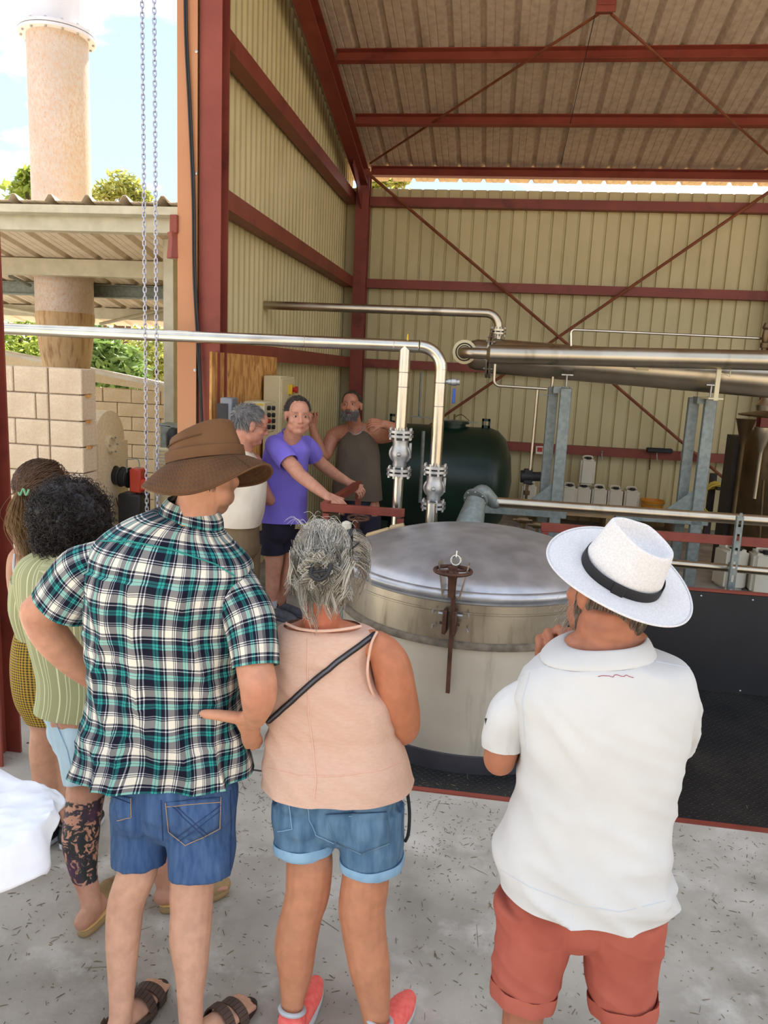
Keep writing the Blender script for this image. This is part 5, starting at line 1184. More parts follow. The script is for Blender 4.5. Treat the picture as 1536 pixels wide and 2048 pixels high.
# ================================================================ man in the plaid shirt and brown hat
def man_plaid():
    Y = 2.04; r0 = person(-.86, 1.98, 'man from behind in teal plaid shirt, brown brimmed hat and blue denim shorts')
    mb = MB()
    ll = legnodes([(285, 1600, 42), (279, 1690, 38), (276, 1739, 39), (253, 1805, 37), (246, 1877, 34), (244, 1950, 28), (243, 2005, 24), (241, 2038, 23)], Y)
    rl = legnodes([(400, 1610, 48), (394, 1700, 46), (384, 1779, 44), (383, 1823, 42), (380, 1877, 41), (382, 1932, 34), (381, 1987, 27), (382, 2056, 23)], Y)
    limb(mb, ll); limb(mb, rl)
    hl, tl = PZ(228, 2058, 0.022), PZ(322, 1966, .022); hr, tr = PZ(384, 2100, .022), PZ(478, 2022, .022)
    hl = V((ll[-1][0].x-.01, ll[-1][0].y-.04, .022)); tl = hl+(tl-hl).normalized()*.255; hr = V((rl[-1][0].x-.01, rl[-1][0].y-.04, .022)); tr = hr+(tr-hr).normalized()*.26
    foot(mb, hl, tl); foot(mb, hr, tr); limb(mb, [ll[-1], (hl+V((0, 0, .04))+(tl-hl).normalized()*.035, .034)], 2); limb(mb, [rl[-1], (hr+V((0, 0, .04))+(tr-hr).normalized()*.035, .034)], 2)
    # torso core and arms
    limb(mb, [(P(345, 1560, Y), .10), (P(335, 1400, Y), .09), (P(330, 1250, Y), .10), (P(345, 1150, Y), .09)], 4)
    limb(mb, [nd(225, 1125, Y, 32), nd(155, 1165, Y+.0, 36), nd(96, 1212, Y, 38), nd(74, 1226, Y+.0, 33), nd(104, 1275, Y+.03, 36), nd(150, 1325, Y+.07, 30), nd(205, 1368, Y+.11, 22), nd(235, 1388, Y+.13, 20)])
    mb.ball(P(62, 1214, Y-.01), .026)
    limb(mb, [nd(462, 1175, Y, 32), nd(494, 1250, Y-.06, 36), nd(511, 1340, Y-.125, 38), nd(517, 1372, Y-.15, 38), nd(517, 1400, Y-.14, 35), nd(511, 1432, Y-.10, 24), nd(503, 1442, Y-.08, 20)])
    # right hand on the hip: thumb along the back, fingers down and forward
    for (x, y, dy), (x2, y2, d2) in (((480, 1436, -.115), (488, 1462, -.085)), ((492, 1446, -.095), (496, 1466, -.07)), ((502, 1450, -.08), (505, 1468, -.055)), ((510, 1450, -.065), (512, 1466, -.04))):
        limb(mb, [nd(505, 1440, Y-.085, 15), nd(x, y, Y+dy, 12), nd(x2, y2, Y+d2, 8.5)], 3, 10)
    for a in ([(488, 1462, -.085), (490, 1480, -.065), (494, 1493, -.04)], [(496, 1466, -.07), (500, 1486, -.045), (506, 1496, -.015)], [(505, 1468, -.055), (511, 1484, -.025), (516, 1492, .0)], [(512, 1466, -.04), (518, 1477, -.015), (520, 1484, .01)]):
        limb(mb, [nd(x, y, Y+d, 8-.8*i) for i, (x, y, d) in enumerate(a)], 3, 10)
    limb(mb, [nd(494, 1438, Y-.10, 15), nd(465, 1434, Y-.125, 13), nd(436, 1430, Y-.132, 11.5), nd(414, 1428, Y-.134, 10.5), nd(405, 1427, Y-.134, 8)], 3, 10)
    hd = Head(P(414, 938, 2.10), (.20, .92, -.32), (-.10, .25, 1), 1.06); hd.skull(mb, 1.05)
    limb(mb, [(P(372, 1060, Y+.01), .066), (P(395, 1010, Y+.02), .060), (hd.w(0, -.03, -.05), .058)], 4)
    def col(a):
        c = flatcol((198, 142, 112))(a); z = a[:, 2]; leg = z < .75; c[leg] = flatcol((208, 160, 132))(a[leg]) if leg.any() else c[leg]
        el = np.exp(-((a-np.array(P(518, 1385, Y-.18)))**2).sum(1)/.0012)[:, None]; c = c*(1-.2*el*np.array([0, 1, .9]))
        l = hd.local(a); st = np.clip((-.01-l[:, 2])/.04, 0, 1)*np.clip((l[:, 1]+.005)/.03, 0, 1)*(l[:, 2] > -.13)*(abs(l[:, 0]) < .09); c = c*(1-.42*st[:, None])
        return c
    body_obj(mb, .0052, r0, col)
    # hair edge under the hat
    S = []
    for i in range(1100):
        a = random.uniform(PI*1.1, PI*1.85); z = random.uniform(-.062, .03); kk = 1-max(0, -z-.02)*1.6; p = hd.w(math.cos(a)*.081*kk, -.018+math.sin(a)*.100*kk, z); q = hd.w(math.cos(a)*.079*kk, -.018+math.sin(a)*.098*kk, z-.020); g_ = random.uniform(.5, 1); S.append(([p, (p+q)/2+V((0, 0, 0)), q], .0012, .0005, L3((110*g_, 92*g_, 78*g_))))
    strands_obj('hair', S, r0)
    # shorts
    mb = MB(); limb(mb, [(P(350, 1540, Y), .135), (P(352, 1600, Y), .135)], 3, 20)
    for s in (-1, 1): mb.ball(P(350+s*68, 1600, Y-.02), (.085, .115, .12), 18, 12)
    a_, b_ = legnodes([(284, 1600, 62), (280, 1677, 55), (278, 1730, 54), (243, 2005, 24)], Y), legnodes([(402, 1610, 72), (402, 1700, 67), (401, 1752, 63), (382, 2056, 23)], Y)
    limb(mb, a_[:3], 6, 20, False); limb(mb, b_[:3], 6, 20, False)
    def dp(a): return .006*vnoise(a, (9, 9, 14), 1.3)+.004*vnoise(a, (22, 22, 12), 4.)
    sh_, t = garment(mb, .006, 'denim_shorts', m_denim, r0, dp)
    patch(t, [(332, 1604), (440, 1594), (438, 1652), (338, 1662)], m_denim, 'pocket', sh_, clipv=26)
    patch(t, [(226, 1588), (262, 1596), (261, 1634), (236, 1638)], m_denim, 'pocket', sh_, clipv=6)
    for pts in ([(332, 1604), (338, 1662), (372, 1690), (438, 1655), (440, 1594)], [(334, 1612), (440, 1604)], [(262, 1596), (262, 1634), (236, 1640)]): seam(t, pts, .0012, m_stitch, 'stitch_line', sh_, lift=.005)
    for pts in ([(345, 1612), (410, 1672)], [(352, 1610), (416, 1668)], [(440, 1610), (350, 1678)], [(440, 1620), (358, 1684)], [(228, 1594), (262, 1606)]): seam(t, pts, .0016, m_stitchd, 'stitch_line', sh_, lift=.0045)
    for pts in ([(460, 1580), (462, 1650), (460, 1740)], [(322, 1600), (326, 1680)]): seam(t, pts, .0014, m_stitchd, 'stitch_line', sh_, lift=.002)
    # shirt
    R = [ring(*q, n=2.5) for q in ((158, 1532, 494, 1545, Y, .145), (176, 1480, 490, 1490, Y, .138), (192, 1405, 480, 1418, Y, .13), (186, 1300, 482, 1325, Y, .135), (182, 1225, 482, 1245, Y, .14), (184, 1155, 492, 1185, Y, .142), (190, 1105, 500, 1145, Y, .13), (212, 1068, 488, 1112, Y+.005, .108), (262, 1036, 456, 1076, Y+.015, .085), (315, 1018, 436, 1052, Y+.02, .068))]
    f1 = folds(.010, 1.6, 3.0, 2.0, 2.0)
    def dshirt(u, v, p):
        hem = max(0, 1-v/.30); return f1(u, v, p)*(.6+.9*hem) + .010*hem*math.sin(u*2*PI*7+3*v/.2) + .006*math.sin((u*9+v*6)*2*PI*.6)*(.4 if v < .55 else .1) + .004*noise.noise((p.x*26, p.y*26, p.z*10)) + .019*ridge(p.x*9+.8*noise.noise(p*3), p.z*1.6, 3.3)*(1 if v < .62 else .25) + .007*ridge((p.x+p.z*.9)*4, (p.z-p.x*.9)*13, 7.)*(1 if .1 < v < .45 else .2)
    st = loft_obj('plaid_shirt', R, m_plaid, r0, nseg=110, k=9, disp=dshirt)
    f2 = folds(.006, 1.4, 9, 5.)
    loft_obj('sleeve', tube_rings([nd(118, 1214, Y, 60), nd(140, 1182, Y, 60), nd(175, 1142, Y, 57), nd(235, 1112, Y+.01, 42)], .85), m_plaid, st, nseg=56, k=6, disp=f2)
    loft_obj('sleeve', tube_rings([nd(511, 1333, Y-.115, 47), nd(508, 1290, Y-.09, 50), nd(497, 1230, Y-.05, 53), nd(458, 1158, Y, 46)], .95), m_plaid, st, nseg=56, k=6, disp=f2)
    loft_obj('collar', [ring(322, 1022, 444, 1058, Y+.02, .072), ring(328, 1006, 442, 1042, Y+.025, .070), ring(340, 993, 434, 1026, Y+.03, .064)], m_plaid, st, nseg=56, k=4, hem0=0, cap1=False)
    tr_ = bvh(st.data, root_loc(r0)); seam(tr_, [(190, 1082), (260, 1083), (340, 1098), (430, 1128), (470, 1152)], .0022, m_teal, 'yoke_seam', st, lift=.001)
    for h_, t_ in ((hl, tl), (hr, tr)): sandal(r0, V((h_.x, h_.y, 0))-(t_-h_).normalized()*.01, V((t_.x, t_.y, 0))+(t_-h_).normalized()*.015, m_sandal, m_sandals)
    # hat
    uh = V((-.22, .16, 1)).normalized(); fh = V((.45, .85, 0)); fh = (fh-uh*fh.dot(uh)).normalized(); xh = fh.cross(uh)
    hc = P(412, 917, 2.09)
    def hr_(rx, ry, h, n=2.2, dx=0, dy=0): return [hc+uh*h+xh*dx+fh*dy, xh*rx, fh*ry, n]
    hat = hat_crown('brimmed_hat', hc-uh*.012, xh, fh, uh, .101, .113, .087, .094, lambda a: .088+.020*math.cos(a-.1)+.003*math.cos(2*a), .20, m_hat, r0)
    mb = MB(); mb.tube(spline([hc+xh*.0915*math.cos(a)+fh*.1025*math.sin(a)+uh*(.052+.012*math.cos(a-.35)) for a in [-2.5+i*.14 for i in range(14)]], 3), .0022, 6); mb.build('crown_seam', m_brim, hat)
    vs, fs, uv = [], [], []; nb_, nr = 96, 9
    for j in range(nr+1):
        t = j/nr
        for i in range(nb_+1):
            a = 2*PI*i/nb_; w_ = .100+.074*t; l_ = .112+.076*t
            dz = -.060*t**1.2 - .008 + .018*t*math.sin(2*a+.6) + .008*t*math.sin(3*a+1.0) - .012*t*max(0, -math.sin(a-.4))
            p = hc+xh*(w_*math.cos(a))+fh*(l_*math.sin(a))+uh*dz; vs.append(p); uv.append((i/nb_*.9, t*.075))
    W_ = nb_+1; fs = [(j*W_+i, j*W_+i+1, (j+1)*W_+i+1, (j+1)*W_+i) for j in range(nr) for i in range(nb_)]
    off = root_loc(r0); me = bpy.data.meshes.new('brim'); me.from_pydata([tuple(p-off) for p in vs], [], fs); ul = me.uv_layers.new(name='UVMap'); li = np.empty(len(me.loops), np.int32); me.loops.foreach_get('vertex_index', li); ul.data.foreach_set('uv', np.array(uv, np.float32)[li].ravel()); finish(me, True, 180)
    o = link_mesh('brim', me, m_brim, hat); md = o.modifiers.new('t', 'SOLIDIFY'); md.thickness = .004
    mb = MB(); mb.tube([vs[nr*W_+i] for i in range(nb_+1)], .0035, 6); mb.build('brim_binding', m_hat, hat)
    loft_obj('hat_band', [hr_(.1025, .1145, -.004), hr_(.1025, .1145, .01), hr_(.101, .113, .026)], m_hat, hat, nseg=72, k=2, hem0=0, cap1=False)
m_teal = mat('teal_yoke_band', (34, 128, 118), (44, 142, 132), rough=.9, vs=30)
man_plaid()

# ================================================================ woman with grey hair and peach top
def woman_grey():
    Y = 2.08; r0 = person(-.40, 2.0, 'woman from behind with clipped-up grey hair, peach sleeveless top and denim shorts')
    mb = MB()
    ll = legnodes([(616, 1640, 42), (619, 1700, 45), (619, 1730, 47), (615, 1785, 45), (604, 1827, 42), (592, 1882, 43), (591, 1938, 36), (586, 1993, 25), (584, 2030, 21)], Y)
    rl = legnodes([(732, 1650, 44), (732, 1710, 46), (731, 1757, 48), (724, 1813, 48), (726, 1841, 46), (731, 1882, 44), (740, 1938, 41), (748, 1993, 33), (753, 2050, 25)], Y)
    limb(mb, ll); limb(mb, rl); limb(mb, [(P(675, 1610, Y), .10), (P(665, 1450, Y), .08), (P(650, 1330, Y), .08), (P(650, 1290, Y), .07)], 4)
    limb(mb, [nd(640, 1300, Y, 40), nd(565, 1290, Y, 26), nd(545, 1330, Y+.03, 28), nd(548, 1420, Y+.06, 28), nd(600, 1470, Y+.2, 24)])
    limb(mb, [nd(700, 1290, Y, 30), nd(752, 1290, Y, 30), nd(780, 1325, Y, 39), nd(793, 1380, Y-.0, 40), nd(804, 1430, Y+.02, 37), nd(808, 1458, Y+.04, 30), nd(790, 1462, Y+.10, 28), nd(740, 1455, Y+.22, 24)])
    hd = Head(P(650, 1128, 2.14), (.28, .9, -.28), (.02, .25, 1), 1.0); hd.skull(mb)
    limb(mb, [(P(642, 1290, Y+.01), .060), (P(643, 1240, Y+.0), .056), (hd.w(0, -.03, -.05), .050)], 4)
    limb(mb, [nd(585, 1270, Y+.02, 23), nd(640, 1266, Y+.015, 36), nd(715, 1272, Y+.02, 23)], 4)
    def col(a):
        c = flatcol((192, 124, 90))(a); z = a[:, 2]; k = z < .62; c[k] = flatcol((196, 134, 100))(a[k])
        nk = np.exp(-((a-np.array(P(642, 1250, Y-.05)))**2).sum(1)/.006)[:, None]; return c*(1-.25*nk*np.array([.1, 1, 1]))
    body_obj(mb, .0055, r0, col)
    # top
    def T(*q): return ring(*q, n=2.4)
    R = [T(531, 1554, 821, 1572, Y, .152), T(533, 1510, 815, 1530, Y, .145), T(537, 1470, 800, 1488, Y, .118), T(540, 1430, 789, 1445, Y, .112), T(543, 1395, 784, 1405, Y, .11), T(548, 1360, 752, 1368, Y, .11), T(550, 1320, 738, 1330, Y, .10), T(545, 1285, 742, 1292, Y, .09), T(550, 1258, 752, 1266, Y+.005, .075), T(570, 1248, 722, 1254, Y+.01, .066)]
    fd = folds(.006, 1.5, 5, 8.0)
    tp = loft_obj('sleeveless_top', R, m_pink, r0, nseg=96, k=8, disp=lambda u, v, p: fd(u, v, p)*(1.3 if v < .4 else .5)+.006*ridge((p.x*.5+p.z)*13, p.x*3, 2.)*(1 if v < .42 else .3)+.006*math.exp(-((v-.17)/.02)**2)*-.8, hem0=.01, cap1=False)
    t = bvh(tp.data, root_loc(r0))
    seam(t, [(616, 1262), (615, 1350), (617, 1430), (627, 1500), (632, 1560), (628, 1600)], .0022, m_pinkseam, 'back_seam', tp, lift=.0005)
    seam(t, [(535, 1536), (600, 1552), (680, 1552), (760, 1540), (812, 1520)], .0016, m_pinkseam, 'hem_line', tp, lift=.0005)
    def rim(pts, r): w3 = spline(pts, 6); q = MB(); q.tube(w3, r, 8); return q
    rim([P(572, 1247, Y-.035), P(600, 1258, Y-.058), P(645, 1262, Y-.068), P(690, 1258, Y-.055), P(722, 1252, Y-.03)], .0045).build('neck_binding', m_pinkseam, tp)
    rim([P(754, 1264, Y-.02), P(742, 1290, Y-.06), P(735, 1340, Y-.075), P(742, 1378, Y-.06), P(758, 1402, Y-.035), P(782, 1405, Y-.01)], .004).build('arm_binding', m_pinkseam, tp)
    # strap and hip strap of the shoulder bag
    sp_ = []
    for i in range(25):
        k = i/24; x = 757+(540-757)*k; y = 1263+(1442-1263)*k - 8*math.sin(k*PI); p, n_ = hit(t, x, y, .004)
        if p is not None: sp_.append(p)
    st = MB(); st.tube(sp_, .0085, 8); o = st.build('bag_strap', m_ribbon, r0)
    st = MB(); st.tube(sp_, .0035, 6); st.v = [tuple(V(p)+V((0, -.008, .002))) for p in st.v]; st.build('strap_edge', m_greyshoe, o)
    st = MB(); st.tube(spline([P(815, 1585, Y-.02), P(819, 1625, Y-.02), P(817, 1665, Y-.02), P(811, 1682, Y)], 5), .005, 8); st.build('hanging_strap', m_ribbon, r0)
    # shorts
    mb = MB(); limb(mb, [(P(675, 1545, Y+.02), .105), (P(676, 1615, Y+.01), .118)], 3, 20); mb.ball(P(606, 1570, Y), (.08, .12, .09), 16, 10); mb.ball(P(748, 1575, Y), (.08, .12, .09), 16, 10)
    for s in (-1, 1): mb.ball(P(676+s*66, 1625, Y-.01), (.085, .108, .09), 18, 12)
    a_ = legnodes([(608, 1600, 66), (608, 1650, 63), (609, 1690, 59), (586, 1993, 25)], Y)[:3]; b_ = legnodes([(740, 1610, 70), (742, 1670, 66), (744, 1722, 62), (748, 1993, 33)], Y)[:3]
    limb(mb, a_, 6, 20, False); limb(mb, b_, 6, 20, False)
    sh_, t2 = garment(mb, .006, 'denim_shorts', m_denimlt, r0, lambda a: .004*vnoise(a, (10, 10, 16), 2.2)+.002*vnoise(a, (30, 30, 14), 4.))
    for nn in (a_, b_):
        e = nn[-1]; d_ = (nn[-1][0]-nn[-2][0]).normalized(); q0, q1 = e[0]-d_*.022, e[0]+d_*.006
        loft_obj('turned_cuff', tube_rings([(q1, e[1]*1.05), (q1.lerp(q0, .5), e[1]*1.075), (q0, e[1]*1.05)], 1.0), m_denimcuff, sh_, nseg=40, k=3, hem0=.01, hem1=.01, cap1=True, disp=lambda u, v, p: .002*math.sin(u*40))
    patch(t2, [(652, 1628), (772, 1622), (776, 1684), (672, 1682)], m_denimlt, 'pocket', sh_, clipv=22); patch(t2, [(546, 1588), (580, 1606), (584, 1656), (556, 1660)], m_denimlt, 'pocket', sh_, clipv=4)
    for pts in ([(652, 1628), (672, 1682), (722, 1706), (776, 1686), (772, 1622)], [(654, 1634), (772, 1628)], [(580, 1606), (585, 1657), (558, 1662)], [(613, 1606), (618, 1640), (632, 1668), (668, 1684)]): seam(t2, pts, .0013, m_denimcuff, 'stitch_line', sh_, lift=.005)
    for n_, tx, ty in ((ll[-1][0], 628, 1976), (rl[-1][0], 806, 2014)):
        h_ = V((n_.x-.005, n_.y-.045, 0)); tt = PZ(tx, ty, 0.03); d_ = (tt-h_); d_.z = 0; d_.normalize(); sneaker(r0, h_, h_+d_*.25, m_coral, m_greysole, m_greysole)
    # hair: grey mass, twist held by a claw, loose strands
    mb = MB(); hd.ball(mb, (0, -.022, .036), (.084, .104, .094), 24, 16); mb.ball(P(645, 1140, 2.02), (.062, .045, .062), 18, 12); mb.ball(P(612, 1165, 2.08), (.035, .05, .06)); mb.ball(P(682, 1165, 2.08), (.04, .05, .07)); mb.ball(P(640, 1195, 2.07), (.055, .035, .05))
    me = remesh(mb, .006, 4, 'hair'); a = verts(me).astype(float); a += normals(me)*(.004*vnoise(a, (60, 60, 14), 2))[:, None]; base = L3((128, 122, 110)); nz_ = vnoise(a, (90, 90, 12), 5)[:, None]; setcol(me, base*(1+.5*nz_)); set_verts(me, a-np.array(root_loc(r0))); finish(me, True, 180); hb = link_mesh('hair', me, m_hair, r0)
    random.seed(21); S = []; bun = P(642, 1140, 1.965)
    def gc(k=None):
        k = random.random() if k is None else k; return L3((96, 88, 76))*(1-k)+L3((226, 222, 208))*k
    for i in range(1500):
        a_ = random.uniform(0, 2*PI); z = random.uniform(-.02, .092); rr = math.sqrt(max(.02, 1-((z)/.096)**2)); p0 = hd.w(math.cos(a_)*.083*rr, -.022+math.sin(a_)*.103*rr, .036+z-.0)
        tgt = bun+V((random.gauss(0, .02), random.gauss(0, .008), random.gauss(0, .022))); mid = p0.lerp(tgt, .5); ctr = hd.w(0, -.022, .036); mid = ctr+(mid-ctr).normalized()*(.105+random.uniform(-.004, .012)); S.append((spline([p0, mid, tgt], 4), .0013, .0008, gc(random.random()**.8)))
    for i in range(62):      # loose locks falling round the neck, each a clump of strands
        side_ = random.choice((-1, 1, 1, -1, -.4, .4)); x0 = 645+side_*random.uniform(22, 60); y0 = random.uniform(1080, 1172); Yl = random.uniform(2.0, 2.1); L_ = random.uniform(.07, .15); dx = side_*random.uniform(-.045, .018); ph = random.uniform(0, 6); am = random.uniform(.008, .020); k0 = random.random()
        for j in range(15):
            o_ = V((random.gauss(0, .005), random.gauss(0, .005), random.gauss(0, .006))); p0 = P(x0, y0, Yl)+o_; ll_ = L_*random.uniform(.8, 1.1)
            pts = [p0+V((dx*t+am*math.sin(ph+t*5)*t-o_.x*t*.5, -.02*math.sin(t*2)+am*.6*math.sin(ph*2+t*5), -ll_*t+(.02 if t > .8 else 0)*side_*side_)) for t in (0, .17, .34, .5, .67, .84, 1.0)]; S.append((pts, .0012, .0004, gc(min(1, max(0, k0+random.gauss(0, .2))))))
    for i in range(34):      # hair folded over the claw in broad loops
        a0 = random.uniform(0, 2*PI); k0 = random.random()*.8; R1, R2 = random.uniform(.025, .06), random.uniform(.02, .045); out = random.uniform(.005, .03)
        for j in range(13):
            e_ = random.gauss(0, .004); tl_ = random.gauss(0, .1)
            pts = [bun+V((math.cos(a0)*R1*math.sin(t*PI)+math.sin(a0)*R2*(t-.5)+e_, -out*math.sin(t*PI)-.004+tl_*.02, math.sin(a0)*R1*math.sin(t*PI)-math.cos(a0)*R2*(t-.5)+e_)) for t in (0, .2, .4, .6, .8, 1.0)]; S.append((pts, .0012, .0006, gc(min(1, max(0, k0+random.gauss(0, .2))))))
    for i in range(42):     # flyaways
        a_ = random.uniform(0, 2*PI); p0 = hd.w(math.cos(a_)*.07, -.02+math.sin(a_)*.09, .09); d_ = V((random.gauss(0, .035), random.gauss(0, .03), random.uniform(0, .05))); S.append((spline([p0, p0+d_*.6+V((0, 0, .02)), p0+d_], 4), .0006, .0003, gc(.9)))
    for i in range(110):     # fringe on the right side
        y0 = random.uniform(1060, 1130); p0 = P(706, y0, 2.14); p1 = P(735+random.uniform(-10, 8), y0+random.uniform(15, 40), 2.20); S.append((spline([p0, p0.lerp(p1, .5)+V((0, 0, .01)), p1, p1+V((-.02, .0, -.06))], 4), .0011, .0005, gc(random.random())))
    strands_obj('hair_strands', S, r0)
    mb = MB(); c = P(640, 1141, 1.945); mb.tube(spline([c+V((-.02, 0, .012)), c+V((-.022, -.012, -.01)), c+V((0, -.014, -.022)), c+V((.022, -.012, -.008)), c+V((.03, 0, .022))], 5), .006, 8); mb.tube([c+V((-.016, -.008, -.004)), c+V((.018, -.008, .004))], .004, 8); mb.build('hair_claw', m_black, r0)
    mb = MB(); g0 = hd.w(-.07, .085, .085)
    for k in (-1, 1): mb.ball(hd.w(k*.036, .085, .105), (.031, .008, .024), 14, 8, hd.R @ Matrix.Rotation(-.9, 3, 'X'))
    mb.tube(spline([hd.w(.07, .085, .105), hd.w(.088, .03, .075), hd.w(.09, -.03, .045)], 5), .0025, 6); mb.tube(spline([hd.w(-.07, .085, .105), hd.w(-.088, .03, .075), hd.w(-.09, -.03, .045)], 5), .0025, 6); mb.build('sunglasses', m_black, r0)
woman_grey()

# ================================================================ man with the white hat
def man_white():
    Y = 1.80; r0 = person(.36, 1.76, 'man from behind in white polo, white black-banded hat and terracotta shorts')
    v_ = (CAM-P(1243, 1148, Y)).normalized(); uh = (v_*.60+(_r*.54+_u*.84)*.80).normalized(); fh = (-_r*.79+_u*.61); fh = (fh-uh*fh.dot(uh)).normalized(); xh = fh.cross(uh)
    hc = P(1241, 1150, Y+.03)
    mb = MB()
    hd = Head(hc-uh*.05+V((-.005, .01, -.015)), (-.55, .8, .1), (.26, -.12, 1), 1.02); hd.skull(mb, 1.05)
    limb(mb, [(P(1212, 1330, Y+.01), .080), (P(1212, 1290, Y+.01), .074), (P(1216, 1245, Y+.01), .070), (hd.w(0, -.03, -.06), .066)], 4); limb(mb, [(P(1165, 1305, Y+.01), .055), (P(1212, 1300, Y+.0), .074), (P(1258, 1298, Y+.01), .055)], 3)
    limb(mb, [(P(1165, 1800, Y), .09), (P(1190, 1600, Y), .09), (P(1210, 1450, Y), .10), (P(1215, 1380, Y), .08)], 4)
    el = P(1000, 1512, Y+.0); wr = P(1112, 1312, Y+.26)
    limb(mb, [nd(1090, 1390, Y, 30), nd(1026, 1440, Y, 34), (el, pm_(el, 33)), (el+V((.01, .035, -.012)), .038), (el.lerp(wr, .4)+V((0, .03, -.02)), .038), (wr, .026)])
    limb(mb, [nd(1320, 1390, Y, 30), nd(1345, 1430, Y+.08, 32), nd(1330, 1490, Y+.17, 32), nd(1200, 1500, Y+.30, 30)])
    # left hand curled under the chin
    K = [P(1078, 1277, Y+.20), P(1096, 1264, Y+.20), P(1117, 1257, Y+.20), P(1136, 1262, Y+.20)]
    for i, k_ in enumerate(K):
        limb(mb, [(wr, .022), (wr.lerp(k_, .6)+V((0, .03, 0)), .018), (k_, .0125)], 3, 10); d_ = V((.004*i, -.030, -.006)); limb(mb, [(k_, .0122), (k_+d_, .0112), (k_+d_+V((0, .004, -.028)), .0105), (k_+d_+V((.0, .024, -.036)), .0092)], 3, 10)
    limb(mb, [(wr+V((.01, 0, .01)), .018), (P(1142, 1296, Y+.20), .014), (P(1148, 1284, Y+.165), .011)], 3, 10)
    lh, rh = nd(1078, 1790, Y, 60), nd(1240, 1800, Y, 64); lk_, rk_ = nd(1048, 2015, Y-.01, 42), nd(1246, 2035, Y-.01, 45)
    la, ra = V((lk_[0].x-.01, lk_[0].y+.0, .085)), V((rk_[0].x+.02, rk_[0].y+.0, .085))
    for h_, k_, an in ((lh, lk_, la), (rh, rk_, ra)):
        limb(mb, [h_, k_, ((k_[0]*.55+an*.45)+V((0, -.01, 0)), .050), (an+V((0, 0, .06)), .034), (an, .034)]); foot(mb, V((an.x, an.y-.05, .022)), V((an.x+.02, an.y+.2, .022)))
    def col(a):
        c = flatcol((172, 112, 84))(a); nk = vnoise(a, (14, 14, 70), 3.)[:, None]; m_ = np.exp(-((a-np.array(P(1215, 1265, Y-.05)))**2).sum(1)/.008)[:, None]; return c*(1-.22*m_*np.clip(nk*2, 0, 1))
    body_obj(mb, .0052, r0, col)
    T = lambda *q: ring(*q, n=2.5)
    R = [T(993, 1742, 1337, 1796, Y, .158), T(1001, 1690, 1338, 1740, Y, .152), T(1022, 1630, 1338, 1668, Y, .140), T(1036, 1555, 1350, 1585, Y, .132), T(1040, 1480, 1368, 1500, Y, .138), T(1036, 1425, 1384, 1425, Y, .14), T(1030, 1378, 1388, 1372, Y, .132), T(1055, 1338, 1372, 1332, Y+.0, .118), T(1082, 1316, 1332, 1312, Y+.0, .108), T(1108, 1303, 1300, 1298, Y+.005, .092)]
    fd = folds(.007, 1.4, 4, 11.0, 1.5); pit = P(1046, 1510, Y-.08)
    def ds(u, v, p):
        low = max(0, 1-v/.35); return fd(u, v, p)*(.5+1.0*low)+.005*low*math.sin((u*5-v*7)*2*PI*.55) + .022*ridge((p.z+.55*p.x)*11+.5*noise.noise(p*4), p.x*2.5-p.z, 5.)*(.22+.78*low) + .022*ridge((p.z+1.1*p.x)*11, p.x*3, 9.)*max(0, 1-(p-pit).length/.24)
    sh_ = loft_obj('white_polo_shirt', R, m_white_sh, r0, nseg=110, k=9, disp=ds, cap1=False); t = bvh(sh_.data, root_loc(r0))
    f2 = folds(.006, 1.4, 10, 3.)
    sl1 = loft_obj('sleeve', tube_rings([nd(1003, 1492, Y, 40), nd(1006, 1468, Y, 42), nd(1022, 1430, Y, 46), nd(1092, 1376, Y, 44)], .95), m_white_sh, sh_, nseg=48, k=6, disp=f2)
    loft_obj('sleeve', tube_rings([nd(1340, 1490, Y+.13, 44), nd(1352, 1450, Y+.08, 46), nd(1352, 1410, Y+.03, 48), nd(1335, 1372, Y, 46)], .95), m_white_sh, sh_, nseg=48, k=6, disp=folds(.012, 2, 14, 5.))
    loft_obj('polo_collar', [ring(1080, 1314, 1312, 1304, Y, .106), ring(1084, 1306, 1308, 1296, Y, .104), ring(1102, 1290, 1300, 1280, Y+.004, .093), ring(1126, 1281, 1290, 1271, Y+.008, .085), ring(1136, 1288, 1284, 1279, Y+.01, .078)], m_white_sh, sh_, nseg=64, k=4, hem0=0, cap1=False)
    seam(t, [(1060, 1345), (1045, 1400), (1048, 1450), (1052, 1500)], .0018, m_whitetrim, 'arm_seam', sh_, lift=.0)
    seam(t, [(1310, 1322), (1350, 1330), (1384, 1336)], .0016, m_whitetrim, 'yoke_seam', sh_, lift=.0); seam(t, [(1120, 1326), (1060, 1340), (1028, 1362)], .0016, m_whitetrim, 'yoke_seam', sh_, lift=.0)
    seam(t, [(1000, 1738), (1060, 1774), (1150, 1808), (1240, 1824), (1330, 1802)], .0012, m_whitetrim, 'hem_line', sh_, lift=.0)
    seam(t, [(1196, 1353), (1205, 1351.5), (1218, 1352), (1226, 1354.5), (1229, 1350), (1234, 1349.5), (1242, 1352.5), (1248, 1353), (1252.5, 1350), (1258, 1353), (1267, 1355.5)], .0007, m_logo, 'red_squiggle_mark', sh_, k=3, lift=.0006)
    x = 1195
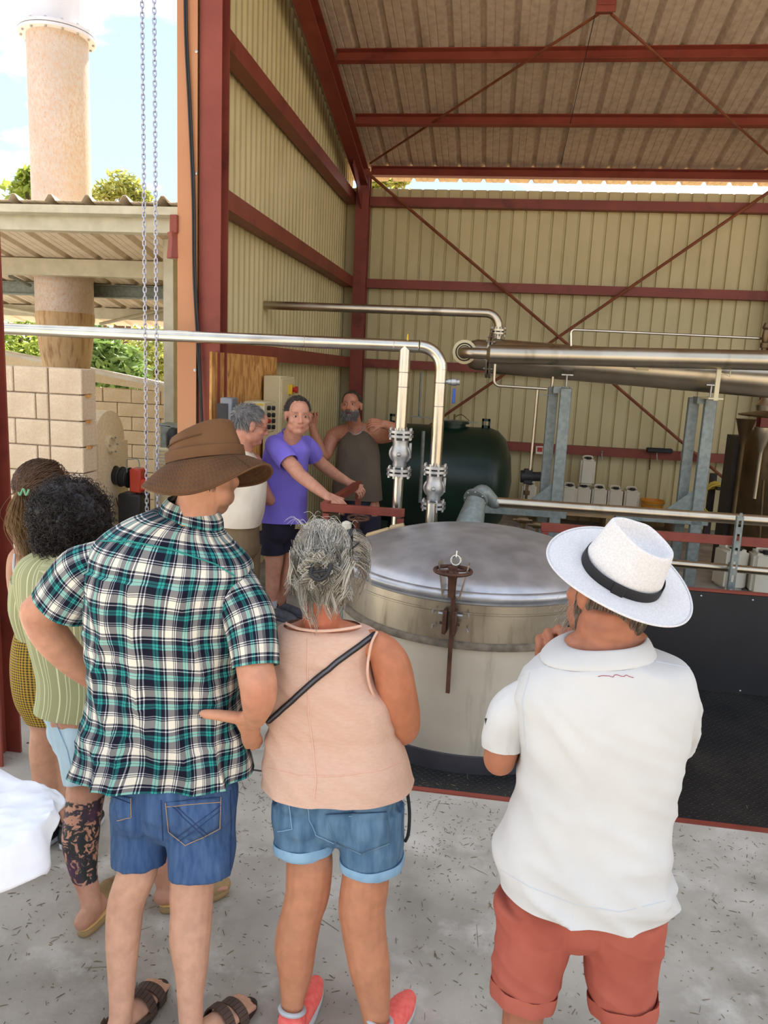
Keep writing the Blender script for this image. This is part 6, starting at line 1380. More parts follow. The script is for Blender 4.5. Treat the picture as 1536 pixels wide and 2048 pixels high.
    for gl in ('|-', 'E', 'L', 'L', 'l', '(', 'o', 'S', 'T', 'P'):
        lines = {'|-': [((0, 0), (0, 6)), ((0, 3), (4, 3))], 'E': [((0, 0), (0, 6)), ((0, 0), (4, 0)), ((0, 3), (3, 3))], 'L': [((0, 0), (0, 6)), ((0, 6), (4, 6))], 'l': [((0, 1), (0, 6))], '(': [((2, 0), (0, 3)), ((0, 3), (2, 7))], 'o': [((0, 3), (3, 3)), ((3, 3), (3, 6))], 'S': [((3, 0), (0, 2)), ((0, 2), (3, 4)), ((3, 4), (0, 6))], 'T': [((0, 0), (4, 0)), ((2, 0), (2, 6))], 'P': [((0, 0), (0, 6)), ((0, 0), (3, 1)), ((3, 1), (0, 3))]}[gl]
        for p0, p1 in lines: seam(t, [(x+p0[0], 1336+p0[1]), (x+p1[0], 1336+p1[1])], .0004, m_logo2, 'faint_letter', sh_, k=2, lift=.0003)
        x += 6
    mb = MB(); p = P(972, 1437, Y-.02); mb.bar(p, p+V((.004, 0, -.028)), .006, .004, up=(0, 1, 0)); mb.build('sleeve_tab', m_black, sh_)
    # shorts
    mb = MB(); limb(mb, [(P(1165, 1760, Y+.02), .10), (P(1160, 1810, Y+.01), .115)], 3, 20)
    for s in (-1, 1): mb.ball(P(1160+s*80, 1815, Y), (.088, .112, .09), 18, 12)
    a_ = [nd(1075, 1800, Y, 82), nd(1066, 1880, Y, 76), nd(1052, 1950, Y-.0, 66), nd(1046, 1990, Y-.01, 60)]; b_ = [nd(1242, 1810, Y, 86), nd(1244, 1890, Y, 79), nd(1244, 1960, Y, 70), nd(1246, 2012, Y-.01, 62)]
    limb(mb, a_, 6, 20, False); limb(mb, b_, 6, 20, False)
    so_, t2 = garment(mb, .006, 'terracotta_shorts', m_terra, r0, lambda a: .008*vnoise(a, (8, 8, 6), 2.2)+.004*vnoise(a, (20, 20, 8), 7.)+.005*np.array([ridge((p[2]+.7*p[0])*11, p[0]*3, 4.) for p in a]))
    for nn in (a_, b_):
        e = nn[-1]; d_ = (nn[-1][0]-nn[-2][0]).normalized(); q0, q1 = e[0]-d_*.035, e[0]+d_*.008
        loft_obj('turned_cuff', tube_rings([(q1, e[1]*1.07), (q1.lerp(q0, .5), e[1]*1.12), (q0, e[1]*1.13)], 1.0), m_terra, so_, nseg=40, k=3, hem0=.01, hem1=.01, cap1=True, disp=lambda u, v, p: .003*math.sin(u*50))
    seam(t2, [(1170, 1825), (1166, 1862)], .0016, m_terra, 'seat_seam', so_, lift=.001)
    # hair below the hat and the hat itself
    S = []
    for i in range(1400):
        a = random.uniform(PI*.85, PI*2.3); z = random.uniform(-.075, .01); k = 1-max(0, -z-.02)*2.6; p = hd.w(math.cos(a)*.079*k, -.016+math.sin(a)*.097*k, z); q = hd.w(math.cos(a)*.078*k, -.018+math.sin(a)*.096*k, z-.024); g_ = random.choice((.45, .6, .8, 1.2)); S.append(([p, (p+q)/2+(p-hd.c).normalized()*.002, q], .0011, .0005, L3((120, 106, 92))*g_))
    for i in range(160):
        p = hd.w(-.062+random.gauss(0, .01), .045+random.gauss(0, .02), -.07+random.gauss(0, .03)); d_ = (p-hd.c).normalized()*.006+V((0, 0, -.006)); S.append(([p, p+d_*.5, p+d_], .0007, .0003, L3((170, 164, 156))))
    strands_obj('hair', S, r0)
    def H(rx, ry, h, n=2.2, dy=0): return [hc+uh*h+fh*dy, xh*rx, fh*ry, n]
    def dent(u, v, p):
        a = PI/2+2*PI*u; f_ = math.sin(a); s_ = abs(math.cos(a)); return -.012*max(0, f_)**1.5*s_*(1 if v > .05 else v/.05)
    def hf(a): s_ = math.sin(a); return .122+.010*s_ - .010*max(0, s_)**3*0
    hat = hat_crown('white_hat', hc, xh, fh, uh, .081, .098, .058, .080, hf, .30, m_fedora, r0, shift=.004)
    v3 = [V(v.co) for v in hat.data.vertices]; off_ = root_loc(r0)
    for v in hat.data.vertices:      # pinch the front of the crown
        q = V(v.co)+off_-hc; f_, x_, h_ = q.dot(fh), q.dot(xh), q.dot(uh); k = max(0, min(1, (f_-.0)/.08))*max(0, min(1, h_/.10)); v.co = V(v.co)-xh*(x_*.42*k)
    hb = loft_obj('hat_ribbon', [H(.0835, .1005, .002), H(.083, .100, .015), H(.0815, .0985, .030)], m_ribbon, hat, nseg=72, k=2, hem0=0, cap1=False); md = hb.modifiers.new('t', 'SOLIDIFY'); md.thickness = .002
    mb = MB(); vs, fs = [], []; nb_, nr = 96, 10
    for j in range(nr+1):
        t_ = j/nr
        for i in range(nb_):
            a = 2*PI*i/nb_; rx, ry = .080+.078*t_, .097+.083*t_; s_ = math.cos(a)
            dz = .004 - .006*t_ + .016*t_**2*s_*s_ - .014*t_**2*max(0, math.sin(a))**2
            vs.append(hc+xh*(rx*math.cos(a))+fh*(ry*math.sin(a))+uh*dz)
    fs = [(j*nb_+i, j*nb_+(i+1) % nb_, (j+1)*nb_+(i+1) % nb_, (j+1)*nb_+i) for j in range(nr) for i in range(nb_)]
    mb.add(vs, fs); o = mb.build('hat_brim', m_fedora, hat, True, 180); md = o.modifiers.new('t', 'SOLIDIFY'); md.thickness = .003
    mb = MB(); mb.tube([vs[nr*nb_+i] for i in range(nb_)]+[vs[nr*nb_]], .0026, 6); mb.build('brim_edge', m_fedora, hat)
    a = PI*1.0; bw = hc+xh*.084*math.cos(a)+fh*.1*math.sin(a)+uh*.016
    mb = MB(); mb.box(bw, (.008, .03, .030), Matrix((xh, fh, uh)).transposed()); mb.build('ribbon_bow', m_ribbon, hat, bevel=.002)
m_logo = mat('red_embroidery', (150, 52, 62), (160, 60, 70), rough=.8, vs=9); m_logo2 = mat('faint_grey_print', (196, 196, 192), (200, 200, 196), rough=.8, vs=9)
man_white()
# ================================================================ curly-haired person in sage shirt
def curly():
    Y = 2.45; r0 = person(-1.33, 2.38, 'person with black curly hair in sage striped shirt and pale denim shorts')
    mb = MB()
    ll = legnodes([(167, 1500, 40), (171, 1560, 36), (172, 1580, 38), (167, 1620, 36), (161, 1677, 36), (163, 1708, 32), (168, 1747, 26), (177, 1779, 21), (183, 1815, 20)], Y)
    rl = legnodes([(240, 1500, 52), (265, 1580, 38), (300, 1680, 34), (325, 1740, 24), (334, 1772, 20)], Y+.02)
    limb(mb, ll); limb(mb, rl); limb(mb, [(P(160, 1430, Y), .12), (P(150, 1300, Y), .11), (P(140, 1190, Y), .11)], 4)
    hd = Head(P(142, 1030, Y+.04), (.2, .95, -.2), (0, .1, 1), 1.0); hd.skull(mb); limb(mb, [(P(140, 1160, Y), .07), (P(142, 1110, Y), .055), (hd.w(0, -.02, -.05), .05)], 3)
    limb(mb, [nd(225, 1150, Y, 34), nd(240, 1250, Y+.05, 28), nd(230, 1330, Y+.15, 24)]); limb(mb, [nd(62, 1150, Y, 32), nd(70, 1250, Y+.08, 26), nd(120, 1320, Y+.2, 22)])
    hl = V((ll[-1][0].x-.01, ll[-1][0].y-.045, .03)); tl = hl+(PZ(226, 1775, .03)-hl).normalized()*.25; hr = V((rl[-1][0].x-.01, rl[-1][0].y-.03, .03)); tr = hr+(PZ(450, 1770, .03)-hr).normalized()*.25
    foot(mb, hl, tl); foot(mb, hr, tr)
    cal = np.array(ll[5][0])
    def col(a): return flatcol((188, 138, 114))(a)
    def ink(me, a):
        m_ = ((a[:, 2] > .17) & (a[:, 2] < .43) & (a[:, 0] < -1.15)).astype(float)[:, None]; setcol(me, m_*np.ones(3), 'Ink')
    body_obj(mb, .006, r0, col, m_tattoo, extra=ink)
    T = lambda *q: ring(*q, n=2.4)
    fd = folds(.006, 1.5, 6, 6.)
    R = [T(78, 1404, 236, 1430, Y, .125), T(84, 1350, 240, 1370, Y, .12), T(62, 1262, 242, 1280, Y, .125), T(44, 1200, 246, 1215, Y, .128), T(38, 1145, 246, 1160, Y, .12), T(50, 1115, 232, 1130, Y, .10), T(82, 1098, 205, 1108, Y, .075), T(100, 1090, 190, 1100, Y, .065)]
    sh_ = loft_obj('sage_shirt', R, m_sage, r0, nseg=90, k=8, disp=fd)
    loft_obj('sleeve', tube_rings([nd(72, 1262, Y+.06, 38), nd(62, 1215, Y+.02, 42), nd(66, 1160, Y, 42)], 1), m_sage, sh_, nseg=40, k=5)
    loft_obj('yoke', [ring(39, 1152, 245, 1165, Y, .122), ring(49, 1120, 233, 1134, Y, .104), ring(80, 1100, 207, 1110, Y, .079)], m_sageyoke, sh_, nseg=60, k=4, hem0=0, cap1=False)
    mb = MB(); limb(mb, [(P(162, 1420, Y), .11), (P(168, 1470, Y), .118)], 3, 20); a_ = legnodes([(140, 1400, 58), (158, 1455, 54), (166, 1505, 49), (172, 1564, 43), (183, 1815, 20)], Y)[:4]; b_ = legnodes([(205, 1400, 58), (225, 1460, 54), (250, 1530, 50), (258, 1570, 46), (334, 1772, 20)], Y+.02)[:4]
    for s in (-1, 1): mb.ball(P(174+s*34, 1450, Y-.0), (.075, .10, .09), 18, 12)
    limb(mb, a_, 6, 20, False); limb(mb, b_, 6, 20, False); so_, t = garment(mb, .006, 'pale_denim_shorts', m_denimpale, r0, lambda a: .004*vnoise(a, (10, 10, 16), 2.2))
    seam(t, [(110, 1440), (135, 1500), (150, 1568)], .0014, m_denimcuff, 'stitch_line', so_, lift=.002); seam(t, [(135, 1560), (172, 1572), (208, 1562)], .0016, m_denimcuff, 'stitch_line', so_, lift=.002)
    for h_, t_ in ((hl, tl), (hr, tr)):
        d_ = (t_-h_); d_.z = 0; Lf = d_.length; d_.normalize(); x = d_.cross(V((0, 0, 1))); h0 = V((h_.x, h_.y, 0))
        s_ = sole('suede_clog', h0, d_, x, Lf, .052, .001, .028, m_clog, r0, .005); sole('insole', h0, d_, x, Lf-.012, .046, .028, .033, m_clogin, s_, .002)
        q = MB(); limb(q, [(h0+d_*Lf*.55+V((0, 0, .05)), .042), (h0+d_*Lf*.78+V((0, 0, .042)), .043), (h0+d_*Lf*.95+V((0, 0, .036)), .030)], 3, 14); garment(q, .006, 'clog_upper', m_clog, s_, smooth=3)
    # curls
    mb = MB(); c0 = P(142, 1030, Y+.0); rx = pm_(c0, 78)
    mb.ball(c0, (rx, .115, rx*.92), 24, 16); mb.ball(P(120, 1075, Y), (rx*.62, .09, rx*.55)); me = remesh(mb, .008, 2, 'hair'); a = verts(me).astype(float); a += normals(me)*(.012*vnoise(a, (38, 38, 38), 2))[:, None]; setcol(me, np.tile(L3((24, 19, 17)), (len(a), 1))); set_verts(me, a-np.array(root_loc(r0))); finish(me, True, 180); link_mesh('hair', me, m_hair, r0)
    S = []
    for i in range(2100):
        q = V((random.gauss(0, 1), random.gauss(0, 1), random.gauss(0, 1))).normalized()
        if q.y > .55: q.y = -q.y
        base = c0+V((q.x*rx, q.y*.115, q.z*rx*.92)) if random.random() < .72 else P(120, 1078, Y)+V((q.x*rx*.62, q.y*.09, q.z*rx*.55))
        ax = (q+V((random.gauss(0, .4), random.gauss(0, .4), random.gauss(-.25, .4)))).normalized(); o_ = ax.orthogonal().normalized(); p_ = ax.cross(o_); ph = random.uniform(0, 6); cr_ = random.uniform(.005, .010); L_ = random.uniform(.02, .045); tn = random.uniform(1.0, 2.2)*2*PI
        pts = [base-ax*.012+ax*(L_*t)+(o_*math.cos(ph+tn*t)+p_*math.sin(ph+tn*t))*cr_ for t in [k/11 for k in range(12)]]; g_ = random.uniform(.6, 1.6); S.append((pts, .0014, .0007, L3((38, 30, 27))*g_))
    strands_obj('hair_curls', S, r0)
m_sageyoke = mat('sage_linen_yoke', (154, 156, 116), (196, 194, 158), rough=.9, vs=8, lo=.5, hi=.72, stretch=(.6, .6, 14))
curly()

# ================================================================ woman with the ponytail
def ponytail():
    Y = 2.80; r0 = person(-1.74, 2.76, 'young woman with brown ponytail and yellow-black checked shorts by the door')
    mb = MB(); hd = Head(P(92, 985, Y), (.55, .8, -.1), (0, .1, 1), 1.0); hd.skull(mb)
    limb(mb, [(P(78, 1130, Y), .06), (P(84, 1080, Y), .045), (hd.w(0, -.02, -.05), .045)], 3)
    limb(mb, [(P(90, 1260, Y), .085), (P(86, 1200, Y), .088), (P(82, 1150, Y), .095), (P(80, 1115, Y), .07)], 4)
    limb(mb, [nd(60, 1115, Y, 30), nd(40, 1120, Y, 24), nd(34, 1165, Y+.02, 19), nd(46, 1220, Y+.08, 16), nd(90, 1260, Y+.2, 14)]); limb(mb, [nd(100, 1115, Y, 30), nd(140, 1125, Y+.02, 24), nd(150, 1200, Y+.08, 18)])
    ll = legnodes([(85, 1400, 44), (98, 1450, 36), (92, 1500, 32), (93, 1545, 28), (96, 1580, 27), (95, 1610, 22), (92, 1650, 17)], Y); rl = legnodes([(130, 1400, 44), (140, 1500, 32), (142, 1600, 24), (142, 1650, 17)], Y+.05); limb(mb, ll); limb(mb, rl)
    def ink(me, a):
        c = np.array(P(103, 1556, Y-.03)); m_ = (((a-c)**2).sum(1) < .0025).astype(float)[:, None]; setcol(me, m_*np.ones(3), 'Ink')
    body_obj(mb, .007, r0, flatcol((178, 130, 102)), m_tattoo, extra=ink)
    T = lambda *q: ring(*q, n=2.3)
    sk = loft_obj('checked_shorts', [T(60, 1428, 158, 1436, Y, .11), T(40, 1385, 156, 1392, Y, .12), T(31, 1330, 152, 1338, Y, .12), T(32, 1285, 142, 1292, Y, .105), T(42, 1246, 130, 1252, Y, .09)], m_skirtc, r0, nseg=72, k=6, disp=folds(.004, 1.5, 6, 3.))
    loft_obj('black_top', [T(40, 1256, 132, 1262, Y, .092), T(33, 1215, 134, 1222, Y, .092), T(36, 1195, 138, 1200, Y, .094)], m_blacktop, r0, nseg=60, k=5, disp=folds(.003, 1.5, 6, 4.))
    q = MB(); q.tube(spline([P(30, 1108, Y-.06), P(28, 1140, Y-.085), P(36, 1180, Y-.09), P(40, 1200, Y-.09)], 5), .006, 8); q.build('white_strap', m_whitetrim, r0)
    q = MB(); q.tube(spline([P(64, 1075, Y-.07), P(60, 1110, Y-.085), P(62, 1160, Y-.092), P(60, 1200, Y-.095)], 5), .012, 8); q.build('black_strap', m_blacktop, r0)
    for n_, tx in ((ll[-1][0], 150), (rl[-1][0], 200)): h_ = V((n_.x-.01, n_.y-.05, 0)); d_ = (PZ(tx, 1640, 0)-h_); d_.z = 0; d_.normalize(); sneaker(r0, h_, h_+d_*.24, m_black, m_whitetrim, m_black, hi=.06)
    mb = MB(); hd.ball(mb, (0, -.022, .030), (.086, .106, .094), 24, 16); me = remesh(mb, .007, 3, 'hair'); a = verts(me).astype(float); setcol(me, np.tile(L3((74, 54, 40)), (len(a), 1))); set_verts(me, a-np.array(root_loc(r0))); finish(me, True, 180); link_mesh('hair', me, m_hair, r0)
    S = []; tie = P(44, 984, Y-.09)
    def hc_(): g_ = random.uniform(.6, 1.5); return L3((92, 66, 46))*g_
    for i in range(1300):
        a_ = random.uniform(0, 2*PI); z = random.uniform(-.03, .092); rr = math.sqrt(max(.02, 1-(z/.096)**2)); p0 = hd.w(math.cos(a_)*.086*rr, -.022+math.sin(a_)*.106*rr, .03+z); ctr = hd.w(0, -.022, .03); t_ = tie+V((random.gauss(0, .01), random.gauss(0, .01), random.gauss(0, .01))); mid = p0.lerp(t_, .5); mid = ctr+(mid-ctr).normalized()*.105; S.append((spline([p0, mid, t_], 4), .0014, .0009, hc_()))
    for i in range(520):
        o_ = V((random.gauss(0, .016), random.gauss(0, .014), 0)); ph = random.gauss(0, .35); L_ = random.uniform(.14, .30); w_ = random.uniform(.5, 1.0)
        pts = [tie+o_*(.3+1.0*math.sin(min(1, t*1.3)*PI*.75))+V((-.018*math.sin(t*2.6)+.014*math.sin(ph+t*9)*t+.02*t, -.01, .01-L_*t)) for t in [k/9 for k in range(10)]]; g_ = random.uniform(.7, 1.5); S.append((pts, .0013, .0006, L3((126, 96, 60))*g_))
    strands_obj('hair_strands', S, r0)
    q = MB(); pts = [P(37+i*2.3, 984+6*math.sin(i*1.15), Y-.135) for i in range(10)]; q.tube(spline(pts, 4), .0042, 8); q.build('green_hair_tie', m_tie, r0)
m_tie = mat('green_satin_tie', (96, 146, 108), (120, 168, 130), rough=.5, vs=20)
ponytail()

# ================================================================ white paper cloth on a table corner at the left edge
tb = thing('paper_covered_table', (-1.6, 1.45, 0), 'table corner at the left edge covered with crumpled white paper', 'table')
zt = .79; cnr = PZ(160, 1612, zt)
e1 = (PZ(0, 1535, zt)-PZ(125, 1588, zt)).normalized(); e2 = V((e1.y, -e1.x, 0)); e2 = e2 if e2.y < 0 else -e2
Rt = Matrix((-e1, -e2, (0, 0, 1))).transposed(); ce_ = cnr+e1*.36+e2*.34
b = MB(); b.box(ce_+V((0, 0, -.02)), (.50, .46, .03), Rt); b.build('table_top', m_wood, tb)
for dx, dy in ((.48, .08), (.66, .08), (.48, .6), (.66, .6)): b = MB(); q_ = cnr+e1*dx+e2*dy; b.box((q_.x, q_.y, (zt-.03)/2), (.045, .045, zt-.03)); b.build('leg', m_wood, tb, bevel=.003)
vs, fs = [], []; n1, n2 = 160, 30
for j in range(n2+1):
    t = j/n2
    for i in range(n1):
        a = 2*PI*i/n1; c_, s_ = math.cos(a), math.sin(a); e = .42; hx, hy = .36, .34
        ex = math.copysign(abs(c_)**e, c_)*hx; ey = math.copysign(abs(s_)**e, s_)*hy
        if t <= .5: k = t/.5; p = ce_+Rt @ V((ex*k, ey*k, .004))
        else:
            k = (t-.5)/.5; drop = (.055+.03*math.sin(a*3+1)+.02*math.sin(a*7))*k; fl_ = 1+k*(.06+.05*math.sin(a*6+.5)+.03*math.sin(a*11)); p = ce_+Rt @ V((ex*fl_, ey*fl_, .004-drop*k**.5))
        p += V((0, 0, .012*noise.noise(p*9)+.010*ridge(p.x*14, p.y*14, 1.)+.005*noise.noise(p*30))); vs.append(p)
for j in range(n2):
    for i in range(n1): fs.append((j*n1+i, j*n1+(i+1) % n1, (j+1)*n1+(i+1) % n1, (j+1)*n1+i))
b = MB(); b.add(vs, fs); cl = b.build('paper', m_whitepaper, None, True, 180); md = cl.modifiers.new('t', 'SOLIDIFY'); md.thickness = .002; cl.name = 'paper_tablecloth'; tag(cl, 'crumpled white paper cloth draped over the table corner at the left edge', 'tablecloth')
# ================================================================ man in purple leaning on the rail
def shorthair(hd, n, length, cols, parent, hairline=.045, name='hair', comb=(0, -.3, .2), low=-.045, shell=True, bald=0.0, thick=.0016):
    if shell:
        mb = MB(); hd.ball(mb, (0, -.026, .036), (.081, .098, .089), 24, 16); me = remesh(mb, .006, 2, name); a = verts(me).astype(float); l = hd.local(a); a += normals(me)*(.004*vnoise(a, (70, 70, 70), 1))[:, None]
        ok = ~((l[:, 1] > .035) & (l[:, 2] < hairline+.03)) & ~((l[:, 2] < low) & (l[:, 1] > -.03)) & ~(l[:, 2] < low-.02) & ~((abs(l[:, 0]) > .055) & (l[:, 1] > .0) & (l[:, 2] < .03))
        setcol(me, np.tile(L3(cols[0]), (len(a), 1))); set_verts(me, a-np.array(root_loc(parent)))
        bm = bmesh.new(); bm.from_mesh(me); bm.verts.ensure_lookup_table(); bmesh.ops.delete(bm, geom=[v for v in bm.verts if not ok[v.index]], context='VERTS'); bm.to_mesh(me); bm.free(); finish(me, True, 180); link_mesh(name, me, m_hair, parent)
    S = []
    while len(S) < n:
        q = V((random.gauss(0, 1), random.gauss(0, 1), random.gauss(0, 1))).normalized(); l = V((q.x*.080, -.026+q.y*.097, .036+q.z*.088))
        if (l.y > .035 and l.z < hairline+.03) or l.z < low-.02 or (l.z < low and l.y > -.03) or (abs(l.x) > .055 and l.y > 0 and l.z < .03): continue
        cb = V(comb); d = ((cb-q*cb.dot(q))*1.0+q*.28+V((random.gauss(0, .2), random.gauss(0, .2), random.gauss(0, .2)))).normalized()*length*random.uniform(.6, 1.2)
        p0, p1, p2 = hd.w(*l), hd.w(*(l+d*.5)), hd.w(*(l+d+V((0, 0, -.2*length)))); c = L3(random.choice(cols))*random.uniform(.7, 1.3); S.append(([p0, p1, p2], thick, thick*.5, c))
    strands_obj(name+'_strands', S, parent)
def facecol(hd, base, stub=None):
    def sm(x, a, b): t = np.clip((x-a)/(b-a), 0, 1); return t*t*(3-2*t)
    def f(a):
        c = flatcol(base)(a); l = hd.local(a); x, y, z = np.abs(l[:, 0]), l[:, 1], l[:, 2]; face = ((x < .1) & (np.abs(z) < .14))*sm(y, .0, .03)
        def app(w, col):
            nonlocal c; c = c*(1-w[:, None]*(1-np.array(col)))
        app(face*sm(-x, -.026, -.018)*np.exp(-((z+.0628)/.008)**2)*sm(y, .066, .076), (.86, .66, .66))
        app(face*np.exp(-((x-.030)/.016)**4)*np.exp(-((z-.026)/.0055)**2)*sm(y, .06, .07), (.40, .36, .34))
        app(face*np.exp(-((x-.031)/.015)**2)*np.exp(-((z-.006)/.009)**2), (.78, .70, .68))
        app(face*np.exp(-(x/.016)**2)*np.exp(-((z+.022)/.02)**2)*sm(y, .08, .1), (1.0, .88, .86))
        if stub is not None: app(face*sm(-z, .035, .075), stub)
        return c
    return f
def man_purple():
    Y = 5.78; r0 = person(-1.62, 5.85, 'man in purple t-shirt and navy shorts leaning both hands on the red frame')
    mb = MB(); hd = Head(P(596, 832, 5.55), (.42, -.90, -.02), (.02, 0, 1), 1.16); hd.skull(mb, 1.12)
    limb(mb, [(P(578, 910, Y-.08), .075), (P(582, 880, Y-.14), .070), (hd.w(0, -.025, -.06), .068)], 3)
    limb(mb, [(P(562, 1040, Y), .10), (P(566, 960, Y-.03), .10), (P(575, 905, Y-.06), .09)], 4)
    limb(mb, [nd(556, 898, 5.62, 14), nd(572, 918, 5.55, 15), nd(590, 938, 5.50, 15), nd(600, 950, 5.47, 14), nd(630, 974, 5.42, 12), nd(655, 993, 5.38, 8.5)])
    limb(mb, [nd(606, 896, 5.90, 13), nd(628, 914, 5.99, 13), nd(648, 932, 6.08, 13), nd(672, 950, 6.18, 11), nd(699, 966, 6.25, 8)])
    w1 = P(656, 993, 5.38); hand(mb, w1, V((.75, -.05, -.4)), V((.3, -.5, .8)), 1.08, .45, .15, thumb=-1)
    w2 = P(700, 966, 6.25); hand(mb, w2, V((.75, -.05, -.45)), V((.3, -.5, .8)), 1.05, .5, .15, thumb=-1)
    ll = legnodes([(545, 1090, 21), (548, 1120, 18), (546, 1150, 15), (545, 1175, 14), (543, 1200, 10), (544, 1216, 9)], Y); rl = legnodes([(585, 1085, 20), (583, 1120, 16), (574, 1155, 14), (567, 1180, 12), (560, 1206, 9)], Y+.1); limb(mb, ll); limb(mb, rl)
    body_obj(mb, .0055, r0, facecol(hd, (206, 148, 122), stub=(.90, .88, .88)), smooth=2); hd.eyes(r0)
    shorthair(hd, 2200, .022, [(58, 50, 46), (72, 62, 56), (98, 90, 84)], r0, .066, comb=(.1, -.7, .5), thick=.0013)
    T = lambda *q: ring(*q, n=2.4); fd = folds(.010, 1.3, 5, 3., 2.)
    sh_ = loft_obj('purple_t_shirt', [T(518, 1040, 613, 1044, Y, .14), T(519, 1000, 612, 1002, Y-.02, .135), T(522, 955, 613, 957, Y-.04, .13), T(526, 915, 616, 922, Y-.06, .13), T(533, 890, 622, 900, Y-.08, .115), T(547, 874, 614, 886, Y-.10, .095), T(560, 864, 606, 876, Y-.11, .08)], m_purple, r0, nseg=80, k=8, disp=fd)
    loft_obj('sleeve', tube_rings([nd(578, 926, 5.53, 21), nd(568, 912, 5.57, 23), nd(553, 893, 5.62, 23), nd(545, 884, 5.66, 17)], 1), m_purple, sh_, nseg=40, k=5, disp=folds(.006, 1.4, 9, 2.))
    loft_obj('sleeve', tube_rings([nd(629, 914, 5.98, 19), nd(620, 900, 5.93, 20), nd(608, 886, 5.86, 18)], 1), m_purple, sh_, nseg=40, k=5, disp=folds(.006, 1.4, 9, 7.))
    q = MB(); q.torus(P(584, 868, Y-.13), .078, .006, (.3, -.55, 1), 28, 6); q.build('neck_band', m_purple, sh_)
    mb = MB(); limb(mb, [(P(560, 1030, Y), .13), (P(556, 1060, Y), .13)], 3, 18); limb(mb, [nd(543, 1062, Y, 27), nd(545, 1108, Y, 25)], 4, 18, False); limb(mb, [nd(580, 1062, Y+.1, 26), nd(584, 1100, Y+.1, 23)], 4, 18, False); garment(mb, .008, 'navy_shorts', m_navy, r0, lambda a: .006*vnoise(a, (10, 10, 12), 2.))
    for n_ in (ll[-1][0], rl[-1][0]): h_ = V((n_.x-.03, n_.y+.03, 0)); u_ = sneaker(r0, h_, h_+V((.26, -.12, 0)), m_greyshoe, m_greyshoe, m_black)
    q = MB(); n_ = ll[-1][0]; q.tube([(n_.x, n_.y, .09), (n_.x, n_.y, .15)], .042, 12); q.build('sock', m_whitetrim, r0)
man_purple()

def man_grey():
    Y = 5.38; r0 = person(-1.80, 5.38, 'grey-haired man in cream t-shirt and glasses seen in profile')
    mb = MB(); hd = Head(P(503, 850, Y), (.85, .42, -.28), (.1, .05, 1), 1.14); hd.skull(mb, 1.1)
    limb(mb, [(P(478, 925, Y), .085), (P(484, 900, Y), .074), (hd.w(0, -.025, -.06), .068)], 3); limb(mb, [(P(482, 1060, Y), .10), (P(486, 980, Y), .10), (P(485, 925, Y), .09)], 4)
    limb(mb, [nd(505, 925, Y+.15, 20), nd(520, 970, Y+.2, 16), nd(540, 1000, Y+.25, 12)]); limb(mb, [nd(462, 925, Y-.1, 22), nd(455, 985, Y-.12, 17), nd(470, 1040, Y+.05, 13)])
    body_obj(mb, .006, r0, facecol(hd, (196, 136, 112), stub=(.88, .84, .84)), smooth=2); hd.eyes(r0)
    shorthair(hd, 2600, .030, [(126, 124, 124), (156, 154, 150), (192, 188, 178), (100, 100, 106)], r0, .040, comb=(0, .7, -.2), thick=.0013)
    q = MB()
    for k in (-1, 1):
        q.torus(hd.w(k*.034, .094, .004), .020, .0018, hd.R @ V((0, 1, 0)), 20, 5); q.tube([hd.w(k*.055, .09, .008), hd.w(k*.080, .0, .01)], .0018, 6)
    q.tube([hd.w(-.014, .098, .008), hd.w(.014, .098, .008)], .0016, 6); q.build('glasses', m_redpl2, r0)
    T = lambda *q: ring(*q, n=2.4); fd = folds(.012, 1.3, 5, 9., 2.)
    sh_ = loft_obj('cream_t_shirt', [T(440, 1048, 519, 1052, Y, .15), T(441, 1005, 528, 1006, Y, .155), T(446, 960, 531, 962, Y, .15), T(452, 925, 524, 932, Y, .14), T(456, 905, 510, 915, Y, .115), T(464, 893, 500, 902, Y, .09)], m_cream, r0, nseg=80, k=8, disp=fd)
    loft_obj('sleeve', tube_rings([nd(458, 972, Y-.12, 23), nd(456, 945, Y-.11, 25), nd(464, 915, Y-.08, 22)], 1), m_cream, sh_, nseg=36, k=5, disp=folds(.006, 1.4, 9, 2.))
    mb = MB(); limb(mb, [(P(482, 1045, Y), .135), (P(482, 1090, Y), .14)], 3, 18)
    for x in (468, 500): p = P(x, 1090, Y+(x-468)*.004); limb(mb, [(p, .095), (V((p.x, p.y, .5)), .078), (V((p.x, p.y, .08)), .07)], 4, 18, False)
    garment(mb, .008, 'khaki_trousers', m_khaki, r0, lambda a: .008*vnoise(a, (8, 8, 6), 2.))
    for x in (468, 500): p = P(x, 1090, Y+(x-468)*.004); sneaker(r0, V((p.x-.06, p.y-.02, 0)), V((p.x+.2, p.y+.06, 0)), m_sandal, m_sandals, m_sandal)
m_redpl2 = mat('thin_brown_frame', (110, 60, 44), (120, 70, 52), rough=.35, vs=5)
man_grey()

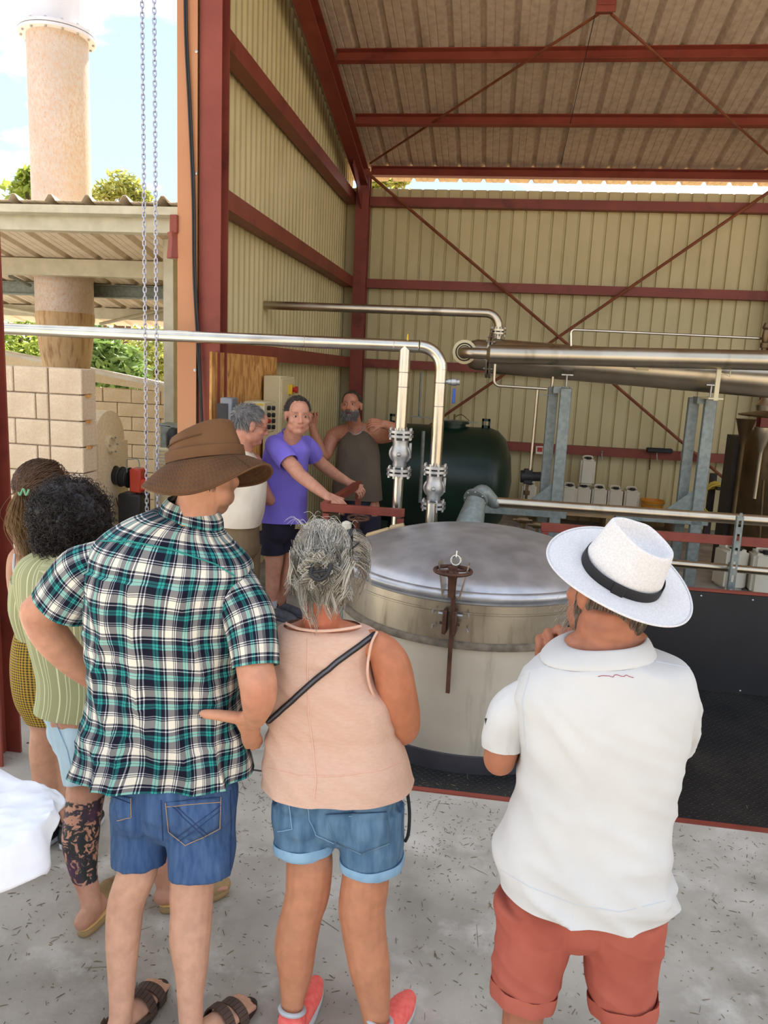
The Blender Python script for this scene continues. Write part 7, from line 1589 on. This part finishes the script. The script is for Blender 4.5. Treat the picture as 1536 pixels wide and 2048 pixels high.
def man_beard():
    Y = 6.85; r0 = person(-1.2, 6.9, 'bearded man in olive vest gesturing with both hands raised')
    mb = MB(); hd = Head(P(703, 812, Y-.1), (-.06, -1, .14), (-.06, 0, 1), 1.10); hd.skull(mb, 1.08, 1.05)
    limb(mb, [(P(712, 880, Y), .09), (P(710, 856, Y-.02), .068), (hd.w(0, -.02, -.06), .066)], 3); limb(mb, [(P(716, 990, Y), .11), (P(715, 920, Y), .11), (P(714, 880, Y), .10)], 4)
    limb(mb, [nd(712, 868, Y, 26), nd(680, 868, Y, 17), nd(667, 874, Y, 16), nd(658, 893, Y-.05, 14), nd(651, 909, Y-.1, 12.5), nd(643, 905, Y-.14, 12), nd(632, 878, Y-.17, 10), nd(624, 852, Y-.19, 7.5)])
    limb(mb, [nd(715, 868, Y, 26), nd(745, 866, Y, 17), nd(760, 872, Y, 16), nd(778, 872, Y-.06, 13), nd(794, 866, Y-.14, 12), nd(786, 856, Y-.2, 11), nd(768, 848, Y-.26, 8.5)])
    w1 = P(624, 851, Y-.19); hand(mb, w1, V((.06, -.35, 1)), V((-.3, .6, .2)), 1.1, .75, .2, thumb=1)
    w2 = P(767, 848, Y-.26); hand(mb, w2, V((-1, -.3, .08)), V((.1, -.6, .8)), 1.1, .75, .1, thumb=-1)
    for x in (702, 740): p = P(x, 1080, Y); limb(mb, [(P(x, 1010, Y), .09), (p, .075), (V((p.x, p.y, .3)), .055), (V((p.x, p.y, .08)), .038)]); foot(mb, V((p.x, p.y+.06, .022)), V((p.x, p.y-.19, .022)))
    body_obj(mb, .0055, r0, facecol(hd, (178, 120, 92)), smooth=2); hd.eyes(r0)
    shorthair(hd, 1500, .010, [(62, 52, 45), (78, 67, 58)], r0, .056, comb=(0, .5, .2), thick=.0012)
    S = []
    while len(S) < 1500:
        a = random.uniform(-PI*.55, PI*.55); z = random.uniform(-.115, -.035); x, y = math.sin(a)*.066*(1 if z > -.08 else .8), .03+math.cos(a)*.058+(.012 if z < -.06 else 0)
        if abs(x) < .022 and -.074 < z < -.052: continue
        if abs(x) < .03 and z > -.05 and random.random() < .3: continue
        if z > -.05 and abs(x) > .03 and abs(x) < .05: continue
        p = hd.w(x, y+.004, z); q = hd.w(x*1.12, y+.012, z-.020); g_ = random.uniform(.6, 1.2); S.append(([p, (p+q)/2, q], .0020, .0010, L3(random.choice([(150, 144, 136), (120, 112, 104), (96, 84, 76)]))*g_))
    for k in (-1, 1):
        for i in range(70): x = k*random.uniform(.004, .034); p = hd.w(x, .098-abs(x)*.3, -.047-abs(x)*.12); q = hd.w(x*1.15, .100-abs(x)*.3, -.054-abs(x)*.2); S.append(([p, (p+q)/2, q], .0018, .001, L3((104, 90, 80))))
    strands_obj('beard', S, r0)
    mb = MB(); hd.ball(mb, (0, .096, -.061), (.016, .008, .007)); mb.build('open_mouth', m_mouth, r0)
    T = lambda *q: ring(*q, n=2.5); fd = folds(.010, 1.3, 5, 4., 2.)
    sh_ = loft_obj('olive_vest', [T(664, 994, 764, 1000, Y, .15), T(668, 955, 762, 958, Y, .15), T(673, 915, 758, 917, Y, .148), T(677, 890, 755, 892, Y, .14), T(682, 870, 750, 872, Y, .12), T(688, 858, 742, 860, Y, .095), T(694, 852, 733, 854, Y, .08)], m_olive, r0, nseg=80, k=8, disp=fd)
    q = MB(); q.tube(spline([P(694, 850, Y-.11), P(699, 862, Y-.15), P(712, 869, Y-.17), P(724, 862, Y-.15), P(728, 850, Y-.11)], 6), .004, 8); q.build('necklace', m_cast, r0)
    mb = MB(); limb(mb, [(P(718, 985, Y), .14), (P(720, 1030, Y), .145)], 3, 18)
    for x in (702, 740): limb(mb, [nd(x, 1030, Y, 22), nd(x, 1095, Y, 20)], 4, 18, False)
    garment(mb, .009, 'dark_shorts', m_navy, r0, lambda a: .006*vnoise(a, (10, 10, 12), 2.))
m_mouth = mat('mouth_inside', (92, 40, 38), (100, 46, 42), rough=.5, vs=5)
man_beard()
